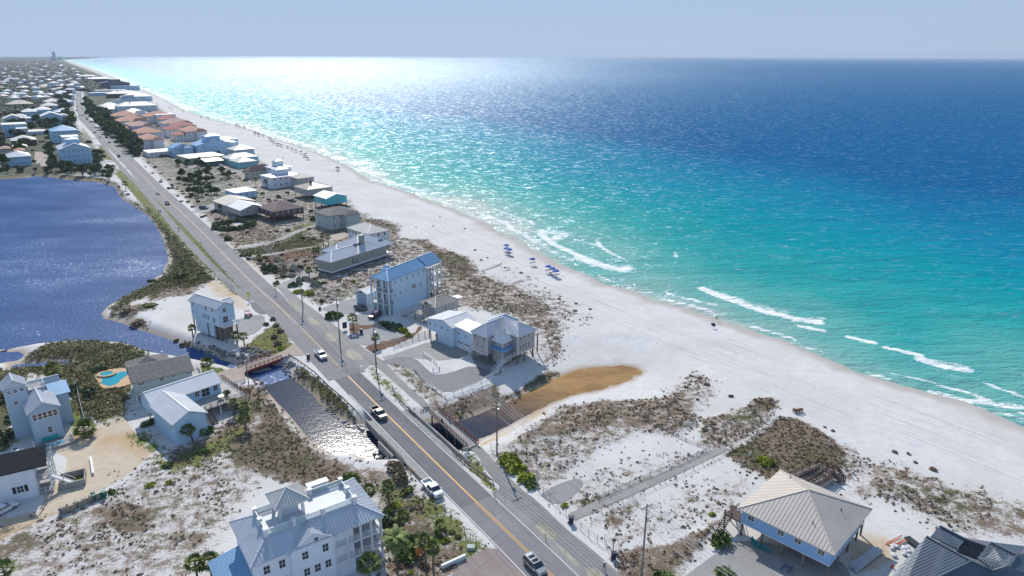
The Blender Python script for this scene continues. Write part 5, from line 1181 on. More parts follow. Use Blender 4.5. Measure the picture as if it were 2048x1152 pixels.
b = MB(); b.box(f, 2, 9, Cc - .5, Cc + 3.0, 5.4, 5.6); b.build('rear_deck', M['deck'], h, hb); posts(h, f, [(2.2, Cc + 2.8), (8.8, Cc + 2.8), (5.5, Cc + 2.8)], 0, 5.4, .3); railing(h, [f.w(2, Cc - .3, 0), f.w(2, Cc + 3, 0), f.w(9, Cc + 3, 0)], 5.6, 1, M['greywood'])
t = f.sub(A_ - 3, Cc - 4, 6, 7); b = MB(); b.box(t, 0, 5, 0, 6, 2.9, 7.8); b.build('rear_wing', M['wall tan'], h, hb); b = MB(); hip(b, t, -.4, 5.5, -.2, 6.5, 7.9, 1.8, rib=.5); b.build('rear_roof', M['roof blue metal'], h, hb)
# garage wing
g = fr3((862, 637), (905, 657), (968, 628), 6.2, La=11.4, Lc=11); g = Fr(g.B, f.ea, f.ec, 11.8, 12)
b = MB(); b.box(g, .3, 11.5, .4, 8.8, 2.7, 6.1); gwall(b, g, .3, 11.5, .4, 8.8, 6.1, 1.3, 'c', .35); b.box(g, .3, 7.2, .4, 8.8, 0, 2.7); w2 = Fr(g.B, f.ea, f.ec, 8, 8); b.box(g, -6.5, .3, 1.4, 8.4, 0, 6.1); b.build('garage_wing', M['wall pale'], h, hb)
b = MB(); gable(b, g, .0, 11.8, 0, 9.3, 6.2, 1.5, 'c', rib=.5, off=.35); shed(b, g, -7.0, .3, .9, 6.0, 6.3, 6.9, 7.6, 7.1, rib=.5); b.build('wing_roof', M['roof white'], h, hb)
for k, a_ in enumerate((-5.9, -2.9)):
    b = MB(); b.box(g, a_, a_ + 2.5, 1.3, 1.4, .05, 2.3); o = b.build('garage_door', M['trim'], h, hb)
    b = MB(); b.box(g, a_ + .2, a_ + 2.3, 1.27, 1.298, 1.8, 2.1); b.build('door_window', M['glass'], o, None).location = -Vector(hb) 
windows(h, g, 'ab', 1.4, [(-1, 4.6, .7, .6), (-4, 4.6, .7, .6)]); windows(h, g, 'ab', .4, [(2.6, 4.9, .7, .6), (5.2, 4.9, .7, .6), (8, 4.9, .4, .6), (10.4, 4.8, .9, .7)])
posts(h, g, [(11.2, .8), (11.2, 4.5), (11.2, 8), (7.9, .8)], 0, 2.7, .3)

# --- R3 small tan house
f = fr3((838, 604.6), (870, 616), (926, 600), 5.4); f.Lc = 10.8; f.La = 7.6
h, hb = house('small_tan_house', 'small tan house with a tan ribbed hip roof beside the pale blue three storey house', f)
b = MB(); b.box(f, .5, f.La - .4, .5, f.Lc - .4, 2.5, 5.3); b.build('wall', M['wall tan'], h, hb); b = MB(); hip(b, f, 0, f.La, 0, f.Lc, 5.4, 1.9, 'c', rib=.45, rw=.09, rh=.08); gable(b, f.sub(2.2, -.1, 3.6, 3), 0, 3.4, 0, 2.4, 5.9, .8, 'c'); b.build('roof', M['roof tan metal'], h, hb)
windows(h, f, 'ab', .5, [(1.2, 4.0, .6, 1.5), (2.6, 4.0, .6, 1.5), (4.4, 4.0, .6, 1.5), (6.2, 4.0, .6, 1.5)]); windows(h, f, 'bc', .5, [(5, 4, .9, 1)])
b = MB(); b.box(f, -.5, f.La + .5, -2.0, .5, 2.3, 2.5); b.build('deck', M['deck'], h, hb); railing(h, [f.w(-.5, .3, 0), f.w(-.5, -2, 0), f.w(f.La + .5, -2, 0)], 2.5, 1, M['greywood'], 1.3, pick=.25)
posts(h, f, [(-.3, -1.8), (3.5, -1.8), (f.La, -1.8), (.7, .8), (.7, 5), (.7, 10), (f.La - .8, .8)], 0, 2.4, .25); stairs(h, f.w(f.La + .6, -1.0, 2.45), f.w(f.La + 5.5, -2.5, 0), 1.3, M['greywood'])
b = MB(); b.box(f, 1, f.La, f.Lc - .4, f.Lc + 3.5, 2.3, 2.5); b.build('rear_deck', M['deck'], h, hb); railing(h, [f.w(1, f.Lc, 0), f.w(1, f.Lc + 3.5, 0), f.w(f.La, f.Lc + 3.5, 0)], 2.5, 1, M['greywood'])
b = MB(); b.box(f, 2, 5, f.Lc + .3, f.Lc + 3.2, 4.9, 5.05); b.build('awning', M['white'], h, hb)

# --- R2 pale blue three storey house
f = fr3((738.5, 554.6), (776, 563), (889.6, 526.5), 11.9); f.La = 8.2; f.Lc = 27
h, hb = house('three_storey_house', 'tall pale blue three storey house with white columned balconies and a blue metal roof', f)
A_, Cc = f.La, f.Lc
b = MB(); b.box(f, .5, A_ - .5, 2.2, Cc - 7.0, 0, 11.8); b.box(f, 3.0, A_ - .5, Cc - 7.0, Cc - 1.5, 0, 11.8); b.build('wall', M['wall pale'], h, hb)
b = MB(); hip(b, f, 0, A_, 0, Cc - 1, 11.9, 2.3, 'c', rib=.5); t = f.sub(A_ - 4, 6.5, 5, 5); gable(b, t, .5, 5.0, 0, 4.5, 12.2, 1.4, 'a', rib=.5); gable(b, f, -.2, A_ + .2, Cc - 7.5, Cc + .4, 12.1, 2.4, 'c', rib=.5); b.build('roof', M['roof blue metal'], h, hb)
b = MB(); shed(b, f, -1.2, 3.0, Cc - 8.6, Cc - 1.5, 11.6, 12.7, 12.7, 11.6, rib=.5); b.build('balcony_roof', M['roof cream'], h, hb)
windows(h, f, 'bc', .5, uspan(6, 2.4, Cc - 7.2, 10.4, .35, 1.1) + [(3.4, 6.3, .35, 1.1), (6.2, 6.3, .35, 1.1), (8.8, 6.3, .35, 1.1), (12.2, 6.6, .4, 1.5), (12.9, 6.6, .4, 1.5), (13.6, 6.6, .4, 1.5), (16.5, 6.2, .5, 1.6)])
for lv in (3.4, 7.4):
    for q in ((.1, A_ - .1, .2, 2.2, lv, lv + .25), (-.2, 3.0, Cc - 7.0, Cc + .5, lv + .3, lv + .55)): b = MB(); b.box(f, *q); b.build('balcony', M['white'], h, hb)
    railing(h, [f.w(.2, 2.1, 0), f.w(.2, .3, 0), f.w(A_ - .2, .3, 0), f.w(A_ - .2, 2.1, 0)], lv + .25, 1.05, M['dark'], 2.6, pick=.25)
    railing(h, [f.w(-.1, Cc - 6.9, 0), f.w(-.1, Cc + .4, 0), f.w(3, Cc + .4, 0)], lv + .55, 1.05, M['white'], 2.6, pick=.3)
for c2, a_ in [(.35, .3), (.35, 2.8), (.35, 5.4), (.35, A_ - .3), (Cc - 6.8, 0), (Cc - 4.2, 0), (Cc - 1.8, 0), (Cc + .3, 0), (Cc + .3, 2.8)]:
    b = MB(); b.box(f, a_ - .2, a_ + .2, c2 - .2, c2 + .2, 0, 11.7); b.build('column', M['white'], h, hb)
windows(h, f, 'ab', 2.2, uspan(3, .8, A_ - .8, 9.4, 1.1, 2.2) + uspan(3, .8, A_ - .8, 5.3, 1.1, 2.2)); windows(h, f, 'bc', 3.0, uspan(3, Cc - 6.8, Cc - 1.7, 9.6, 1.2, 2.2) + uspan(3, Cc - 6.8, Cc - 1.7, 5.6, 1.2, 2.2))
b = MB(); b.box(f, .7, A_ - .7, .8, 2.25, 0, 3.3); b.build('entry_wall', mat('teal grey entry', (.25, .38, .4), .7), h, hb)
t = f.sub(A_ + 3, 1.5, 5, 5); b = MB(); gable(b, t, 0, 5.5, 0, 5.5, 5.0, .9, 'c', rib=.5); b.build('carport_roof', M['roof white'], h, hb); posts(h, t, [(.4, .4), (5.1, .4), (.4, 5.1), (5.1, 5.1)], 0, 5.0, .25, M['trim'], 'post')
b = MB(); b.box(t, .6, 5, .6, 5, 0, 4.8); b.build('carport_wall', M['wall grey'], h, hb)

# --- R1 long sage house
f = fr3((632, 518), (662, 525), (806, 490), 5.6); f.La = 16; f.Lc = 35
h, hb = house('long_sage_house', 'long low sage green house with a silver hip roof and one tall chimney', f)
A_, Cc = f.La, f.Lc
b = MB(); b.box(f, .6, 8.5, .6, Cc - 5, 1.6, 5.5); b.box(f, 8.5, A_ - .6, 9, Cc - 6, 1.6, 5.5); b.build('wall', M['wall sage'], h, hb)
b = MB(); b.box(f, .5, 8.6, .5, Cc - .4, 1.15, 1.65); b.build('skirt', M['trim'], h, hb); b = MB(); b.box(f, .9, 8.2, .9, Cc - 6, 0, 1.2); b.build('lower_wall', M['wall slate'], h, hb)
b = MB(); r_ = 8.5
t1 = f.sub(0, 0, 9, Cc); hip(b, f, 0, 9.4, 0, Cc - 7, 5.6, 2.6, 'c', rib=.55); hip(b, f, -.05, A_ + 1, Cc - 21, Cc, 5.65, 4.6, 'a' if A_ > 21 else 'c', rib=.55); hip(b, f, 7, A_, 9, Cc - 12, 5.62, 2.4, 'c', rib=.55); b.build('roof', M['roof silver'], h, hb)
b = MB(); b.box(f, 3.4, 5.0, Cc - 15.5, Cc - 13.8, 6, 11.3); b.box(f, 3.3, 5.1, Cc - 15.6, Cc - 13.7, 11.3, 11.5); b.build('chimney', M['wall sage'], h, hb)
for (c0_, n_) in ((16, 3), (Cc - 6.2, 2)):
    for k in range(n_):
        c2 = c0_ + k * 1.2; a_ = 4.2 if n_ == 3 else 3.0; sl_ = 2.6 / 4.7 if n_ == 3 else 4.6 / 8.5; z_ = 5.6 + sl_ * (a_ if n_ == 3 else a_)
        b = MB(); b.hexa([f.w(a_ - .5, c2, z_ - .5 * sl_ + .05), f.w(a_ + .5, c2, z_ + .5 * sl_ + .05), f.w(a_ + .5, c2 + .8, z_ + .5 * sl_ + .05), f.w(a_ - .5, c2 + .8, z_ - .5 * sl_ + .05)], [f.w(a_ - .5, c2, z_ - .5 * sl_ + .2), f.w(a_ + .5, c2, z_ + .5 * sl_ + .2), f.w(a_ + .5, c2 + .8, z_ + .5 * sl_ + .2), f.w(a_ - .5, c2 + .8, z_ - .5 * sl_ + .2)])
        b.build('skylight', M['glass'], h, hb)
windows(h, f, 'bc', .6, [(1.6, 3.4, .9, 1.3), (8.2, 3.6, .9, 1.1), (11.4, 3.2, .8, 2.1), (12.6, 3.2, .8, 2.1), (13.8, 3.2, .8, 2.1), (18, 3.6, .8, 1.3), (20.4, 3.5, .35, 1.6), (22.2, 3.6, .8, 1.3), (27.5, 3.6, .9, 1.2)]); windows(h, f, 'ab', .6, [(2, 3.5, .9, 1.2), (5.4, 3.5, .9, 1.2)])
posts(h, f, [(.8, Cc - 4.6), (.8, Cc - 2.6), (.8, Cc - .6), (5, Cc - .6), (8.2, Cc - .6)], 0, 5.5, .22, M['trim'], 'post'); railing(h, [f.w(.6, Cc - 5, 0), f.w(.6, Cc - .5, 0), f.w(8.5, Cc - .5, 0)], 1.65, 1, M['brownwood'])

# --- generic houses, each set out from its own roof corners
def gh(label, A, B, Cp, ze, roof='h', wall='wall white', rc='roof silver', rise=None, stilt=0, nw=(2, 3), ang=134, name='house', La=None, Lc=None, extra=None, group=None, rib=0, wz=1):
    p = P(*B, ze)[:2]; La = La or float(np.linalg.norm(P(*A, ze)[:2] - p)); Lc = Lc or float(np.linalg.norm(P(*Cp, ze)[:2] - p))
    Lc = max(5, min(Lc, 60)); La = max(6, min(La, 1.5 * Lc, 26)); f = frdir(B, ze, ang, La, Lc)
    e = empty(name, f.base(0), label, 'house', group); eb = np.array(e.location); o = .5; d = float(np.hypot(*p))
    rise = rise or min(La, Lc) * .2
    b = MB(); b.box(f, o, La - o, o, Lc - o, stilt, ze - .1)
    if roof == 'g': gwall(b, f, o, La - o, o, Lc - o, ze - .1, rise * .92, 'a')
    if roof == 'G': gwall(b, f, o, La - o, o, Lc - o, ze - .1, rise * .92, 'c')
    b.build('wall', M[wall], e, eb)
    b = MB()
    if roof == 'h': hip(b, f, 0, La, 0, Lc, ze, rise, rib=rib)
    elif roof == 'g': gable(b, f, 0, La, 0, Lc, ze, rise, 'a', rib=rib)
    elif roof == 'G': gable(b, f, 0, La, 0, Lc, ze, rise, 'c', rib=rib)
    elif roof == 'f': b.box(f, .2, La - .2, .2, Lc - .2, ze - .1, ze + .15)
    elif roof == 's': shed(b, f, 0, La, 0, Lc, ze, ze + rise, ze + rise, ze, rib=rib)
    b.build('roof', M[rc], e, eb)
    if extra == 'top': b = MB(); t = f.sub(La * .3, Lc * .3, 1, 1); b.box(t, 0, La * .4, 0, Lc * .4, ze, ze + rise + 2.2); b.build('upper_wall', M[wall], e, eb); b = MB(); hip(b, t, -.4, La * .4 + .4, -.4, Lc * .4 + .4, ze + rise + 2.2, 1.3); b.build('upper_roof', M[rc], e, eb)
    if extra == 'porch': b = MB(); b.box(f, .3, La - .3, Lc - .5, Lc + 2.5, max(stilt, .4) - .2, max(stilt, .4)); b.build('porch', M['deck'], e, eb); railing(e, [f.w(.3, Lc, 0), f.w(.3, Lc + 2.4, 0), f.w(La - .3, Lc + 2.4, 0)], max(stilt, .4), 1, M['greywood'], 2.5)
    if extra == 'chimney': b = MB(); b.box(f, La * .4, La * .4 + .9, Lc * .35, Lc * .35 + .9, ze, ze + rise + 1.5); b.build('chimney', M['wall brown'], e, eb)
    if extra == 'wing': t = f.sub(-3.2, Lc * .45, 1, 1); b = MB(); b.box(t, 0, 3.8, 0, Lc * .45, 0, ze - .3); b.build('wing', M[wall], e, eb); b = MB(); hip(b, t, -.4, 5, -.4, Lc * .45 + .4, ze - .25, rise * .6); b.build('wing_roof', M[rc], e, eb)
    fl = max(1, int((ze - stilt) / 2.9)); pane = d < 480
    for k in range(fl):
        z_ = stilt + (ze - stilt) * (k + .58) / fl
        wl_ = .9 if pane else 1.2
        windows(e, f, 'bc', o, uspan(nw[1], 1, Lc - 1, z_, wl_, 1.2), pane=pane, fm=(M['trim'] if pane else M['farwin'])); windows(e, f, 'ab', o, uspan(nw[0], 1, La - 1, z_, wl_, 1.2), pane=pane, fm=(M['trim'] if pane else M['farwin']))
    if stilt and d < 480: posts(e, f, [(a_, c2) for a_ in (.8, La / 2, La - .8) for c2 in np.linspace(.8, Lc - .8, 4)], 0, stilt, .3)
    return e, f
M['farwin'] = mat('dark window', (.05, .065, .09), .2, var=.1)
M['pw'] = mat('x', (.5, .5, .5))
gh('white house with a ribbed cream hip roof just behind the long sage house', (691, 440), (735, 469), (783, 461), 6, 'h', 'wall white', 'roof cream', 2.6, 0, (6, 3), La=22, rib=.6)
gh('grey green house with a grey brown shingle roof beside the lawn', (638, 421), (658, 433), (727, 427), 7.0, 'h', 'wall green grey', 'roof shingle', 2.6, 0, (2, 4), extra='wing')
gh('turquoise gabled beach house on stilts with a white roof', (622, 391), (652, 398), (694, 391), 6, 'g', 'wall aqua', 'roof white', 2.0, 2.4, (2, 1), extra='porch')
gh('house with a tan pink hip roof and dark chimney next to the turquoise house', (588, 372), (614, 380), (664, 372), 6, 'h', 'wall tan', 'roof tan metal', 2.6, 2.4, (2, 3), extra='chimney', rib=.6)
gh('tan house with a greenish hip roof on the beach edge', (571, 354), (595, 357.5), (629, 353), 7, 'h', 'wall tan', 'roof greenish', 2.6, 0, (2, 3), extra='porch')
gh('large white house with a dark roof terrace behind two palms', (517, 350), (541, 356), (586, 346), 7, 'h', 'wall white', 'roof silver', 1.6, 0, (2, 5), extra='top')
gh('house with a broad brown shingle hip roof above a round dark bush', (482, 341), (497, 343.5), (545, 337), 5, 'h', 'wall cream', 'roof brown', 3.4, 0, (2, 5))
gh('house with a silver upper roof between the brown hip roof and the beach', (530, 333), (545, 337.5), (577, 332), 7, 'h', 'wall white', 'roof silver', 1.8, 0, (1, 3), extra='top')
gh('teal blue cottage with a cream hip roof beside the parked cars', (457, 320), (476, 325), (514, 321), 4.6, 'h', 'wall teal', 'roof cream', 2.8, 0, (2, 4))
gh('house with a pale cream roof right behind the teal blue cottage', (443, 314), (458, 318), (501, 310), 5, 'h', 'wall teal', 'roof cream', 3, 0, (1, 2))
gh('two storey house with a grey ribbed hip roof at the edge of the beach', (450, 297), (468, 300.5), (511, 297), 6.5, 'h', 'wall grey', 'roof galv', 3.0, 0, (1, 3), extra='porch')
gh('tall white house with a pale pyramid roof behind the grey hip roof', (431, 282), (442, 286), (471, 283), 8.5, 'h', 'wall white', 'roof silver', 2.2, 0, (1, 2))
gh('pale yellow low house with a flat grey hip roof', (357, 309), (376, 317), (419, 307), 4.5, 'h', 'wall yellow', 'roof galv', 1.4, 0, (2, 4))
gh('small dark slate shed house with a grey gable beside the yellow house', (400, 318), (411, 324), (438, 319), 3.6, 'G', 'wall slate', 'roof galv', 1.4, 0, (1, 2))
gh('pale blue gabled house with a white balcony roof, left of the big blue house', (331, 290), (345, 297), (372, 292), 7, 'g', 'wall ltblue', 'roof blue metal', 3.2, 0, (1, 5), extra='wing', La=14)
gh('big pale blue gabled house with small white dormer roofs', (372, 282), (394, 292), (423, 283), 8.5, 'g', 'wall ltblue', 'roof blue metal', 4.5, 0, (2, 3), extra='top', La=18)
gh('house with a deep blue metal roof between the big blue gable and the beach', (408, 276), (425, 281), (441, 275), 8, 'h', 'wall ltblue', 'roof blue metal', 1.8, 0, (1, 2))
gh('grey gabled cottage with a blue end wall, its white roof facing the road', (450, 410), (480, 421.5), (528, 412), 5, 'g', 'wall tan', 'roof white', 2.2, 2.0, (2, 2), La=17)
gh('cottage with a weathered grey roof and white porch roof behind the white roofed cottage', (420, 399), (450, 411), (500, 399), 4.6, 'g', 'wall tan', 'roof greenish', 2.2, 0, (2, 2), La=17)
gh('brown shingle hip roofed house on dark stilts above its own shadow', (511, 408), (545, 424), (606, 413), 5.6, 'h', 'wall brown', 'roof brown', 3.2, 2.4, (3, 5), La=17)
gh('long flat white roofed light blue cottage beside the boardwalk', (443, 380), (470, 387), (512, 380), 3.6, 'f', 'wall ltblue', 'roof white', .4, 0, (2, 3), name='cottage')
# terracotta village
T = [((272, 270), (284, 280), (328, 277), 9, 'roof tile', 'wall stucco', 'large villa with a terracotta roof nearest the road trees'), ((262, 262), (273, 267), (313, 262), 9, 'roof tile', 'wall stucco', 'villa with an orange roof directly behind the large terracotta villa'),
     ((256, 249), (265, 253), (306, 250), 9, 'roof tile pink', 'wall lavender', 'lavender walled villa with a bleached pink roof'), ((225, 239), (238, 243), (272, 238), 9, 'roof tile', 'wall stucco', 'villa with a terracotta roof at the left end of the lavender villa'),
     ((218, 229), (228, 232.5), (257, 228.5), 9, 'roof tile', 'wall stucco', 'farthest terracotta villa on the road side, below the big white roofs'), ((248, 247), (254, 249.5), (263, 247), 8, 'roof tile pink', 'wall stucco', 'narrow villa with a small pink roof joined to the lavender villa'),
     ((243, 256), (251, 260), (263, 256), 5, 'roof tile', 'wall stucco', 'low villa with an orange roof among the road trees'), ((280, 230), (291, 233.5), (307, 229), 8, 'roof tile', 'wall stucco', 'villa with a terracotta roof beside the white flat topped block'),
     ((312, 236), (323, 239.5), (352, 236.5), 8, 'roof tile red', 'wall stucco', 'villa with a dark red roof, second row back from the beach'), ((316, 245), (328, 248), (362, 243), 9, 'roof tile pink', 'wall stucco', 'villa with a long pinkish roof in the middle of the beach row'),
     ((340, 249), (349, 253), (376, 249), 8, 'roof tile red', 'wall stucco', 'villa with a plain dark red roof close to the dune'), ((324, 256), (333, 259.5), (347, 256), 8, 'roof tile red', 'wall stucco', 'small villa with a dark red roof between two larger villas'),
     ((359, 259), (371, 263.5), (410, 260), 9, 'roof tile', 'wall stucco', 'villa with a bright orange roof nearest the beach'), ((342, 264), (351, 271), (363, 268), 6, 'roof tile red', 'wall stucco', 'low house with a steep dark red roof behind the blue gabled house')]
for A, B, Cp, ze, rc, wc, lb in T: gh(lb, A, B, Cp, ze, 'h', wc, rc, None, 0, (1, 4), ang=130, name='villa', extra=('wing' if ze > 8 and Cp[0] % 2 == 0 else None))
gh('white flat topped stucco block between the terracotta villas', (303, 227), (312, 230), (326, 227), 10, 'f', 'wall stucco', 'roof white', .5, 0, (1, 3), ang=130)
gh('low white garage wing with dark openings in front of the large terracotta villa', (290, 300), (296, 306), (350, 300), 4, 'f', 'wall stucco', 'roof white', .4, 0, (1, 6), ang=130, name='garage')
G2 = [((219, 209), (234, 213), (268, 208), 9, 'h', 'roof cream', 'wall white', 'large white hip roof just past the terracotta villas'), ((222, 220), (246, 227), (290, 224), 8, 'h', 'roof white', 'wall white', 'very wide house with many small white roofs beside the first terracotta villa'),
      ((189, 211), (198, 214), (211, 211), 7, 'h', 'roof cream', 'wall white', 'small house with a pointed cream roof in the trees right of the road'), ((196, 216), (205, 219), (217, 216), 5, 'h', 'roof white', 'wall white', 'low white roof below the pointed cream roof'),
      ((203, 204), (212, 208), (226, 205), 8, 'g', 'roof dark metal', 'wall pale', 'dark roofed house with two pale blue gables behind the road trees'), ((222, 198), (232, 201), (246, 198), 8, 'g', 'roof dark metal', 'wall pale', 'second dark roofed gabled house, nearer the beach'),
      ((233, 191), (244, 194), (257, 191), 8, 'h', 'roof cream', 'wall pale', 'cream pyramid roof beside the dark beach scrub'), ((203, 185), (214, 188), (228, 185), 8, 'h', 'roof cream', 'wall brown', 'cream pyramid roof above the brown low wall'),
      ((184, 176), (191, 181), (231, 177), 8, 'f', 'roof white', 'wall ltblue', 'long blue building with a flat white roof across the end of the road trees'), ((174, 183), (180, 186), (194, 184), 6, 'f', 'roof white', 'wall ltblue', 'short blue building with a flat white roof beside the road end'),
      ((216, 169), (222, 172.5), (233, 170), 10, 'f', 'roof white', 'wall ltblue', 'blue flat roofed block at the beach end of the long blue building'), ((190, 160), (202, 166), (222, 162), 17, 'g', 'roof dark metal', 'wall slate', 'tall dark gabled condominium on the beach'),
      ((172, 155), (177, 158), (187, 155), 10, 'h', 'roof white', 'wall slate', 'dark house with a bright white roof beside the tall condominium'), ((148, 151), (156, 153), (175, 151), 7, 'h', 'roof tan metal', 'wall brown', 'tan roofed low building before the far dark wood'),
      ((105, 283), (118, 300), (179, 299), 11.5, 'g', 'roof silver', 'wall ltblue', 'very large pale blue apartment house with a silver gable beside the car park'), ((119, 268), (124, 275), (160, 273), 14, 'f', 'roof white', 'wall ltblue', 'white flat topped upper block rising behind the silver gable'),
      ((95, 254), (101, 263), (152, 259), 11, 'h', 'roof blue metal', 'wall ltblue', 'blue metal roofed apartment house behind the white upper block'), ((18, 287), (25, 295), (51, 292), 7, 'h', 'roof cream', 'wall cream', 'cream hip roof in the middle of the left villas'),
      ((3, 308), (14, 315), (56, 310), 7, 'h', 'roof silver', 'wall ltblue', 'pale blue house with a silver hip roof nearest the far lake shore'), ((-8, 292), (-2, 298), (20, 296), 7, 'h', 'roof tile pink', 'wall cream', 'pink roofed house at the left edge above the lake'),
      ((22, 298), (28, 302), (50, 300), 6.5, 'h', 'roof tile', 'wall cream', 'small orange roofed house behind the pale blue lake house'), ((-6, 246), (3, 250), (29, 246), 12, 'f', 'roof white', 'wall ltblue', 'modern white and pale blue block with tall dark windows at the left edge'),
      ((27, 255), (32, 258), (44, 256), 9, 'f', 'roof white', 'wall white', 'white cube house with arched windows beside the modern block'), ((14, 278), (22, 282), (54, 277), 5, 'h', 'roof cream', 'wall brown', 'low cream roof below the modern block'),
      ((48, 260), (56, 264), (95, 257), 3.4, 'f', 'roof cream', 'wall pale', 'long low garage row between the trees'), ((71, 225), (82, 233), (108, 230), 11, 'g', 'roof white', 'wall ltblue', 'large pale blue gabled house with a white roof and balconies'),
      ((104, 232), (110, 237), (128, 234), 7, 'g', 'roof cream', 'wall pale', 'pale house with a cream gable joined to the large gabled house'), ((0, 234), (6, 238), (24, 235), 6, 'g', 'roof cream', 'wall pale', 'cream gabled house at the left edge of the first street'),
      ((20, 231), (26, 234), (37, 232), 7, 'h', 'roof cream', 'wall pale', 'small cream hip roof next to the left edge gable'), ((37, 233), (42, 237), (53, 235), 7, 'f', 'roof white', 'wall lavender', 'bright white flat roof with a lavender wall'),
      ((38, 221), (44, 224), (56, 222), 8, 'h', 'roof white', 'wall ltblue', 'blue house with a small white hip roof behind the lavender wall'), ((60, 216), (70, 220), (97, 218), 8, 'h', 'roof white', 'wall ltblue', 'wide white roofed house behind the large gabled house'),
      ((75, 209), (83, 212), (103, 210), 7, 'h', 'roof cream', 'wall pale', 'cream hip roof two rows behind the large gabled house'), ((81, 202), (87, 204), (98, 202), 6, 'h', 'roof cream', 'wall pale', 'small cream roof three rows behind the large gabled house'),
      ((102, 220), (109, 224.5), (123, 222), 8, 'h', 'roof silver', 'wall ltblue', 'blue house with a silver roof among the trees left of the road'), ((104, 201), (110, 204), (119, 202), 7, 'h', 'roof silver', 'wall pale', 'small silver roof hidden in the wood left of the road'),
      ((2, 204), (12, 209), (34, 206), 7, 'h', 'roof tan metal', 'wall brown', 'brown walled lodge with a tan roof above the bright lawn'), ((66, 169), (80, 173), (112, 170), 8, 'h', 'roof cream', 'wall lavender', 'long cream roofed hall on the far left hill of houses')]
for A, B, Cp, ze, rt, rc, wc, lb in G2: gh(lb, A, B, Cp, ze, rt, wc, rc, None, 0, (3, 6), ang=128, extra=R.choice((None, 'wing', 'chimney', 'porch', 'top')) if rt != 'f' and B[0] - A[0] > 6 else None)
# far suburb: small roofs in the wood
FC = [('roof white', 'wall white', 'distant house with a bright white roof showing above the wood'), ('roof cream', 'wall pale', 'distant house with a cream roof showing above the wood'),
      ('roof silver', 'wall ltblue', 'distant house with a silver grey roof and blue walls in the wood'), ('roof tan metal', 'wall brown', 'distant house with a tan roof and brown walls in the wood'), ('roof tile pink', 'wall cream', 'distant house with a pinkish roof in the wood')]
protos = {}
reg = [(0, 128), (118, 117), (135, 126), (150, 140), (180, 152), (165, 178), (145, 178), (140, 200), (100, 195), (40, 200), (0, 200)]
rp = np.array(reg, float); cnt = 0; placed = []
while cnt < 150:
    x = R.uniform(-8, 180); y = 119 + (200 - 119) * (R.random() ** 1.15)
    if not inside(np.array([x]), np.array([y]), rp)[0]: continue
    g_ = P(x, y, 6)
    if any((g_[0] - q[0]) ** 2 + (g_[1] - q[1]) ** 2 < (9 + .016 * g_[1]) ** 2 for q in placed): continue
    placed.append(g_); k = R.choices(range(5), (5, 4, 3, 1, 1))[0]; fc = FC[k]
    La, Lc, ze = R.uniform(10, 15), R.uniform(13, 26), R.choice((6, 8, 9.5)); key = (k, cnt % 3)
    if key not in protos:
        f = Fr((-La / 2, -Lc / 2), np.array([1., 0.]), np.array([0., 1.]), La, Lc); e = empty('distant_house', (g_[0], g_[1], 0), fc[2], 'house', 'distant houses in the wood: ' + fc[0][5:])
        b = MB(); b.box(f, .5, La - .5, .5, Lc - .5, 0, ze); b.build('wall', M[fc[1]], e); b = MB(); hip(b, f, 0, La, 0, Lc, ze, La * .24); b.build('roof', M[fc[0]], e)
        protos[key] = e
    else:
        s_ = protos[key]; e = s_.copy(); C.objects.link(e); e.location = (g_[0], g_[1], 0)
        for ch in list(s_.children):
            c2 = ch.copy(); C.objects.link(c2); c2.parent = e
    e.rotation_euler = (0, 0, math.radians(R.choice((38, 38, 128, 60)) + R.uniform(-8, 8))); sc = 1 + max(0, g_[1] - 3000) / 9000
    e.scale = (sc, sc, 1 + (sc - 1) * .3); cnt += 1
# towers on the far coast
def tower(label, px, py, w, dd, hgt, name='tower_block'):
    g_ = P(px, py, 0); f = Fr(g_, np.array([.77, .64]), np.array([-.64, .77]), w, dd); e = empty(name, g_, label, 'tower'); b = MB(); b.box(f, 0, w, 0, dd, 0, hgt); b.box(f, w * .3, w * .7, dd * .3, dd * .7, hgt, hgt + 4); b.build('shaft', M['wall lavender'], e, np.array(e.location))
    b = MB()
    for k in range(1, int(hgt / 4)): b.box(f, -.3, w + .3, -.3, -.02, k * 4, k * 4 + 1.6)
    b.build('balcony_band', M['farwin'], e, np.array(e.location))
tower('tall hazy tower block standing out on the horizon above the wood', 107, 121.5, 34, 26, 108); tower('lower hazy block at the foot of the tall tower', 102, 121, 40, 25, 50); tower('small hazy block beside the beach on the horizon', 117, 120, 40, 25, 45)

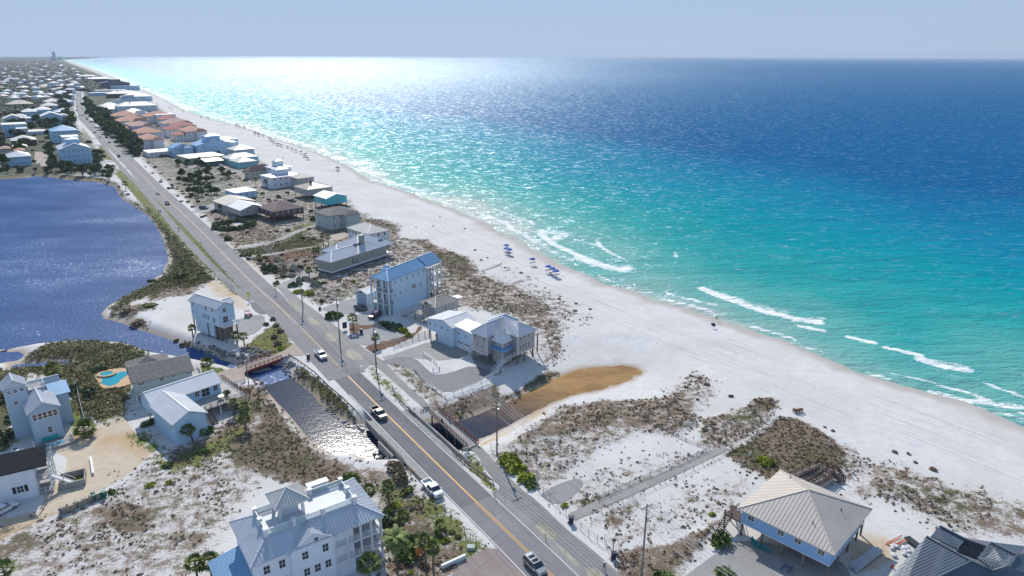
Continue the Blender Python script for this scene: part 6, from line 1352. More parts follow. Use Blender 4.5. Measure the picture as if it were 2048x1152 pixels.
# ================================================================== VEHICLES
def paint(n, c, r=.25, me=.0):
    if n in M: return M[n]
    m, N, L, b = nt(n); b.inputs['Base Color'].default_value = (*c, 1); b.inputs['Roughness'].default_value = r; b.inputs['Metallic'].default_value = me
    b.inputs['Coat Weight'].default_value = .5; b.inputs['Coat Roughness'].default_value = .08; M[n] = m; return m
M['tyre'] = mat('tyre rubber', (.02, .02, .022), .85); M['rim'] = mat('wheel alloy', (.4, .41, .43), .3, metal=.8)
M['lamp'] = mat('clear lamp lens', (.75, .77, .8), .1); M['redlamp'] = mat('red lamp lens', (.4, .01, .01), .2)
def loft(b, secs):
    """secs: (x, z_low, z_top, half width, top half width)"""
    rings = []
    for (x, zl, zt, hw, tw) in secs:
        rings.append([(x, -hw * .9, zl), (x, -hw, zl + .12), (x, -hw, zl + (zt - zl) * .62), (x, -tw, zt), (x, tw, zt), (x, hw, zl + (zt - zl) * .62), (x, hw, zl + .12), (x, hw * .9, zl)])
    n0 = len(b.v)
    for r in rings: b.v += r
    k = 8
    for i in range(len(rings) - 1):
        for j in range(k):
            b.f.append((n0 + i * k + j, n0 + i * k + (j + 1) % k, n0 + (i + 1) * k + (j + 1) % k, n0 + (i + 1) * k + j)); b.mi.append(b.cur)
    b.f.append(tuple(n0 + j for j in range(k))); b.mi.append(b.cur); b.f.append(tuple(n0 + (len(rings) - 1) * k + j for j in range(k))); b.mi.append(b.cur)
F00 = Fr((0, 0), np.array([1., 0.]), np.array([0., 1.]), 1, 1)
def car(kind, label, loc, hd, pm, group=None, roofm=None, cat=None, name=None):
    nm = {'pickup': 'pickup_truck', 'suv': 'suv', 'sedan': 'parked_car'}[kind]; e = empty(name or nm, loc, label, cat or {'pickup': 'pickup truck', 'suv': 'suv', 'sedan': 'car'}[kind], group, hd)
    wb = {'pickup': (1.95, -1.7), 'suv': (1.5, -1.45), 'sedan': (1.4, -1.4)}[kind]; hw = {'pickup': 1.0, 'suv': .98, 'sedan': .92}[kind]; wr = {'pickup': .42, 'suv': .39, 'sedan': .34}[kind]
    b = MB()
    if kind == 'pickup':
        loft(b, [(-.55, .45, 1.15, hw, hw * .97), (1.3, .45, 1.18, hw, hw * .97), (1.6, .45, 1.2, hw, hw * .9), (2.65, .42, 1.12, hw, hw * .86), (2.95, .45, .98, hw * .93, hw * .75)])
        b.box(F00, -2.85, -.56, -hw, -hw + .12, .5, 1.16); b.box(F00, -2.85, -.56, hw - .12, hw, .5, 1.16); b.box(F00, -2.95, -2.85, -hw, hw, .5, 1.16); b.box(F00, -2.85, -.56, -hw + .12, hw - .12, .5, .68)
        gx = (-.5, 1.75, -.35, 1.05); gz = (1.14, 1.82)
    elif kind == 'suv':
        loft(b, [(-2.42, .5, 1.0, hw * .9, hw * .85), (-2.25, .38, 1.08, hw, hw * .95), (0, .34, 1.08, hw, hw * .95), (1.1, .34, 1.08, hw, hw * .95), (1.3, .34, 1.1, hw, hw * .88), (2.2, .36, .98, hw * .97, hw * .82), (2.45, .42, .8, hw * .85, hw * .7)])
        gx = (-2.3, 1.35, -2.0, .55); gz = (1.05, 1.72)
    else:
        loft(b, [(-2.3, .42, .88, hw * .88, hw * .8), (-2.1, .32, .95, hw, hw * .9), (-1.3, .3, .96, hw, hw * .93), (1.0, .3, .95, hw, hw * .93), (1.2, .3, .95, hw, hw * .86), (2.1, .32, .82, hw * .96, hw * .78), (2.35, .38, .68, hw * .82, hw * .65)])
        gx = (-1.75, 1.25, -1.05, .35); gz = (.92, 1.42)
    b.build('body', pm, e)
    w0, w1 = hw * .93, hw * .76; b = MB()
    b.hexa([(gx[0], -w0, gz[0]), (gx[1], -w0, gz[0]), (gx[1], w0, gz[0]), (gx[0], w0, gz[0])], [(gx[2], -w1, gz[1] - .05), (gx[3], -w1, gz[1] - .05), (gx[3], w1, gz[1] - .05), (gx[2], w1, gz[1] - .05)]); b.build('windows', M['glass'], e)
    b = MB(); b.box(F00, gx[2] - .04, gx[3] + .04, -w1 - .02, w1 + .02, gz[1] - .06, gz[1] + .02)
    for s_ in (-1, 1):
        b.bar((gx[0], s_ * w0, gz[0]), (gx[2], s_ * w1, gz[1]), .1); b.bar((gx[1], s_ * w0, gz[0]), (gx[3], s_ * w1, gz[1]), .07)
        m_ = (gx[2] + gx[3]) / 2; b.bar((m_, s_ * (w0 + .01), gz[0]), (m_, s_ * (w1 + .01), gz[1]), .07)
    b.build('roof', pm, e)
    if roofm:
        for x0, x1 in ((-1.35, -.65), (-.35, .4)): b = MB(); b.box(F00, x0, x1, -w1 * .75, w1 * .75, gz[1] + .021, gz[1] + .04); b.build('sunroof', M['glass'], e)
        for s_ in (-1, 1): b = MB(); b.bar((-1.9, s_ * w1 * .93, gz[1] + .08), (.5, s_ * w1 * .93, gz[1] + .08), .05); b.build('roof_rail', M['rim'], e)
    for x in wb:
        for s_ in (-1, 1):
            b = MB(); b.tube((x, s_ * (hw - .22), wr), (x, s_ * (hw + .03), wr), wr, n=14); w_ = b.build('wheel', M['tyre'], e)
            b = MB(); b.tube((x, s_ * (hw + .031), wr), (x, s_ * (hw + .05), wr), wr * .6, n=10); b.build('rim', M['rim'], w_)
    fx = {'pickup': 2.9, 'suv': 2.36, 'sedan': 2.26}[kind]; rx = {'pickup': -2.96, 'suv': -2.42, 'sedan': -2.3}[kind]; lz = {'pickup': .9, 'suv': .78, 'sedan': .62}[kind]
    for s_ in (-1, 1):
        b = MB(); b.box(F00, fx - .12, fx + .06, min(s_ * hw * .5, s_ * hw * .82), max(s_ * hw * .5, s_ * hw * .82), lz - .08, lz + .08); b.build('headlight', M['lamp'], e)
        b = MB(); b.box(F00, rx - .03, rx + .1, min(s_ * hw * .62, s_ * hw * .86), max(s_ * hw * .62, s_ * hw * .86), lz, lz + .2); b.build('tail_light', M['redlamp'], e)
        b = MB(); b.box(F00, gx[1] - .3, gx[1] - .12, min(s_ * hw, s_ * (hw + .2)), max(s_ * hw, s_ * (hw + .2)), gz[0] - .02, gz[0] + .14); b.build('mirror', pm, e)
    b = MB(); b.box(F00, fx - .02, fx + .1, -hw * .8, hw * .8, .36, .56); b.box(F00, rx - .1, rx + .02, -hw * .85, hw * .85, .4, .58); b.build('bumper', M['rim'] if kind == 'pickup' else M['dark'], e)
    b = MB(); b.box(F00, fx - .02, fx + .07, -hw * .42, hw * .42, lz - .14, lz + .1); b.build('grille', M['dark'], e)
    return e
def road_dir(p):
    i = int(np.argmin(np.hypot(*(CTRs - p[:2]).T))); i = min(max(i, 1), len(CTRs) - 2); t = CTRs[i - 1] - CTRs[i + 1]; return math.atan2(t[1], t[0])   # towards the viewer
def road_car(kind, label, px, py, pm, side=None, rev=False, group='cars driving along the coast road', **k):
    p = P(px, py, 0); i = int(np.argmin(np.hypot(*(CTRs - p[:2]).T)))
    return car(kind, label, (p[0], p[1], .07), road_dir(p) + (math.pi if rev else 0), pm, group, **k)
wht, blk, slv, blu, gry, red = paint('white car paint', (.72, .73, .75)), paint('black car paint', (.012, .012, .02)), paint('silver car paint', (.33, .34, .35), .3, .4), paint('navy car paint', (.02, .05, .14)), paint('grey car paint', (.10, .11, .12), .3, .3), paint('maroon car paint', (.25, .02, .05))
road_car('pickup', 'white pickup truck driving just before the driveway bridge turn', 642, 714, wht)
road_car('pickup', 'black pickup truck driving onto the road bridge', 758, 832, blk)
car('pickup', 'white pickup truck parked on the grass verge, lower left side of the road', (*P(865, 983)[:2], .02), road_dir(P(865, 983)), wht)
road_car('suv', 'silver suv with dark sunroof panels at the bottom edge of the picture', 1070, 1138, slv, roofm=1)
road_car('sedan', 'white car on the road beside the lake bend', 316, 388, wht, name='car'); road_car('suv', 'white topped dark suv following the white car beside the lake', 335, 409, gry)
road_car('suv', 'black suv on the road where the lawn strips begin', 238, 314, blk); road_car('sedan', 'dark blue car below the grassy median, second of the close pair', 219, 286, blu, rev=True, name='car'); road_car('suv', 'black suv, first of the close pair before the lawn strips', 213, 276, blk, rev=True)
road_car('sedan', 'white car in the left lane beside the close pair', 200.5, 275, wht, name='car'); road_car('sedan', 'blue car in the left lane just past the large blue apartment house', 190, 266, blu, name='car'); road_car('suv', 'dark suv on the bend near the first lawn strip', 174, 240, blk, rev=True)
road_car('sedan', 'blue car at the top of the bend', 165, 231, blu, rev=True, name='car'); road_car('sedan', 'small white car at the top of the bend, left lane', 160, 232, wht, name='car')
road_car('suv', 'dark suv on the straight beyond the bend', 153.5, 222, blk); road_car('sedan', 'dark car farther along the straight beyond the bend', 153, 214, gry, name='car'); road_car('sedan', 'dark car on the right lane of the far straight', 160, 193, gry, rev=True, name='car'); road_car('sedan', 'pale car on the left lane of the far straight', 155, 191, slv, name='car'); road_car('sedan', 'last dark car before the road disappears', 161, 183, blk, rev=True, name='car')
D = math.radians
car('suv', 'dark grey suv parked sideways in the gravel lot of the three storey house', (*P(722, 620)[:2], .05), D(-30), gry); car('suv', 'maroon black suv with glossy bonnet parked beside the three storey house', (*P(750, 635)[:2], .05), D(-122), paint('dark plum paint', (.06, .01, .06)))
car('sedan', 'white car parked in the shadow of the black roofed house at the left edge', (*P(8, 1024)[:2], .05), D(65), wht)
car('sedan', 'white car in the paved lot of the pale blue apartment house', (*P(78, 330)[:2], .05), D(-60), wht); car('suv', 'dark blue van parked on the sand by the grey cottage', (*P(408, 418)[:2], .05), D(-5), blu, cat='van')
car('sedan', 'dark car parked under the trees beside the grey cottage', (*P(428, 424)[:2], .05), D(80), gry); car('sedan', 'white car nearest the teal cottage', (*P(441, 332)[:2], .05), D(-40), wht, group='white cars by the teal cottage'); car('sedan', 'silver white car second from the teal cottage', (*P(447, 337)[:2], .05), D(-40), slv, group='white cars by the teal cottage')
car('suv', 'dark car parked on the sand behind the brown hip roof', (*P(584, 404)[:2], .05), D(0), blk); car('sedan', 'bright blue white car in front of the garage wing of the villas', (*P(332, 308)[:2], .05), D(10), blu)
car('sedan', 'dark car in the shade under the garage wing', (*P(882, 678)[:2], .05), D(-60), gry)
e = empty('golf_cart', P(497, 632, .05), 'small maroon covered cart on the grass beside the gravel lot', 'golf cart', None, D(20))
b = MB(); loft(b, [(-1.2, .3, .8, .6, .5), (.2, .3, .75, .6, .55), (1.2, .35, .7, .5, .4)]); b.build('body', red, e); b = MB(); b.box(F00, -1.1, .7, -.62, .62, 1.75, 1.83); b.build('roof', red, e)
for x in (-1, .6):
    for s_ in (-1, 1): b = MB(); b.bar((x, s_ * .55, .7), (x, s_ * .55, 1.75), .05); b.build('post', M['metal'], e)
for x in (-.8, .85):
    for s_ in (-1, 1): b = MB(); b.tube((x, s_ * .45, .25), (x, s_ * .65, .25), .25, n=12); b.build('wheel', M['tyre'], e)

# ================================================================== PEOPLE
def person(label, loc, rz, shirt, pants, hair=(.05, .03, .02), walk=.35, group=None, hat=None):
    J = {'pel': (0, 0, .95), 'ch': (0, 0, 1.3), 'nk': (0, 0, 1.5), 'hd': (.02, 0, 1.58), 'top': (.02, 0, 1.74),
         'lh': (0, .1, .9), 'lk': (walk * .55, .1, .5), 'la': (walk * .5 - .05, .1, .08), 'lt': (walk * .5 + .14, .1, .04), 'rh': (0, -.1, .9), 'rk': (-walk * .2, -.1, .5), 'ra': (-walk * .85, -.1, .1), 'rt': (-walk * .85 + .17, -.1, .03),
         'ls': (0, .19, 1.42), 'le': (-walk * .35, .24, 1.14), 'lw': (-walk * .25 + .05, .25, .9), 'lf': (-walk * .2 + .1, .25, .8), 'rs': (0, -.19, 1.42), 're': (walk * .2, -.24, 1.15), 'rw': (walk * .6, -.24, .95), 'rf': (walk * .6 + .07, -.24, .87)}
    rad = {'pel': .15, 'ch': .16, 'nk': .06, 'hd': .085, 'top': .075, 'lh': .1, 'lk': .065, 'la': .045, 'lt': .04, 'rh': .1, 'rk': .065, 'ra': .045, 'rt': .04, 'ls': .07, 'le': .045, 'lw': .032, 'lf': .03, 'rs': .07, 're': .045, 'rw': .032, 'rf': .03}
    E = [('pel', 'ch'), ('ch', 'nk'), ('nk', 'hd'), ('hd', 'top'), ('pel', 'lh'), ('lh', 'lk'), ('lk', 'la'), ('la', 'lt'), ('pel', 'rh'), ('rh', 'rk'), ('rk', 'ra'), ('ra', 'rt'), ('ch', 'ls'), ('ls', 'le'), ('le', 'lw'), ('lw', 'lf'), ('ch', 'rs'), ('rs', 're'), ('re', 'rw'), ('rw', 'rf')]
    ks = list(J); me = bpy.data.meshes.new('person_mesh'); me.from_pydata([J[k] for k in ks], [(ks.index(a), ks.index(c)) for a, c in E], [])
    o = bpy.data.objects.new('tmp', me); C.objects.link(o); md = o.modifiers.new('s', 'SKIN')
    for i, k in enumerate(ks): me.skin_vertices[0].data[i].radius = (rad[k], rad[k] * (1.25 if k in ('ch', 'pel') else 1)); 
    me.skin_vertices[0].data[0].use_root = True; md.branch_smoothing = .5
    o.modifiers.new('ss', 'SUBSURF').levels = 1; dg = bpy.context.evaluated_depsgraph_get(); dg.update(); nm = bpy.data.meshes.new_from_object(o.evaluated_get(dg)); bpy.data.objects.remove(o)
    for c_ in (mat('skin', (.45, .28, .2), .6), mat('cloth %.2f %.2f %.2f' % shirt, shirt, .85), mat('cloth %.2f %.2f %.2f' % pants, pants, .85), M['dark']): nm.materials.append(c_)
    for p in nm.polygons:
        z = p.center.z; y = abs(p.center.y); p.material_index = 3 if z < .1 else 2 if z < .98 and y < .21 else 0 if z > 1.49 or (y > .2 and z < 1.12) else 1
        p.use_smooth = True
    e = link('person', nm); e.location = loc; e.rotation_euler = (0, 0, rz); tag(e, label, 'person', group)
    b = MB(); c0 = (.0, 0, 1.69)
    for k in range(3): r0, r1 = .105 * math.cos(k * .5), .105 * math.cos((k + 1) * .5); b.tube((c0[0], 0, c0[2] + .1 * math.sin(k * .5)), (c0[0], 0, c0[2] + .1 * math.sin((k + 1) * .5)), r0, max(.01, r1), 10)
    if hat: b.tube((c0[0], 0, c0[2] - .01), (c0[0], 0, c0[2] + .01), .2, .17, 12)
    hm_ = mat('hair %.2f' % hair[0] if not hat else 'hat cloth %.2f' % hat[0], hat or hair, .9); b.build('hat' if hat else 'hair', hm_, e); return e
person('person in a blue shirt and pale cap on the foot path near the bin', P(1208, 1141, .04), D(-60), (.05, .10, .25), (.04, .05, .09), hat=(.7, .7, .72))
person('person in dark clothes walking on the wet sand at the water edge', P(1433, 640, -1.0), D(140), (.02, .02, .06), (.02, .02, .04))
person('person in dark clothes crossing the foot bridge', P(884, 850, .27), D(130), (.05, .02, .05), (.03, .03, .05)); person('person in a pale blue shirt leaning by the far rail of the foot bridge', P(898, 840, .27), D(-50), (.45, .6, .7), (.2, .25, .35), walk=.05)
person('person in pale blue clothes standing by the bush beside the foot path', P(668, 644, .05), D(200), (.5, .65, .75), (.55, .68, .78), walk=.1)
person('person in black walking alone on the lakeside path', P(358, 461, .05), D(120), (.02, .02, .03), (.02, .02, .03)); person('person in black on the lakeside path, left of a walking pair', P(318, 426, .05), D(120), (.02, .02, .03), (.03, .03, .05), group='pair walking by the lake'); person('person in dark red on the lakeside path, right of a walking pair', P(321.5, 426, .05), D(120), (.15, .03, .05), (.03, .03, .05), group='pair walking by the lake')
for k, (x, y, t_) in enumerate(((516, 298, 'walking below the grey hip roof'), (522, 300.5, 'standing just right of the walker below the grey hip roof'), (557, 313, 'on open sand below the long umbrella row'), (567, 317, 'on open sand, right of centre of the wide beach'), (583, 324, 'nearest the stilted tan roof end of the beach'))):
    person('far person in dark clothes ' + t_, P(x, y, -.2 if k > 1 else 0), R.uniform(0, 6), (.04, .04, .08), (.05, .05, .08), group='far people on the open beach')

# ================================================================== POLES, WIRES, SIGNS, BINS
pole_px = [((606, 616), 13.4, 'by the bushes near the crosswalk'), ((680, 684), 14.5, 'beside the driveway signs'), ((753, 744), 14.0, 'at the corner of the paved entrance'), ((994, 910), 13.4, 'behind the foot bridge'), ((1283, 1152), 13.8, 'at the bottom edge by the dune lot')]
ptops = []
for (px, hh_, lb) in pole_px:
    g_ = P(*px, 0); e = empty('utility_pole', g_, 'tall wooden utility pole ' + lb, 'utility pole', 'utility poles on the beach side of the road'); rd = road_dir(g_); cx = Vector((-math.sin(rd), math.cos(rd), 0))
    b = MB(); b.tube((0, 0, 0), (0, 0, hh_), .19, .12, 10); b.build('pole', M['wood'], e); b = MB(); b.bar(cx * -1.2 + Vector((0, 0, hh_ - .5)), cx * 1.2 + Vector((0, 0, hh_ - .5)), .12, .14); b.build('crossarm', M['wood'], e)
    for k in (-1.1, -.4, .4, 1.1): b = MB(); b.tube(cx * k + Vector((0, 0, hh_ - .42)), cx * k + Vector((0, 0, hh_ - .2)), .05); b.build('insulator', M['metal'], e)
    b = MB(); b.tube(cx * .35 + Vector((0, 0, hh_ - 3.4)), cx * .35 + Vector((0, 0, hh_ - 2.5)), .24, n=12); b.build('transformer', M['metal'], e)
    if px[0] > 700: b = MB(); b.tube((0, 0, 2.2), (.3, .1, 2.6), .13); b.build('meter_box', M['dark'], e)
    ptops.append((Vector(g_), hh_, cx))
g_ = P(500, 788, 0); e = empty('utility_pole', g_, 'slim pole on the lake side beside the driveway bridge', 'utility pole'); b = MB(); b.tube((0, 0, 0), (0, 0, 9.5), .14, .1); b.build('pole', M['wood'], e); b = MB(); b.box(F00, -.15, .15, -.15, .15, 8.6, 9.2); b.build('lamp_box', M['metal'], e)
wd = [('topmost road side wire strung between the utility poles', 1.1, -.2), ('second wire from the road strung between the utility poles', .4, -.2), ('third wire from the road strung between the utility poles', -.4, -.2), ('beach side wire strung between the utility poles', -1.1, -.2), ('lowest thick wire strung between the utility poles', .2, -3.8)]
wirem = mat('aluminium wire', (.6, .6, .62), .5, metal=.4)
for lb, off_, dz in wd:
    b = MB(); pts = [t_[0] + t_[2] * off_ + Vector((0, 0, t_[1] + dz)) for t_ in ptops]; pts = [pts[0] + (pts[0] - pts[1]) * 1.2] + pts + [pts[-1] + (pts[-1] - pts[-2]) * .6]
    for i in range(len(pts) - 1):
        q0 = pts[i]
        for k in range(1, 13):
            t_ = k / 12; q1 = pts[i].lerp(pts[i + 1], t_) - Vector((0, 0, 4 * t_ * (1 - t_) * 1.1)); b.tube(q0, q1, .045, n=4); q0 = q1
    tag(b.build('power_line', wirem, None, np.array(pts[2]), recalc=False), lb, 'power line', 'power lines')
M['signyellow'] = mat('fluorescent yellow sign', (.62, .72, .04), .5)
for (x, y, lb) in ((498, 603, 'left of the road at the crosswalk'), (552, 588, 'right of the road at the crosswalk')):
    g_ = P(x, y, 0); e = empty('crossing_sign', g_, 'yellow diamond pedestrian crossing sign ' + lb, 'road sign', 'crossing signs', road_dir(g_)); b = MB(); b.tube((0, 0, 0), (0, 0, 3.6), .05); b.build('pole', M['metal'], e)
    b = MB(); b.hexa([(.06, 0, 2.3), (.06, .62, 2.92), (.06, 0, 3.54), (.06, -.62, 2.92)], [(.09, 0, 2.3), (.09, .62, 2.92), (.09, 0, 3.54), (.09, -.62, 2.92)]); s_ = b.build('sign_panel', M['signyellow'], e)
    b = MB(); b.tube((.1, 0, 3.2), (.11, 0, 3.2), .07); b.bar((.1, 0, 3.12), (.1, .02, 2.85), .02, .12); b.bar((.1, .02, 2.86), (.1, .16, 2.6), .02, .06); b.bar((.1, .0, 2.86), (.1, -.12, 2.6), .02, .06); b.bar((.1, -.15, 2.98), (.1, .15, 3.0), .02, .05); b.build('walker_symbol', M['dark'], s_)
    b = MB(); b.box(F00, .05, .08, -.38, .38, 1.65, 2.05); b.build('arrow_plate', M['signyellow'], e)
def signpost(label, px, h, w, hh_, m, px2=None, cat='sign', z=0, rz=None):
    g_ = P(*px, z); e = empty('sign', g_, label, cat, None, rz if rz is not None else road_dir(g_)); b = MB(); b.tube((0, 0, 0), (0, 0, h), .04, n=6); b.build('post', M['wood'], e)
    b = MB(); b.box(F00, .04, .07, -w / 2, w / 2, h - hh_, h); b.build('panel', m, e); return e
for k, (x, y, lb) in enumerate(((690, 660, 'tall dark blue real estate board at the drive between the palms'), (703, 655, 'white angled board behind the tall dark board'))):
    signpost(lb, (x, y), 2.6 - k * .8, 1.4, 2.0 - k, paint('navy sign face', (.015, .03, .09), .5) if k == 0 else M['white'])
signpost('small white notice standing in the creek below the picket fence', (1027, 800), 1.6, .9, .8, M['white'], z=WZ); signpost('thin dark post with a round sign head beside the bottom bin', (1226, 1108), 3.2, .4, .6, M['dark']); signpost('pale information board at the end of the foot bridge', (931, 908), 1.6, 1.2, .8, M['metal'])
signpost('small white sign on the vegetated dune beside the beach access', (1498, 915), 1.3, 1.0, .7, M['white'], z=.3, rz=D(-60)); signpost('tiny white sign on the dune seaward of the walkover', (1656, 890), 1.3, .8, .7, M['white'], z=.3, rz=D(-60)); signpost('orange and white object marker at the end of the verge guardrail', (822, 952), 1.5, .4, .8, mat('orange marker', (.6, .22, .03), .6))
for k, (x, y) in enumerate(((886, 1024), (901, 1037), (914, 1052), (929, 1068), (941, 1080), (952, 1092), (1091, 1080), (990, 996))):
    b = MB(); p = P(x, y, 0); b.tube(p, p + np.array([0, 0, 1.5]), .05, n=6); o = b.build('delineator_post', M['dark'], None, p)
    tag(o, 'thin dark delineator post on the verge below the parked white pickup' if k < 6 else 'thin dark post on the sandy island in the asphalt' if k == 6 else 'thin pale post at the grass tip by the foot path', 'post', 'delineator posts' if k < 6 else None)
def bin_(label, px, m, z=0.0, rz=0.0, s=1.0, group=None):
    e = empty('trash_bin', P(*px, z), label, 'trash bin', group, rz); b = MB(); b.hexa([(-.26 * s, -.26 * s, .1), (.26 * s, -.26 * s, .1), (.26 * s, .26 * s, .1), (-.26 * s, .26 * s, .1)], [(-.36 * s, -.34 * s, 1.05 * s), (.34 * s, -.34 * s, 1.05 * s), (.34 * s, .34 * s, 1.05 * s), (-.36 * s, .34 * s, 1.05 * s)]); b.build('bin_body', m, e)
    b = MB(); b.hexa([(-.4 * s, -.37 * s, 1.055 * s), (.38 * s, -.37 * s, 1.055 * s), (.38 * s, .37 * s, 1.055 * s), (-.4 * s, .37 * s, 1.055 * s)], [(-.36 * s, -.3 * s, 1.17 * s), (.3 * s, -.3 * s, 1.13 * s), (.3 * s, .3 * s, 1.13 * s), (-.36 * s, .3 * s, 1.17 * s)]); b.build('lid', m, e)
    for s_ in (-1, 1): b = MB(); b.tube((-.3 * s, s_ * .3 * s, .12), (-.3 * s, s_ * .36 * s, .12), .12, n=10); b.build('wheel', M['tyre'], e)
grn = mat('green plastic', (.03, .16, .11), .55); gpl = mat('grey plastic', (.16, .17, .19), .55); bpl = mat('navy plastic', (.02, .03, .07), .5)
bin_('dark blue bin at the road edge by the driveway bridge turn', (617, 718), bpl, rz=.4, s=1.3); bin_('dark bin at the foot path beside the dune path entrance', (1142, 1047), bpl, s=1.25); bin_('dark bin near the bottom wire fence panel', (1227, 1118), bpl, s=1.25)
bin_('grey bin at the left end of the row of pens', (124, 1026), gpl); bin_('grey bin between the first and second pen', (154, 1014), gpl); bin_('dark grey bin behind the second pen', (170, 1007), gpl, rz=1); bin_('grey topped bin behind the third pen', (187, 994), gpl, rz=.6); bin_('green bin in the row of pens, left of the end', (190, 1000), grn); bin_('big green bin at the right end of the pens', (209, 995), grn, s=1.2)
bin_('dark bin beside the low planting in front of the gravel lot', (723, 667), bpl, s=1.3); bin_('dark blue bin at the start of the second sand drive', (495, 519), bpl); bin_('dark blue bin beside the bin at the second sand drive', (499, 520), bpl); bin_('dark bin beside the bush at the gravel lot entrance', (640, 620), bpl)
for k, (a, c_) in enumerate((((127, 1029), (154, 1018)), ((157, 1016), (183, 1004)), ((184, 1003), (207, 995)))):
    p, q = Vector(P(*a)), Vector(P(*c_)); b = MB(); b.bar(p + Vector((0, 0, .6)), q + Vector((0, 0, .6)), .08, 1.2); n_ = Vector((0, 0, 1)).cross((q - p).normalized()) * 1.0
    for r in (p, q): b.bar(r + Vector((0, 0, .6)), r + n_ + Vector((0, 0, .6)), .08, 1.2)
    tag(b.build('bin_pen', mat('weathered tan boards', (.34, .30, .24), .85, var=.25, scale=3), None, np.array(p)), ['weathered board bin pen at the left end of the row', 'weathered board bin pen in the middle of the row', 'weathered board bin pen at the right end of the row'][k], 'bin pen', 'row of bin pens')
b = MB(); p = P(942, 1097, 0); b.hexa([p + np.array(k) for k in ((-.7, -.5, 0), (.7, -.5, 0), (.7, .5, 0), (-.7, .5, 0))], [p + np.array(k) for k in ((-.65, -.45, .5), (.65, -.45, .5), (.65, .45, .6), (-.65, .45, .6))]); tag(b.build('utility_box', mat('pale green steel', (.38, .45, .42), .6), None, p), 'low pale green utility box on the grass above the brick driveway', 'utility box')
b = MB(); p = P(889, 1018, 0); b.tube(p, p + np.array([0, 0, .9]), .14); b.tube(p + np.array([0, 0, .9]), p + np.array([0, 0, 1.2]), .2, .1); tag(b.build('cable_pedestal', M['white'], None, p), 'small white and green cable pedestal beside the parked white pickup', 'pedestal')
b = MB(); p = P(838, 1112, 0); b.box(Fr(p, np.array([.7, .7]), np.array([-.7, .7]), 1, 1), -.7, .7, -.08, .08, .3, 2.1); b.box(Fr(p, np.array([.7, .7]), np.array([-.7, .7]), 1, 1), -.75, -.65, -.1, .1, 0, 2.2); b.box(Fr(p, np.array([.7, .7]), np.array([-.7, .7]), 1, 1), .65, .75, -.1, .1, 0, 2.2); tag(b.build('real_estate_sign', mat('orange board', (.55, .2, .05), .6), None, p), 'orange board between the palms below the terrace house corner', 'sign')

# ================================================================== BEACH THINGS
ublue = mat('royal blue canvas', (.015, .10, .42), .7); unavy = mat('navy canvas', (.02, .025, .08), .7); chairm = mat('dark sling chair', (.03, .05, .16), .7)
def umbrella_mesh(m):
    b = MB(); n_ = 8; r0 = 1.35
    top = (0, 0, 2.5); rim = [(r0 * math.cos(2 * math.pi * k / n_), r0 * math.sin(2 * math.pi * k / n_), 1.95) for k in range(n_)]; mid = [(.75 * math.cos(2 * math.pi * k / n_), .75 * math.sin(2 * math.pi * k / n_), 2.32) for k in range(n_)]
    for k in range(n_):
        j = (k + 1) % n_; b.poly([mid[k], mid[j], top]); b.poly([rim[k], rim[j], mid[j], mid[k]]); b.poly([(rim[k][0], rim[k][1], 1.78), (rim[j][0], rim[j][1], 1.78), rim[j], rim[k]])
    o = b.build('canopy', m, recalc=False); me = o.data; bpy.data.objects.remove(o)
    b = MB(); b.tube((0, 0, -.2), (0, 0, 2.6), .03, n=6); o = b.build('pole', M['wood']); me2 = o.data; bpy.data.objects.remove(o); return me, me2
um_b, um_n = umbrella_mesh(ublue), umbrella_mesh(unavy)
b = MB(); b.bar((-.9, 0, .3), (.35, 0, .32), .6, .06); b.bar((.35, 0, .32), (.9, 0, .85), .6, .06)
for x in (-.8, .3):
    for s_ in (-1, 1): b.bar((x, s_ * .27, 0), (x, s_ * .27, .3), .05)
o = b.build('beach_chair', chairm); chair_me = o.data; bpy.data.objects.remove(o)
def beach_set(px, py, near, label=None, z=-.2, rz=.6):
    g_ = Vector(P(px, py, z)); e = empty('beach_umbrella', g_, label, 'beach umbrella', 'blue beach umbrellas' if near else 'row of dark umbrellas along the far beach', R.uniform(0, 1)); mm = um_b if near else um_n
    link('canopy', mm[0], e); link('pole', mm[1], e)
    for k in (-1, 1):
        c_ = link('beach_chair', chair_me); c_.location = g_ + Vector((k * .8 * math.cos(rz), k * .8 * math.sin(rz), 0)) ; c_.rotation_euler = (0, 0, rz + math.pi / 2 + math.pi)
        tag(c_, ('low blue sling chair under the ' + label.replace('blue umbrella, ', '') ) if False else ('low sling chair standing under a ' + ('bright blue umbrella on the near beach' if near else 'dark umbrella in the far beach row')), 'beach chair', 'chairs under the bright blue umbrellas' if near else 'chairs under the far dark umbrellas')
for x, y, lb in ((1012.5, 499, 'bright blue umbrella farthest up the beach'), (1013.5, 505, 'bright blue umbrella in the middle of the farthest trio'), (1019, 507.5, 'bright blue umbrella at the near right of the farthest trio'), (1064.5, 527, 'lone bright blue umbrella between the two groups'), (1096, 542, 'bright blue umbrella, left one of the nearest trio'), (1104.5, 546.5, 'bright blue umbrella, middle one of the nearest trio'), (1112, 551, 'bright blue umbrella, right one of the nearest trio')):
    beach_set(x, y, True, lb, -.1)
zz2 = [(470, 5), (495, 12), (530, 20), (615, 65), (645, 75), (675, 85), (725, 105), (735, 117), (745, 127), (760, 137), (785, 150), (800, 155), (820, 162), (865, 175), (900, 190), (930, 203), (968, 215), (1005, 230), (995, 245), (1020, 263), (1245, 338), (1255, 343)]
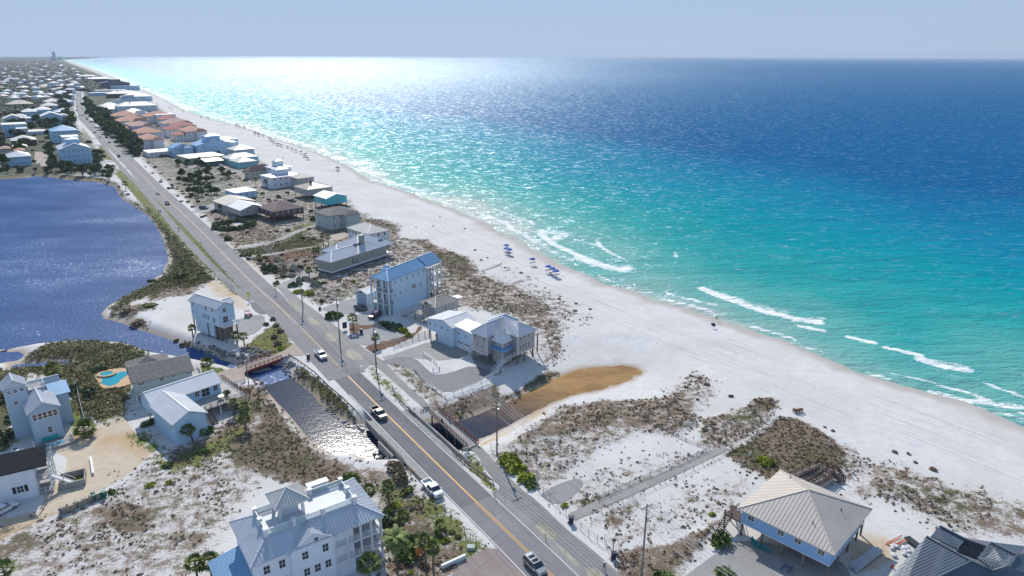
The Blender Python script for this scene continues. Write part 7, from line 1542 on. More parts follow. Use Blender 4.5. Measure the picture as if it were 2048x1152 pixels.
fu = [(350 + x / 3.84, 250 + y / 3.84 + 1.5) for x, y in zz2] + [(x / 3.84, 80 + y / 3.84 + 1) for x, y in [(1040, 355), (1060, 375), (1120, 425), (1150, 440), (1205, 495), (1300, 520), (1320, 528), (1410, 550), (1545, 595), (1600, 605), (1735, 635), (1820, 655), (1840, 665), (1880, 675), (1960, 715), (1985, 725)]]
for x, y in fu: beach_set(x, y, False, 'dark umbrella in the long far row near the water', -.3)
e = empty('beach_umbrella', P(1424, 653, -.8), 'low purple blue sunshade beside the person at the water edge', 'beach umbrella'); link('canopy', um_n[0], e); link('pole', um_n[1], e); e.rotation_euler = (.5, .2, 0); e.location.z = -.9; e.scale = (.6, .6, .6)
brn = mat('red brown stained boards', (.22, .08, .05), .7, var=.2)
for k, (x, y) in enumerate(((1589, 823), (1595, 824), (1600.5, 822))): chair('adirondack_chair', ['brown wooden beach chair, left one of the three', 'brown wooden beach chair, middle one of the three', 'brown wooden beach chair, right one of the three'][k], P(x, y, .05), D(155 + 8 * k), brn, 1.25, 'three brown chairs facing the sea')
tl = mat('teal plastic', (.02, .35, .36), .5)
for k, (x, y) in enumerate(((1508, 1088), (1516, 1094), (1527, 1098), (1536, 1102))): chair('adirondack_chair', ['teal chair at the left end of the row under the pyramid roofed house', 'teal chair second from the left under the pyramid roofed house', 'teal chair third from the left under the pyramid roofed house', 'teal chair at the right end of the row under the pyramid roofed house'][k], P(x, y, .05), D(30 + 20 * k), tl, 1.1, 'teal chairs under the house')
def bicycle(label, px, rz):
    e = empty('bicycle', P(*px, .05), label, 'bicycle', 'blue bicycles by the pyramid roofed house', rz); 
    for x in (-.52, .52):
        b = MB(); n_ = 14
        for k in range(n_):
            a0, a1 = 2 * math.pi * k / n_, 2 * math.pi * (k + 1) / n_; b.bar((x + .33 * math.cos(a0), 0, .35 + .33 * math.sin(a0)), (x + .33 * math.cos(a1), 0, .35 + .33 * math.sin(a1)), .05)
        w_ = b.build('wheel', M['tyre'], e)
    b = MB(); bl = paint('blue bike paint', (.02, .12, .4))
    for p, q in (((-.52, 0, .35), (-.1, 0, .35)), ((-.1, 0, .35), (-.22, 0, .85)), ((-.1, 0, .35), (.38, 0, .8)), ((-.2, 0, .75), (.36, 0, .85)), ((.52, 0, .35), (.36, 0, .95)), ((-.52, 0, .35), (-.2, 0, .75))): b.bar(p, q, .045)
    b.build('frame', bl, e); b = MB(); b.bar((-.34, 0, .9), (-.1, 0, .9), .14, .05); b.build('saddle', M['dark'], e); b = MB(); b.bar((.34, -.28, 1.0), (.34, .28, 1.0), .04); b.build('handlebar', M['rim'], e)
bicycle('blue bicycle, left one of two in front of the pyramid roofed house', (1568, 1138), .4); bicycle('blue bicycle, right one of two in front of the pyramid roofed house', (1580, 1142), .7)
# building material beside the metal roofed house
p, q = Vector(P(1703, 1143, 0)), Vector(P(1770, 1092, 0)); dd_ = (q - p).normalized(); nn = dd_.cross(Vector((0, 0, 1)))
b = MB()
for k in range(5):
    for j in range(3): b.bar(p + nn * (k * .32 - .6) + Vector((0, 0, .35 + j * .12)) + dd_ * R.uniform(0, .8), p + nn * (k * .32 - .6) + Vector((0, 0, .35 + j * .12)) + dd_ * (8.2 + R.uniform(-.6, .6)), .27, .09)
for k in (1, 4, 7): b.bar(p + dd_ * k + nn * -1 + Vector((0, 0, .15)), p + dd_ * k + nn * 1 + Vector((0, 0, .15)), .2, .2)
tag(b.build('board_stack', mat('pale sawn boards', (.5, .5, .52), .6, var=.15), None, np.array(p)), 'long stack of pale boards beside the pyramid roofed house', 'board stack')
om = mat('orange scaffold', (.6, .13, .04), .6)
for k in range(6):
    b = MB(); a = q + nn * (k * .3 - .4) + dd_ * .5 + Vector((0, 0, .3)); b.bar(a, a + dd_ * R.uniform(3, 4.5) + nn * .6, .12, .1); tag(b.build('scaffold_pole', om if k % 3 else M['white'], None, np.array(a)), ['white' if k % 3 == 0 else 'orange'][0] + ' scaffold pole in the heap at the end of the pale boards', 'scaffold pole', 'scaffold poles in ' + ('white' if k % 3 == 0 else 'orange'))
bag = mat('white plastic sack', (.62, .62, .64), .5, var=.15)
for k in range(14):
    g_ = P(R.uniform(1782, 1826), R.uniform(1090, 1115), .0); bm = bmesh.new(); bmesh.ops.create_icosphere(bm, subdivisions=2, radius=.42)
    for v_ in bm.verts: v_.co = Vector((v_.co.x * R.uniform(.95, 1.2), v_.co.y * .9 * R.uniform(.95, 1.15), max(v_.co.z * .62 + .24, 0)))
    me = bpy.data.meshes.new('debris_sack'); bm.to_mesh(me); bm.free(); me.materials.append(bag); o = link('debris_sack', me); o.location = g_; o.rotation_euler = (0, 0, R.uniform(0, 3)); tag(o, 'white sack in the rubbish heap beside the metal roofed house', 'sack', 'white sacks in the heap')
b = MB(); p = P(1812, 1078, 0); q = P(1838, 1098, 0); b.bar(p + np.array([0, 0, .5]), q + np.array([0, 0, .5]), 1.3, .12); b.bar(p + np.array([0, 0, .2]), q + np.array([0, 0, .2]), .2, .3); tag(b.build('flat_trailer', M['dark'], None, p), 'dark flat trailer bed behind the white sacks', 'trailer')
b = MB(); p = P(1784, 1135, 0); b.tube(p, p + np.array([0, 0, .5]), .22, .16); b.tube(p + np.array([0, 0, .5]), p + np.array([0, 0, .6]), .07); tag(b.build('fuel_can', mat('red plastic', (.55, .02, .03), .5), None, p), 'small red can on the slab beside the metal roofed house', 'can')

# ================================================================== BOULDERS
rockm = mat('grey riprap stone', (.20, .20, .21), .85, var=.35, scale=2, bumps=.4); rms = []
for k in range(5):
    bm = bmesh.new(); bmesh.ops.create_icosphere(bm, subdivisions=2, radius=.5); rr = random.Random(k)
    sc = Vector((rr.uniform(.8, 1.3), rr.uniform(.7, 1.1), rr.uniform(.55, .85))); dirs = [Vector((rr.uniform(-1, 1), rr.uniform(-1, 1), rr.uniform(-1, 1))).normalized() for _ in range(9)]
    for v_ in bm.verts:
        for d_2 in dirs:
            t_ = v_.co.dot(d_2) - .36
            if t_ > 0: v_.co -= d_2 * t_ * .9
        v_.co = Vector((v_.co.x * sc.x, v_.co.y * sc.y, v_.co.z * sc.z))
    me = bpy.data.meshes.new('boulder'); bm.to_mesh(me); bm.free(); me.materials.append(rockm); rms.append(me)
def rocks(poly, n, label, group, s0=.7, s1=1.4, z0=-1.7, z1=-.2):
    P_ = np.array(poly, float); c = 0; lo, hi = P_.min(0), P_.max(0)
    while c < n:
        x, y = R.uniform(lo[0], hi[0]), R.uniform(lo[1], hi[1])
        if not inside(np.array([x]), np.array([y]), P_)[0]: continue
        t_ = (y - lo[1]) / (hi[1] - lo[1]); g_ = P(x, y, -.9); dw = float(min(sdist(np.array([g_[0]]), np.array([g_[1]]), LAKE)[0], sdist(np.array([g_[0]]), np.array([g_[1]]), CREEK)[0]))
        zt_ = float(np.interp(dw / 2.8, [-2, 0, .15, 1], [WZ - .5, WZ, WZ + .3, 0])); g_ = P(x, y, max(zt_, WZ)); s_ = R.uniform(s0, s1)
        o = link('boulder', R.choice(rms)); o.location = (g_[0], g_[1], max(zt_, WZ - .1) + .12 * s_); o.scale = (s_, s_, s_); o.rotation_euler = (R.uniform(-.3, .3), R.uniform(-.3, .3), R.uniform(0, 6)); tag(o, label, 'boulder', group); c += 1
rocks([(466, 700), (500, 692), (540, 704), (545, 712), (490, 720), (465, 716)], 62, 'grey boulder in the riprap bank between the stilt house and the red bridge', 'riprap above the red bridge')
rocks([(370, 678), (470, 705), (466, 722), (420, 712), (372, 692)], 70, 'grey boulder in the shaded riprap bank below the stilt house', 'riprap below the stilt house')
rocks([(556, 724), (585, 722), (612, 752), (598, 764), (570, 748)], 48, 'pale boulder in the riprap between the red bridge and the guardrail', 'riprap beside the red bridge')
rocks([(502, 752), (524, 765), (535, 790), (522, 788), (506, 765)], 14, 'boulder on the near bank beside the slim pole', 'riprap by the slim pole'); rocks([(655, 815), (700, 850), (735, 862), (715, 866), (690, 852), (650, 822)], 34, 'small boulder along the water edge under the guardrail', 'riprap along the guardrail', .4, .9)
rocks([(745, 895), (775, 905), (790, 925), (770, 935), (745, 915)], 24, 'pale boulder by the bridge wing wall', 'riprap by the wing wall', .5, 1.0)

# ================================================================== VEGETATION
def fol(name, stops, rough=.75, tr=0.0):
    m, N, L, b = nt(name); oi = N.new('ShaderNodeObjectInfo'); f = mth(N, L, 'ADD', mth(N, L, 'MULTIPLY', attr(N, 'tint'), .8), mth(N, L, 'MULTIPLY', oi.outputs['Random'], .2))
    L.new(ramp(N, L, f, stops), b.inputs['Base Color']); b.inputs['Roughness'].default_value = rough; b.inputs['Specular IOR Level'].default_value = .25; return m
M['dry'] = fol('dry dune scrub', [(0, (.13, .085, .06)), (.3, (.24, .165, .115)), (.55, (.36, .27, .19)), (.75, (.26, .23, .11)), (.9, (.45, .37, .27)), (1, (.55, .48, .38))])
M['reed'] = fol('marsh needlerush', [(0, (.12, .125, .055)), (.4, (.23, .225, .10)), (.7, (.34, .30, .15)), (.9, (.46, .37, .22)), (1, (.55, .45, .3))])
M['leaf'] = fol('green shrub leaves', [(0, (.05, .08, .025)), (.5, (.10, .15, .045)), (.8, (.17, .21, .06)), (1, (.25, .27, .09))])
M['leafy'] = fol('yellow green leaves', [(0, (.12, .16, .02)), (.5, (.27, .31, .04)), (1, (.48, .48, .07))])
M['leafd'] = fol('dark tree leaves', [(0, (.07, .095, .05)), (.5, (.12, .15, .075)), (.85, (.19, .21, .11)), (1, (.27, .27, .16))])
M['palm'] = fol('palm fronds', [(0, (.07, .10, .03)), (.5, (.14, .18, .05)), (.85, (.23, .25, .09)), (1, (.34, .30, .14))])
M['bark'] = mat('palm bark', (.13, .105, .085), .9, var=.35, scale=8)
def quads(c, n, r, h, s, z0=0.0, dome=True):
    """leaf quads filling half ellipsoids at centres c (k,3); returns V, F, tint"""
    k = len(c); r = np.broadcast_to(r, (k,)); h = np.broadcast_to(h, (k,)); T = rng.random(k)
    u = rng.normal(size=(k, n, 3)); u /= np.linalg.norm(u, axis=2, keepdims=True); u[..., 2] = np.abs(u[..., 2]) if dome else u[..., 2]
    rad = rng.uniform(.45, 1.0, (k, n, 1)) ** .6; p = u * rad; p[..., :2] *= r[:, None, None]; p[..., 2] *= h[:, None]; p[..., 2] += z0
    p += c[:, None, :]
    a = rng.normal(size=(k, n, 3)); a[..., 2] *= .8; a /= np.linalg.norm(a, axis=2, keepdims=True); b_ = np.cross(a, rng.normal(size=(k, n, 3))); b_ /= np.linalg.norm(b_, axis=2, keepdims=True)
    sz = s * rng.uniform(.6, 1.3, (k, n, 1)); a = a * sz; b_ = b_ * sz * .55
    V = np.stack([p - a - b_, p + a - b_, p + a + b_, p - a + b_], 2).reshape(-1, 3); F_ = np.arange(len(V)).reshape(-1, 4)
    t = np.clip(T[:, None] * .65 + rng.random((k, n)) * .45 - .05, 0, 1); return V, F_, np.repeat(t.reshape(-1), 4)
def gz(x, y):
    """height of the ground sheet near the camera (nearest vertex of the polar sheet)"""
    r = np.hypot(x, y); a = np.degrees(np.arctan2(x, y)); n1 = int(math.log(26000 / 48) / .0085) + 1; na_ = len(np.arange(-62, 58 + 1e-6, .16))
    i = np.clip(np.round(np.log(r / 48) / math.log(26000 / 48) * (n1 - 1)).astype(int), 0, n1 - 1); j = np.clip(np.round((a + 62) / .16).astype(int), 0, na_ - 1); return zz[i * na_ + j]
paved = [o for o in bpy.data.objects if o.get('kind') == 'structure' and o.name.split('.')[0] in ('apron', 'foot_path', 'bike_path', 'parking_area', 'driveway', 'brick_driveway', 'paver_driveway', 'gravel_pad', 'paver_court', 'parking_lot', 'dune_path', 'house_slab', 'asphalt_patch')]
RG = .75; RX0, RY0, RNX, RNY = -900, 40, 1600, 1500
blocked = np.zeros((RNX, RNY), bool)
def block(poly):
    lo, hi = poly.min(0), poly.max(0); i0, i1 = int((lo[0] - RX0) / RG) - 1, int((hi[0] - RX0) / RG) + 2; j0, j1 = int((lo[1] - RY0) / RG) - 1, int((hi[1] - RY0) / RG) + 2
    i0, j0 = max(i0, 0), max(j0, 0); i1, j1 = min(i1, RNX), min(j1, RNY)
    if i1 <= i0 or j1 <= j0: return
    gx, gy = np.meshgrid(RX0 + (np.arange(i0, i1) + .5) * RG, RY0 + (np.arange(j0, j1) + .5) * RG, indexing='ij'); blocked[i0:i1, j0:j1] |= inside(gx, gy, poly)
for o in paved:
    co = np.zeros(len(o.data.vertices) * 3); o.data.vertices.foreach_get('co', co); co = co.reshape(-1, 3)[:, :2] + np.array(o.location)[:2]
    for p in o.data.polygons: block(co[list(p.vertices)])
for k in range(len(CTRs) - 1):
    a, b_2 = offset_line(CTRs, 4.6), offset_line(CTRs, -4.6); block(np.array([a[k], a[k + 1], b_2[k + 1], b_2[k]]))
for o in list(bpy.data.objects):
    if o.parent and o.type == 'MESH' and o.parent.get('category') in ('house', 'bridge', 'pool', 'enclosure') and o.name.split('.')[0] in ('wall', 'garage_wing', 'tower_wall', 'side_wing', 'rear_wing', 'deck', 'patio', 'lower_wall', 'pool_deck', 'roof', 'porch', 'landing'):
        co = np.zeros(len(o.data.vertices) * 3); o.data.vertices.foreach_get('co', co); co = co.reshape(-1, 3)[:, :2] + np.array(o.parent.location)[:2] + np.array(o.location)[:2]
        if o.parent.rotation_euler.z: continue
        if o.name.startswith('pool_deck'): co -= np.array(o.parent.location)[:2] * 0
        c0 = co.mean(0)
        for p in o.data.polygons:
            q = co[list(p.vertices)]
            if abs(sum(q[i - 1][0] * q[i][1] - q[i][0] * q[i - 1][1] for i in range(len(q)))) > 1: block(q)
def free(x, y):
    i = ((x - RX0) / RG).astype(int); j = ((y - RY0) / RG).astype(int); ok = (i >= 0) & (j >= 0) & (i < RNX) & (j < RNY); r = np.ones(x.shape, bool); r[ok] = ~blocked[i[ok], j[ok]]; return r
def wd_(x, y):
    d = np.minimum(sdist(x, y, LAKE, 8), sdist(x, y, CREEK, 8)); return np.minimum(d, np.minimum(sdist(x, y, marsh_w1, 8), sdist(x, y, marsh_w2, 8)))
def scatter(n, ymax=420):
    az = np.radians(rng.uniform(-40, 40, n)); r = np.sqrt(rng.uniform(60 ** 2, ymax ** 2, n)) * 1.0; return r * np.sin(az), r * np.cos(az)
# dune scrub
x, y = scatter(330000, 430); fld = fbm(x, y, 5, 21, 3)
d = zval('scrub', x, y); d = np.where(d > .9, .92, d * np.clip((fld - .42) * 5 + d * .55, 0, 1)); near = np.hypot(x, y)
k = (rng.random(len(x)) < d * np.clip(1.6 - near / 330, .35, 1) * .62) & free(x, y) & (wd_(x, y) > .3); x, y = x[k], y[k]
c = np.stack([x, y, gz(x, y) - .05], 1); r_ = rng.uniform(.2, .6, len(x)); nr = np.hypot(x, y); 
V, F_, t = quads(c, 9, r_ * np.clip(nr / 170, .8, 1.8), r_ * rng.uniform(.5, .9, len(x)), .17, 0)
t = np.clip(t + (fbm(V[:, 0], V[:, 1], 14, 4) - .5) * .6, 0, 1)
o = link('dune_scrub', fast_mesh('dune_scrub', V, F_, [M['dry']], {'tint': t})); tag(o, 'low dry brown scrub and dead grass covering the dunes and empty lots', 'dune scrub', kind='stuff')
# small dark tufts over open sand
x, y = scatter(60000, 330); side_ = sdist(x, y, SEA, 60)
z1 = np.maximum(zval('scrub', x, y), 0); lots = inside(x, y, PL([(1080, 1000), (1200, 880), (1400, 850), (1520, 960), (1400, 1100), (1180, 1060)])) | inside(x, y, PL([(-60, 1160), (0, 1060), (300, 900), (560, 850), (470, 1050), (380, 1170)])) | inside(x, y, PL([(1700, 920), (2060, 1000), (2100, 1152), (1820, 1060)]))
k = (rng.random(len(x)) < np.where(lots, .14, .03 * (z1 > .05))) & free(x, y) & (wd_(x, y) > 1) & (side_ > 26); x, y = x[k], y[k]
c = np.stack([x, y, gz(x, y)], 1); V, F_, t = quads(c, 6, rng.uniform(.1, .26, len(x)), rng.uniform(.12, .28, len(x)), .11)
o = link('sand_tufts', fast_mesh('sand_tufts', V, F_, [M['dry']], {'tint': t * .6})); tag(o, 'small dark grass tufts dotted over the open white sand', 'grass tufts', kind='stuff')
# marsh reeds: upright blades
x, y = scatter(260000, 480); d = zval('marsh', x, y); k = (rng.random(len(x)) < d * .85) & free(x, y) & (wd_(x, y) > .4); x, y = x[k], y[k]
c = np.stack([x, y, gz(x, y)], 1); hgt = .3 + fbm(x, y, 7, 31) * .75; V, F_, t = quads(c, 8, rng.uniform(.35, .7, len(x)) * np.clip(np.hypot(x, y) / 200, .8, 1.8), hgt * .8, .21)
t = np.clip(t * .6 + (fbm(V[:, 0], V[:, 1], 16, 9) - .35) * 1.1, 0, 1)
o = link('marsh_reeds', fast_mesh('marsh_reeds', V, F_, [M['reed']], {'tint': t})); tag(o, 'olive brown marsh reeds round the lake shore and pools', 'marsh reeds', kind='stuff')
# lawn and verge grass
x, y = scatter(160000, 330); d = zval('grass', x, y); k = (rng.random(len(x)) < d * .5) & free(x, y); x, y = x[k], y[k]
V, F_, t = quads(np.stack([x, y, gz(x, y)], 1), 4, .3, .16, .12); o = link('verge_grass', fast_mesh('verge_grass', V, F_, [fol('short verge grass', [(0, (.06, .085, .02)), (.5, (.13, .15, .04)), (1, (.26, .24, .10))])], {'tint': t})); tag(o, 'short yellow green grass on the verges and lawns', 'grass', kind='stuff')

# prototypes of shrubs, trees and palms
def shrub_mesh(name, m, n=260, lobes=6, h=1.0, s=.17, flat=1.0):
    cs = np.zeros((lobes, 3)); 
    for i in range(lobes): a = 2 * math.pi * i / lobes + R.uniform(-.4, .4); q = R.uniform(.15, .62); cs[i] = (q * math.cos(a), q * math.sin(a), R.uniform(0, .35) * h)
    V, F_, t = quads(cs, n // lobes, np.array([R.uniform(.38, .6) for _ in range(lobes)]), np.array([R.uniform(.4, .7) * h for _ in range(lobes)]), s); return fast_mesh(name, V, F_, [m], {'tint': t})
def trunk_mesh(h, r0, r1, m, limbs=0, lean=.0):
    b = MB(); n_ = 6; pr = Vector((0, 0, 0)); 
    for k in range(n_): q = Vector((lean * (k + 1) / n_ * h, math.sin(k * 1.3) * .04 * h * .3, h * (k + 1) / n_)); b.tube(pr, q, r0 + (r1 - r0) * k / n_, r0 + (r1 - r0) * (k + 1) / n_, 7); pr = q
    for k in range(limbs): a = 2 * math.pi * k / limbs; b.tube(Vector((0, 0, h * .55)), Vector((math.cos(a) * .8, math.sin(a) * .8, h * 1.15)), r1 * .8, r1 * .3, 5)
    o = b.build('trunk', m, recalc=False); me = o.data; bpy.data.objects.remove(o); return me
SH = {k: [shrub_mesh('shrub', M[m], 240, 6, .9) for _ in range(3)] for k, m in (('leaf', 'leaf'), ('leafy', 'leafy'), ('dry', 'dry'), ('leafd', 'leafd'))}
def shrub(label, px, py, r, kind='leaf', group=None, hs=1.0, name='shrub', cat='shrub', z=0):
    g_ = P(px, py, z); o = link(name, R.choice(SH[kind])); o.location = (g_[0], g_[1], float(gz(np.array([g_[0]]), np.array([g_[1]]))[0])); o.scale = (r * R.uniform(.9, 1.1), r * R.uniform(.9, 1.1), r * hs); o.rotation_euler = (0, 0, R.uniform(0, 6)); return tag(o, label, cat, group)
def fan_crown(n=24, L_=1.15, droop=.5, name='crown'):
    b = MB(); V = []; F_ = []; T = []
    for k in range(n):
        az = 2.4 * k + R.uniform(-.2, .2); el = 1.35 - 1.9 * (k / n) ** .9 + R.uniform(-.1, .1); d = Vector((math.cos(az) * math.cos(el), math.sin(az) * math.cos(el), math.sin(el))); hub = d * L_ * R.uniform(.55, .8); sd = d.cross(Vector((0, 0, 1))); 
        sd = sd.normalized() if sd.length > .1 else Vector((1, 0, 0)); tt = R.random()
        for j in range(9):
            th = (j - 4) * .34; e_ = (d * math.cos(th) + sd * math.sin(th)).normalized(); tip = hub + e_ * L_ * R.uniform(.75, 1.0) * (1 - .04 * abs(j - 4)) - Vector((0, 0, droop * R.uniform(.25, .5) * L_)); mid = hub + e_ * L_ * .5 - Vector((0, 0, .05)); w = sd.cross(e_).cross(e_).normalized() if False else (d.cross(sd)).normalized()
            x_ = e_.cross(w).normalized() * .085 * L_; i = len(V); V += [hub, mid - x_, tip, mid + x_]; F_.append((i, i + 1, i + 2, i + 3)); T += [min(1, max(0, tt * .6 + R.random() * .35 + (.25 if k > n * .85 else 0)))] * 4
        i = len(V); q = sd * .025; V += [Vector((0, 0, 0)) - q, Vector((0, 0, 0)) + q, hub + q, hub - q]; F_.append((i, i + 1, i + 2, i + 3)); T += [.4] * 4
    return fast_mesh(name, [tuple(v) for v in V], F_, [M['palm']], {'tint': T})
def feather_crown(n=34, L_=2.6):
    V = []; F_ = []; T = []
    for k in range(n):
        az = 2.4 * k; el = 1.25 - 1.75 * (k / n); pr = Vector((0, 0, 0)); d0 = Vector((math.cos(az), math.sin(az), 0)); tt = R.random(); sd = Vector((-d0.y, d0.x, 0))
        for s_ in range(7):
            e_ = el - s_ * .2; q = pr + (d0 * math.cos(e_) + Vector((0, 0, math.sin(e_)))) * L_ / 7
            for sg in (-1, 1):
                ll = .55 * math.sin(math.pi * (s_ + .8) / 8) + .08; i = len(V); m_ = (pr + q) / 2; tip = m_ + sd * sg * ll + (q - pr) * .7 - Vector((0, 0, .12)); V += [pr, q, tip, m_ + sd * sg * ll * .5 - (q - pr) * .3]; F_.append((i, i + 1, i + 2, i + 3)); T += [min(1, tt * .5 + R.random() * .3 + (.3 if k < 6 else 0))] * 4
            pr = q
    return fast_mesh('crown', [tuple(v) for v in V], F_, [M['palm']], {'tint': T})
FC3 = [fan_crown(24), fan_crown(20), fan_crown(28)]; PT = {}
def palm(label, px, py, h, s=1.0, group=None, feather=False, lean=0.0, name='palm_tree'):
    g_ = P(px, py, 0); e = empty(name, (g_[0], g_[1], float(gz(np.array([g_[0]]), np.array([g_[1]]))[0])), label, 'palm tree', group, R.uniform(0, 6) if not lean else 0)
    key = (round(h), lean)
    if key not in PT: PT[key] = trunk_mesh(round(h), .2, .16, M['bark'], 0, lean)
    t_ = link('trunk', PT[key], e); c_ = link('crown', feather_crown() if feather else R.choice(FC3), e); c_.location = (lean * round(h), 0, round(h) * .98); c_.scale = (s, s, s)
    return e
PN = [(795, 1147, 7, 1.0, 'feathery palm with arching fronds beside the terrace house galleries', True), (741, 1178, 5, 1.25, 'fan palm in front of the terrace house gallery arches', False), (852, 1142, 6, .95, 'slender fan palm with a full crown between the orange board and the wall', False), (868, 1156, 6, .9, 'fan palm with a dark drooping crown nearest the white garden wall', False),
      (807, 1060, 3, .95, 'short palm with golden tips above the terrace house corner', False), (395, 1156, 3, 1.15, 'left palm of the pair left of the terrace house', False), (424, 1154, 3, 1.2, 'right palm of the pair left of the terrace house', False), (13, 1160, 2, 1.2, 'low palm in the lower left corner', False), (172, 873, 2, 1.55, 'bushy palm casting a star shadow on the shell drive', False),
      (387, 884, 3, 1.1, 'leaning palm at the front corner of the pale blue deck house', False), (417, 746, 3, 1.2, 'palm on the lawn behind the tan shingle house', False), (491, 858, 3, 1.1, 'palm at the tip of the corner deck, nearest the viewer', False), (491, 828, 2, 1.0, 'small palm between the slim pole and the corner deck', False), (470, 828, 3, .9, 'palm close against the corner deck railing', False),
      (474, 690, 3, 1.0, 'palm at the foot of the stilt house, left of two', False), (489, 692, 3, 1.0, 'palm at the foot of the stilt house, right of two', False), (386, 673, 3, .9, 'palm on the lake side of the stilt house', False), (707, 660, 4, 1.25, 'palm between the dark board and the lower gravel lot', False), (752, 694, 3, .9, 'small palm in the mulch bed by the entrance pole', False),
      (629, 521, 4, .9, 'left of two palms at the front of the long sage house', False), (638, 520, 4, .9, 'right of two palms at the front of the long sage house', False), (647, 494, 5, 1.0, 'taller palm behind the long sage house', False), (657, 492, 4, .95, 'palm beside the paver court of the cream roofed house', False), (567, 541, 3, 1.1, 'wide palm by the bin pair on the roadside', False), (619, 556, 3, 1.0, 'palm between the sage house drive and the crosswalk pole', False),
      (519, 524, 2, .9, 'small round palm beside the big dark bush at the second sand drive', False), (512, 372, 4, 1.1, 'left palm in front of the white house with the dark terrace', False), (533, 375, 4, 1.1, 'right palm in front of the white house with the dark terrace', False), (503, 455, 3, .9, 'palm beside the round hedge below the brown stilted house', False), (441, 424, 3, .9, 'palm in front of the white roofed cottage', False), (107, 752, 2, 1.5, 'yellow green palm in the marsh behind the tower house', False),
      (252, 380, 4, 1.3, 'palm on the far lake shore next to the path', False), (228, 345, 4, 1.3, 'palm at the corner where the path meets the lake shore', False), (711, 1010, 2, 1.0, 'palm behind the right edge of the terrace roof', False), (740, 1008, 3, 1.0, 'palm between the terrace roof and the grass patch', False), (777, 998, 3, .9, 'palm beside the bright grass patch', False), (880, 1062, 1, .9, 'small palm on the eroded verge slope', False),
      (411, 376, 3, 1.0, 'palm beside the small portable blue box', False), (389, 374, 3, 1.0, 'palm left of the blue box by the road', False), (437, 800, 2, .9, 'low palm behind the deck house roof', False), (456, 805, 2, .9, 'low palm between the deck house roof and the slim pole', False)]
for x, y, h_, s_, lb, ft in PN: palm(lb, x, y, h_, s_, 'palms around the houses', ft, lean=(-.25 if x == 387 else 0.0))
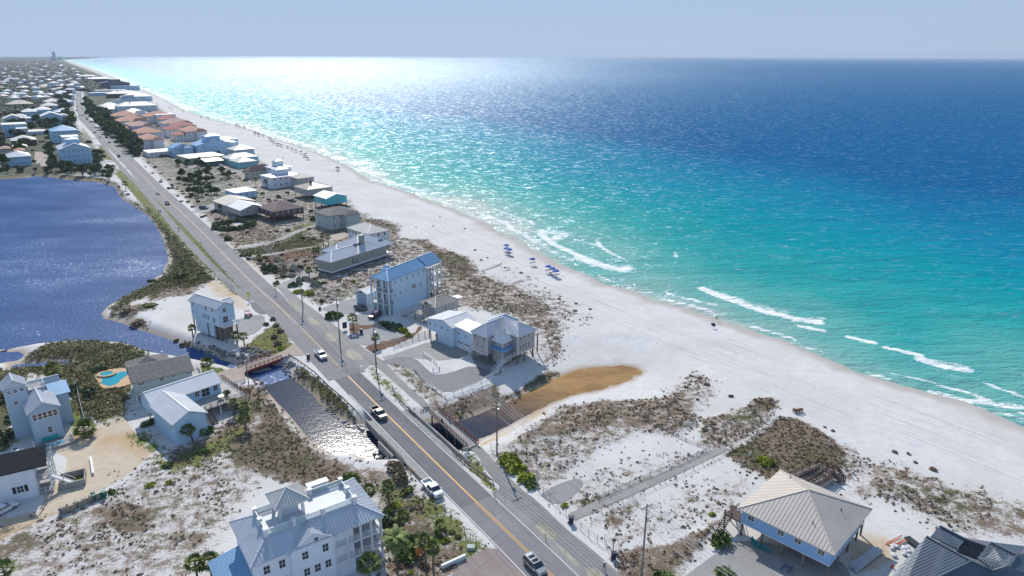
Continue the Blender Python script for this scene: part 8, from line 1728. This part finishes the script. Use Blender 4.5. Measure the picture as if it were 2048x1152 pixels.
B_ = [(329, 800, 1.9, 'leaf', 'round green tree against the wall of the green grey shingle house', 1.1), (406, 868, 2.0, 'leaf', 'dense round shrub at the gable of the pale blue deck house', 1.2), (140, 785, 3.0, 'leafd', 'large dark bush between the tower house and the lawn', 1.0), (200, 742, 2.2, 'leafd', 'dark bush beside the spa end of the pool', .9), (177, 790, 2.2, 'leafd', 'dark bush at the near corner of the pool deck', 1.0), (118, 800, 1.6, 'leafd', 'dark bush behind the rear wing of the tower house', 1.0),
      (664, 636, 3.4, 'leaf', 'wide green palmetto bush at the gravel lot entrance', .8), (678, 632, 2.2, 'leaf', 'smaller bush growing from the wide palmetto bush', .8), (808, 664, 1.8, 'leafy', 'bright bush at the left of the mulch bed corner', .9), (819, 672, 1.5, 'leafy', 'bright bush at the right of the mulch bed corner', .8), (790, 655, 3.2, 'leafd', 'dark hedge in the shade of the three storey house', .5), (767, 650, 2.6, 'leafd', 'dark shaded bush at the foot of the three storey house', .6),
      (590, 572, 2.6, 'leafd', 'dark bush below the roadside palm', .8), (597, 585, 1.9, 'leafy', 'yellow green bush left of the crosswalk side pole', .8), (619, 588, 2.4, 'leafy', 'yellow green bush right of the crosswalk side pole', .7), (633, 572, 2.6, 'leaf', 'green bush above the yellow green bush by the pole', .9), (605, 560, 2.2, 'leafd', 'dark bush behind the roadside pole top', .9), (540, 540, 3.2, 'leafd', 'big dark bush between the second sand drive and the road', 1.1), (592, 540, 3.0, 'leafd', 'dark bush left of the long sage house', .9),
      (640, 540, 2.2, 'leaf', 'green bush under the front eave of the long sage house', .9), (706, 565, 1.2, 'leafy', 'small bright bush between the sage house and the blue roof', .8), (496, 512, 1.9, 'leaf', 'small bush at the fork of the sand drives, left', .8), (484, 512, 1.6, 'leafd', 'small dark bush at the fork of the sand drives, right', .7), (606, 478, 1.6, 'leafd', 'dark bush on the dune below the lawn, left', .9), (627, 480, 1.6, 'leafd', 'dark bush on the dune below the lawn, right', .8), (632, 440, 3.0, 'leafd', 'tall dark bush at the corner of the grey green house', 1.3), (652, 452, 2.5, 'leafd', 'dark bush at the foot of the grey green house', .8),
      (1020, 925, 2.8, 'leafy', 'big yellow green bush behind the foot path fence, farthest', .8), (1032, 938, 2.4, 'leafy', 'yellow green bush in the middle of the foot path row', .8), (1052, 958, 1.8, 'leafy', 'yellow green bush third along the foot path row', .8), (1062, 972, 1.6, 'leaf', 'dull green bush at the end of the foot path row', .8), (1129, 1012, .8, 'leafy', 'tiny bright bush at the near end of the gravel pad', .8), (1530, 926, 1.7, 'leafy', 'bright yellow green bush on the vegetated dune', .9), (1441, 1085, 2.2, 'leaf', 'round green bush beside the stair of the pyramid roofed house', 1.0), (1424, 1030, .8, 'leafy', 'small yellow bush on the sand left of the pyramid roofed house', .7),
      (300, 972, .95, 'leafy', 'spiky green clump on the left lot, larger of two', .8), (338, 966, .8, 'leafy', 'spiky golden clump on the left lot, smaller of two', .8), (224, 985, 1.0, 'leaf', 'green bush at the right end of the bin pens', .7), (336, 932, 1.4, 'leaf', 'low bush at the edge of the shadow of the deck house', .6), (300, 770, 1.2, 'leaf', 'green bush under the carport end of the shingle house', .8), (297, 850, 1.6, 'leaf', 'green bush beside the carport corner of the deck house', 1.0), (410, 905, 1.2, 'leaf', 'low green bush under the corner deck', .7),
      (700, 960, 2.0, 'leaf', 'bush behind the terrace roof beside the chimney', .8), (770, 1050, 2.8, 'leafd', 'large dark bush at the corner of the terrace house', 1.1), (815, 1110, 2.6, 'leaf', 'broad green bush behind the feathery palm', .9), (800, 960, 2.0, 'dry', 'grey leafless bush near the end of the verge guardrail', 1.0), (788, 940, 2.2, 'dry', 'grey brown bush by the bridge wing wall', .9), (815, 985, 1.6, 'leaf', 'green brown bush on the verge left of the parked pickup', .8), (1330, 1165, 2.4, 'leaf', 'green bush at the bottom edge beside the last utility pole', .8), (1450, 1150, 2, 'leaf', 'green bush at the slab edge by the bottom of the picture', .7),
      (545, 640, 1.2, 'dry', 'brown feathery bush at the top of the planted row by the gravel lot', 1.0), (552, 652, 1.2, 'dry', 'brown feathery bush second in the planted row', 1.0), (560, 664, 1.3, 'dry', 'brown feathery bush in the middle of the planted row', 1.0), (548, 676, 1.3, 'dry', 'brown feathery bush left of the middle of the planted row', 1.0), (556, 690, 1.4, 'dry', 'brown feathery bush near the lower end of the planted row', 1.2), (533, 650, 1.2, 'leafd', 'dark bush at the left of the planted row', .9), (563, 698, 1.2, 'leafy', 'bright palmetto at the lower end of the planted row', 1.0), (370, 680, 2.2, 'dry', 'brown bush on the shore left of the stilt house', .8), (352, 672, 1.2, 'dry', 'small brown bush at the channel edge', .8),
      (275, 640, 3.2, 'dry', 'long low purple brown bush on the sand spit', .35), (250, 622, 2.4, 'dry', 'brown bush at the tip side of the sand spit', .5), (300, 612, 3.0, 'leaf', 'olive bush in the middle of the sand spit', .4), (360, 556, 2.4, 'leafd', 'dark bush on the marsh shore of the sand spit', .9), (303, 560, 2.0, 'leafd', 'dark shrub overhanging the lake edge', .8), (8, 880, 3.0, 'leafd', 'grey green tree at the left edge beside the tower house', 1.0), (20, 800, 2.4, 'leafd', 'dark bush beside the boardwalk at the left edge', 1.0), (25, 840, 2.0, 'leafd', 'dark bush in front of the tower wall', 1.0),
      (455, 480, 2.4, 'leafd', 'left bush of the round hedge below the brown stilted house', .9)]
for x, y, r_, k_, lb, hs in B_: shrub(lb, x, y, r_, k_, None, hs)
hc = P(468, 452)[:2]
for k in range(14):
    a = 2 * math.pi * k / 14; o = link('hedge_bush', R.choice(SH['leafd'])); o.location = (hc[0] + 8.2 * math.cos(a), hc[1] + 9 * math.sin(a), 0); o.scale = (2.7, 2.7, 2.6); o.rotation_euler = (0, 0, R.uniform(0, 6)); tag(o, 'dark bush in the ring hedge below the brown stilted house', 'hedge', 'ring hedge bushes')
def bushes(poly, n, label, group, kinds=('leafd', 'leaf', 'dry'), s0=.7, s1=1.8):
    P_ = PL(poly); lo, hi = P_.min(0), P_.max(0); c = 0; tr_ = 0
    while c < n and tr_ < n * 60:
        tr_ += 1; x, y = R.uniform(lo[0], hi[0]), R.uniform(lo[1], hi[1])
        if not inside(np.array([x]), np.array([y]), P_)[0] or not free(np.array([x]), np.array([y]))[0]: continue
        o = link('bush', R.choice(SH[R.choice(kinds)])); s_ = R.uniform(s0, s1); o.location = (x, y, 0); o.scale = (s_, s_, s_ * R.uniform(.6, 1)); o.rotation_euler = (0, 0, R.uniform(0, 6)); tag(o, label, 'bush', group); c += 1
bushes([(340, 350), (420, 330), (520, 350), (640, 400), (640, 470), (560, 500), (480, 500), (400, 420)], 70, 'bush in the sandy lots among the middle houses', 'bushes in the middle lots')
bushes([(0, 242), (130, 242), (158, 262), (230, 345), (0, 346)], 70, 'dark bush or low tree crown between the left villas and the lake', 'bushes among the left villas', ('leafd', 'leaf'), 1.8, 3.4)
bushes([(168, 205), (230, 238), (285, 285), (345, 312), (290, 322), (225, 290), (180, 240)], 60, 'dark bush under the tree belt right of the far road', 'bushes under the tree belt', ('leafd',), 2.0, 3.6)
bushes([(262, 330), (300, 325), (420, 420), (470, 470), (440, 470), (330, 390)], 34, 'roadside bush between the road and the middle houses', 'roadside bushes', ('leafd', 'leaf', 'dry'), .8, 1.7)
bushes([(490, 510), (640, 495), (640, 560), (560, 575)], 26, 'bush in the garden in front of the long sage house', 'bushes before the sage house')
bushes([(610, 560), (700, 555), (735, 590), (640, 605)], 14, 'bush in the sandy garden below the long sage house', 'bushes below the sage house', ('leaf', 'dry'), .6, 1.2)
bushes([(236, 368), (235, 380), (262, 400), (345, 470), (430, 560), (390, 575), (330, 560), (345, 520), (330, 465)], 24, 'bush among the reeds between the lake and its path', 'bushes among the lake reeds', ('leafd', 'dry'), .8, 1.6)
bushes([(760, 960), (800, 960), (960, 1110), (900, 1150), (770, 1150)], 30, 'small bush on the slope between the terrace house and the road', 'bushes on the slope by the terrace house', ('leaf', 'dry', 'leafy'), .5, 1.1)
# dune bushes seen one by one
for (x, y) in [(1382, 748), (1400, 755), (1372, 772), (1415, 770), (1395, 800), (1350, 800), (1462, 793), (1520, 806), (1330, 790), (1408, 862), (1425, 850), (1500, 812), (1650, 855), (1665, 862), (1790, 905), (1817, 908), (1868, 940), (1830, 925), (950, 500), (962, 520), (1010, 535), (1042, 545), (1090, 575), (1118, 598), (1152, 607), (1150, 622), (1180, 618), (1160, 640), (900, 560), (930, 455), (866, 452), (975, 515), (880, 432), (832, 455)]:
    shrub('small isolated reddish brown bush on the open white beach sand', x, y, R.uniform(.45, .95), 'dry', 'isolated dune bushes', .7, name='dune_bush', cat='bush')

# trees: trunk + crown, copies of five kinds
def tree_proto(kind):
    n_l = 12; cs = []; 
    for i in range(n_l): a = R.uniform(0, 6.28); q = R.uniform(.1, 1.5); cs.append((q * math.cos(a), q * math.sin(a), 2.0 + R.uniform(0, 1.9) * (1 - q / 2.4)))
    V, F_, t = quads(np.array(cs), 44, np.array([R.uniform(.6, 1.0) for _ in cs]), np.array([R.uniform(.5, .9) for _ in cs]), .3, dome=False); return fast_mesh('crown', V, F_, [M[kind]], {'tint': t}), trunk_mesh(2.6, .2, .12, M['bark'], 4)
TP = [tree_proto('leafd') for _ in range(4)] + [tree_proto('leaf')]
def tree(x, y, s, label, group):
    e = empty('tree', (x, y, 0), label, 'tree', group, R.uniform(0, 6)); e.scale = (s, s, s * R.uniform(.85, 1.15)); k = R.choice(TP); link('crown', k[0], e); link('trunk', k[1], e)
def forest(poly, n, label, group, s0=1.3, s1=2.1):
    P_ = PL(poly); lo, hi = P_.min(0), P_.max(0); c = 0; tr_ = 0
    while c < n and tr_ < n * 60:
        tr_ += 1; x, y = R.uniform(lo[0], hi[0]), R.uniform(lo[1], hi[1])
        if inside(np.array([x]), np.array([y]), P_)[0] and free(np.array([x]), np.array([y]))[0] and wd_(np.array([x]), np.array([y]))[0] > 2: tree(x, y, R.uniform(s0, s1), label, group); c += 1
forest([(168, 200), (185, 215), (215, 232), (240, 252), (258, 275), (285, 300), (300, 310), (330, 312), (290, 318), (262, 312), (238, 290), (214, 268), (190, 246), (172, 228)], 92, 'dark evergreen tree in the belt between the road and the terracotta villas', 'trees of the belt right of the road', 1.9, 3.0)
forest([(120, 182), (143, 182), (140, 222), (158, 258), (150, 268), (128, 262), (130, 240), (118, 215)], 50, 'dark tree in the wood left of the far straight road', 'trees of the wood left of the road', 2.2, 3.4)
forest([(0, 262), (60, 240), (120, 245), (150, 262), (110, 270), (60, 285), (60, 330), (0, 335), (0, 300)], 34, 'dark tree among the villas above the lake', 'trees among the left villas', 1.8, 2.8)
forest([(176, 305), (198, 298), (212, 330), (226, 352), (180, 352), (110, 350), (120, 335), (176, 330)], 26, 'tree around the large pale blue apartment house', 'trees by the apartment house', 1.1, 1.9); forest([(88, 300), (103, 300), (115, 335), (104, 345), (92, 330)], 14, 'tree along the edge of the paved parking lot', 'trees by the parking lot', 1.1, 1.7)
forest([(0, 345), (60, 340), (230, 350), (232, 362), (100, 350), (0, 356)], 22, 'low dark tree on the far shore of the lake', 'trees on the far lake shore', .8, 1.3)
forest([(352, 330), (420, 325), (452, 345), (470, 362), (420, 372), (360, 362), (345, 345)], 26, 'dark round tree in the sandy lots below the yellow house', 'trees below the yellow house', .8, 1.5); forest([(350, 362), (425, 372), (445, 392), (420, 400), (380, 392)], 20, 'dark tree near the grey cottage and the road', 'trees near the grey cottage', .7, 1.3)
forest([(395, 295), (430, 290), (448, 300), (440, 312), (412, 308)], 8, 'tree between the yellow house and the tall white house', 'trees by the tall white house', .9, 1.4)

# far woods: one canopy of lumps over the land to the horizon
n = 60000; az = np.radians(rng.uniform(-46, -22, n)); r = 1150 * np.exp(rng.random(n) ** .9 * math.log(20)); x, y = r * np.sin(az), r * np.cos(az); sd = sdist(x, y, SEA, 900)
near_ = (r < 1650) & (x > -1050); pr = np.array(placed)[:, :2]
k = (sd > 60 + r * .012) & ~((r < 1700) & ~inside(x, y, PL([(-900, 128), (60, 128), (140, 150), (160, 178), (140, 182), (118, 215), (60, 240), (-900, 300)])))
x, y, r = x[k], y[k], r[k]; cl = np.ones(len(x), bool)
for q in pr: cl &= (x - q[0]) ** 2 + ((y - q[1]) * .8) ** 2 > (9 + .003 * q[1]) ** 2
for k2 in range(len(CTRs) - 1): pass
cl &= dist(x, y, CTRs, False) > 22; x, y, r = x[cl], y[cl], r[cl]
s_ = np.clip(r / 800, 1.4, 10) * rng.uniform(1.6, 3.2, len(x)); base = np.array([(0, 0, 1.15), (1, 0, .3), (.3, .95, .35), (-.8, .6, .25), (-.8, -.6, .4), (.3, -.95, .3), (0, 0, -.3)])
V = base[None] * (1 + rng.uniform(-.25, .25, (len(x), 7, 3))) * s_[:, None, None]; V[..., 2] = V[..., 2] * np.clip(3.2 / s_, .35, 1.4)[:, None] + 2.2 + rng.uniform(0, 1.5, (len(x), 1)); V[..., 0] += x[:, None]; V[..., 1] += y[:, None]
tri = np.array([(0, 1, 2), (0, 2, 3), (0, 3, 4), (0, 4, 5), (0, 5, 1), (6, 2, 1), (6, 3, 2), (6, 4, 3), (6, 5, 4), (6, 1, 5)]); F_ = (np.arange(len(x))[:, None, None] * 7 + tri[None]).reshape(-1, 3)
o = link('far_woods', fast_mesh('far_woods', V.reshape(-1, 3), F_, [fol('far tree crowns', [(0, (.02, .035, .022)), (.6, (.04, .06, .035)), (1, (.085, .09, .06))])], {'tint': np.repeat(rng.random(len(x)), 7)})); tag(o, 'dark wood reaching to the horizon between the distant houses', 'woods', kind='stuff')

# ------------------------------------------------------------------ haze: closed box of thin air round the whole place
hz = MB(); f_ = Fr((0, 0), np.array([1., 0.]), np.array([0., 1.]), 1, 1)
hz.box(f_, -45000, 45000, -3000, 45000, -9.0, 150.0)
hm = bpy.data.materials.new('haze air'); hm.use_nodes = True; hn = hm.node_tree.nodes; hn.clear()
ho = hn.new('ShaderNodeOutputMaterial'); hv = hn.new('ShaderNodeVolumePrincipled')
hv.inputs['Color'].default_value = (.68, .82, 1.0, 1); hv.inputs['Density'].default_value = 4.5e-5; hv.inputs['Anisotropy'].default_value = .2
hm.node_tree.links.new(hv.outputs[0], ho.inputs['Volume'])
haze = hz.build('haze', hm); tag(haze, None, None, kind='stuff'); haze['label'] = 'thin bluish sea air over the whole coast'; haze['category'] = 'haze'
S.cycles.volume_bounces = 0; S.cycles.max_bounces = 5; S.cycles.diffuse_bounces = 2; S.cycles.glossy_bounces = 2
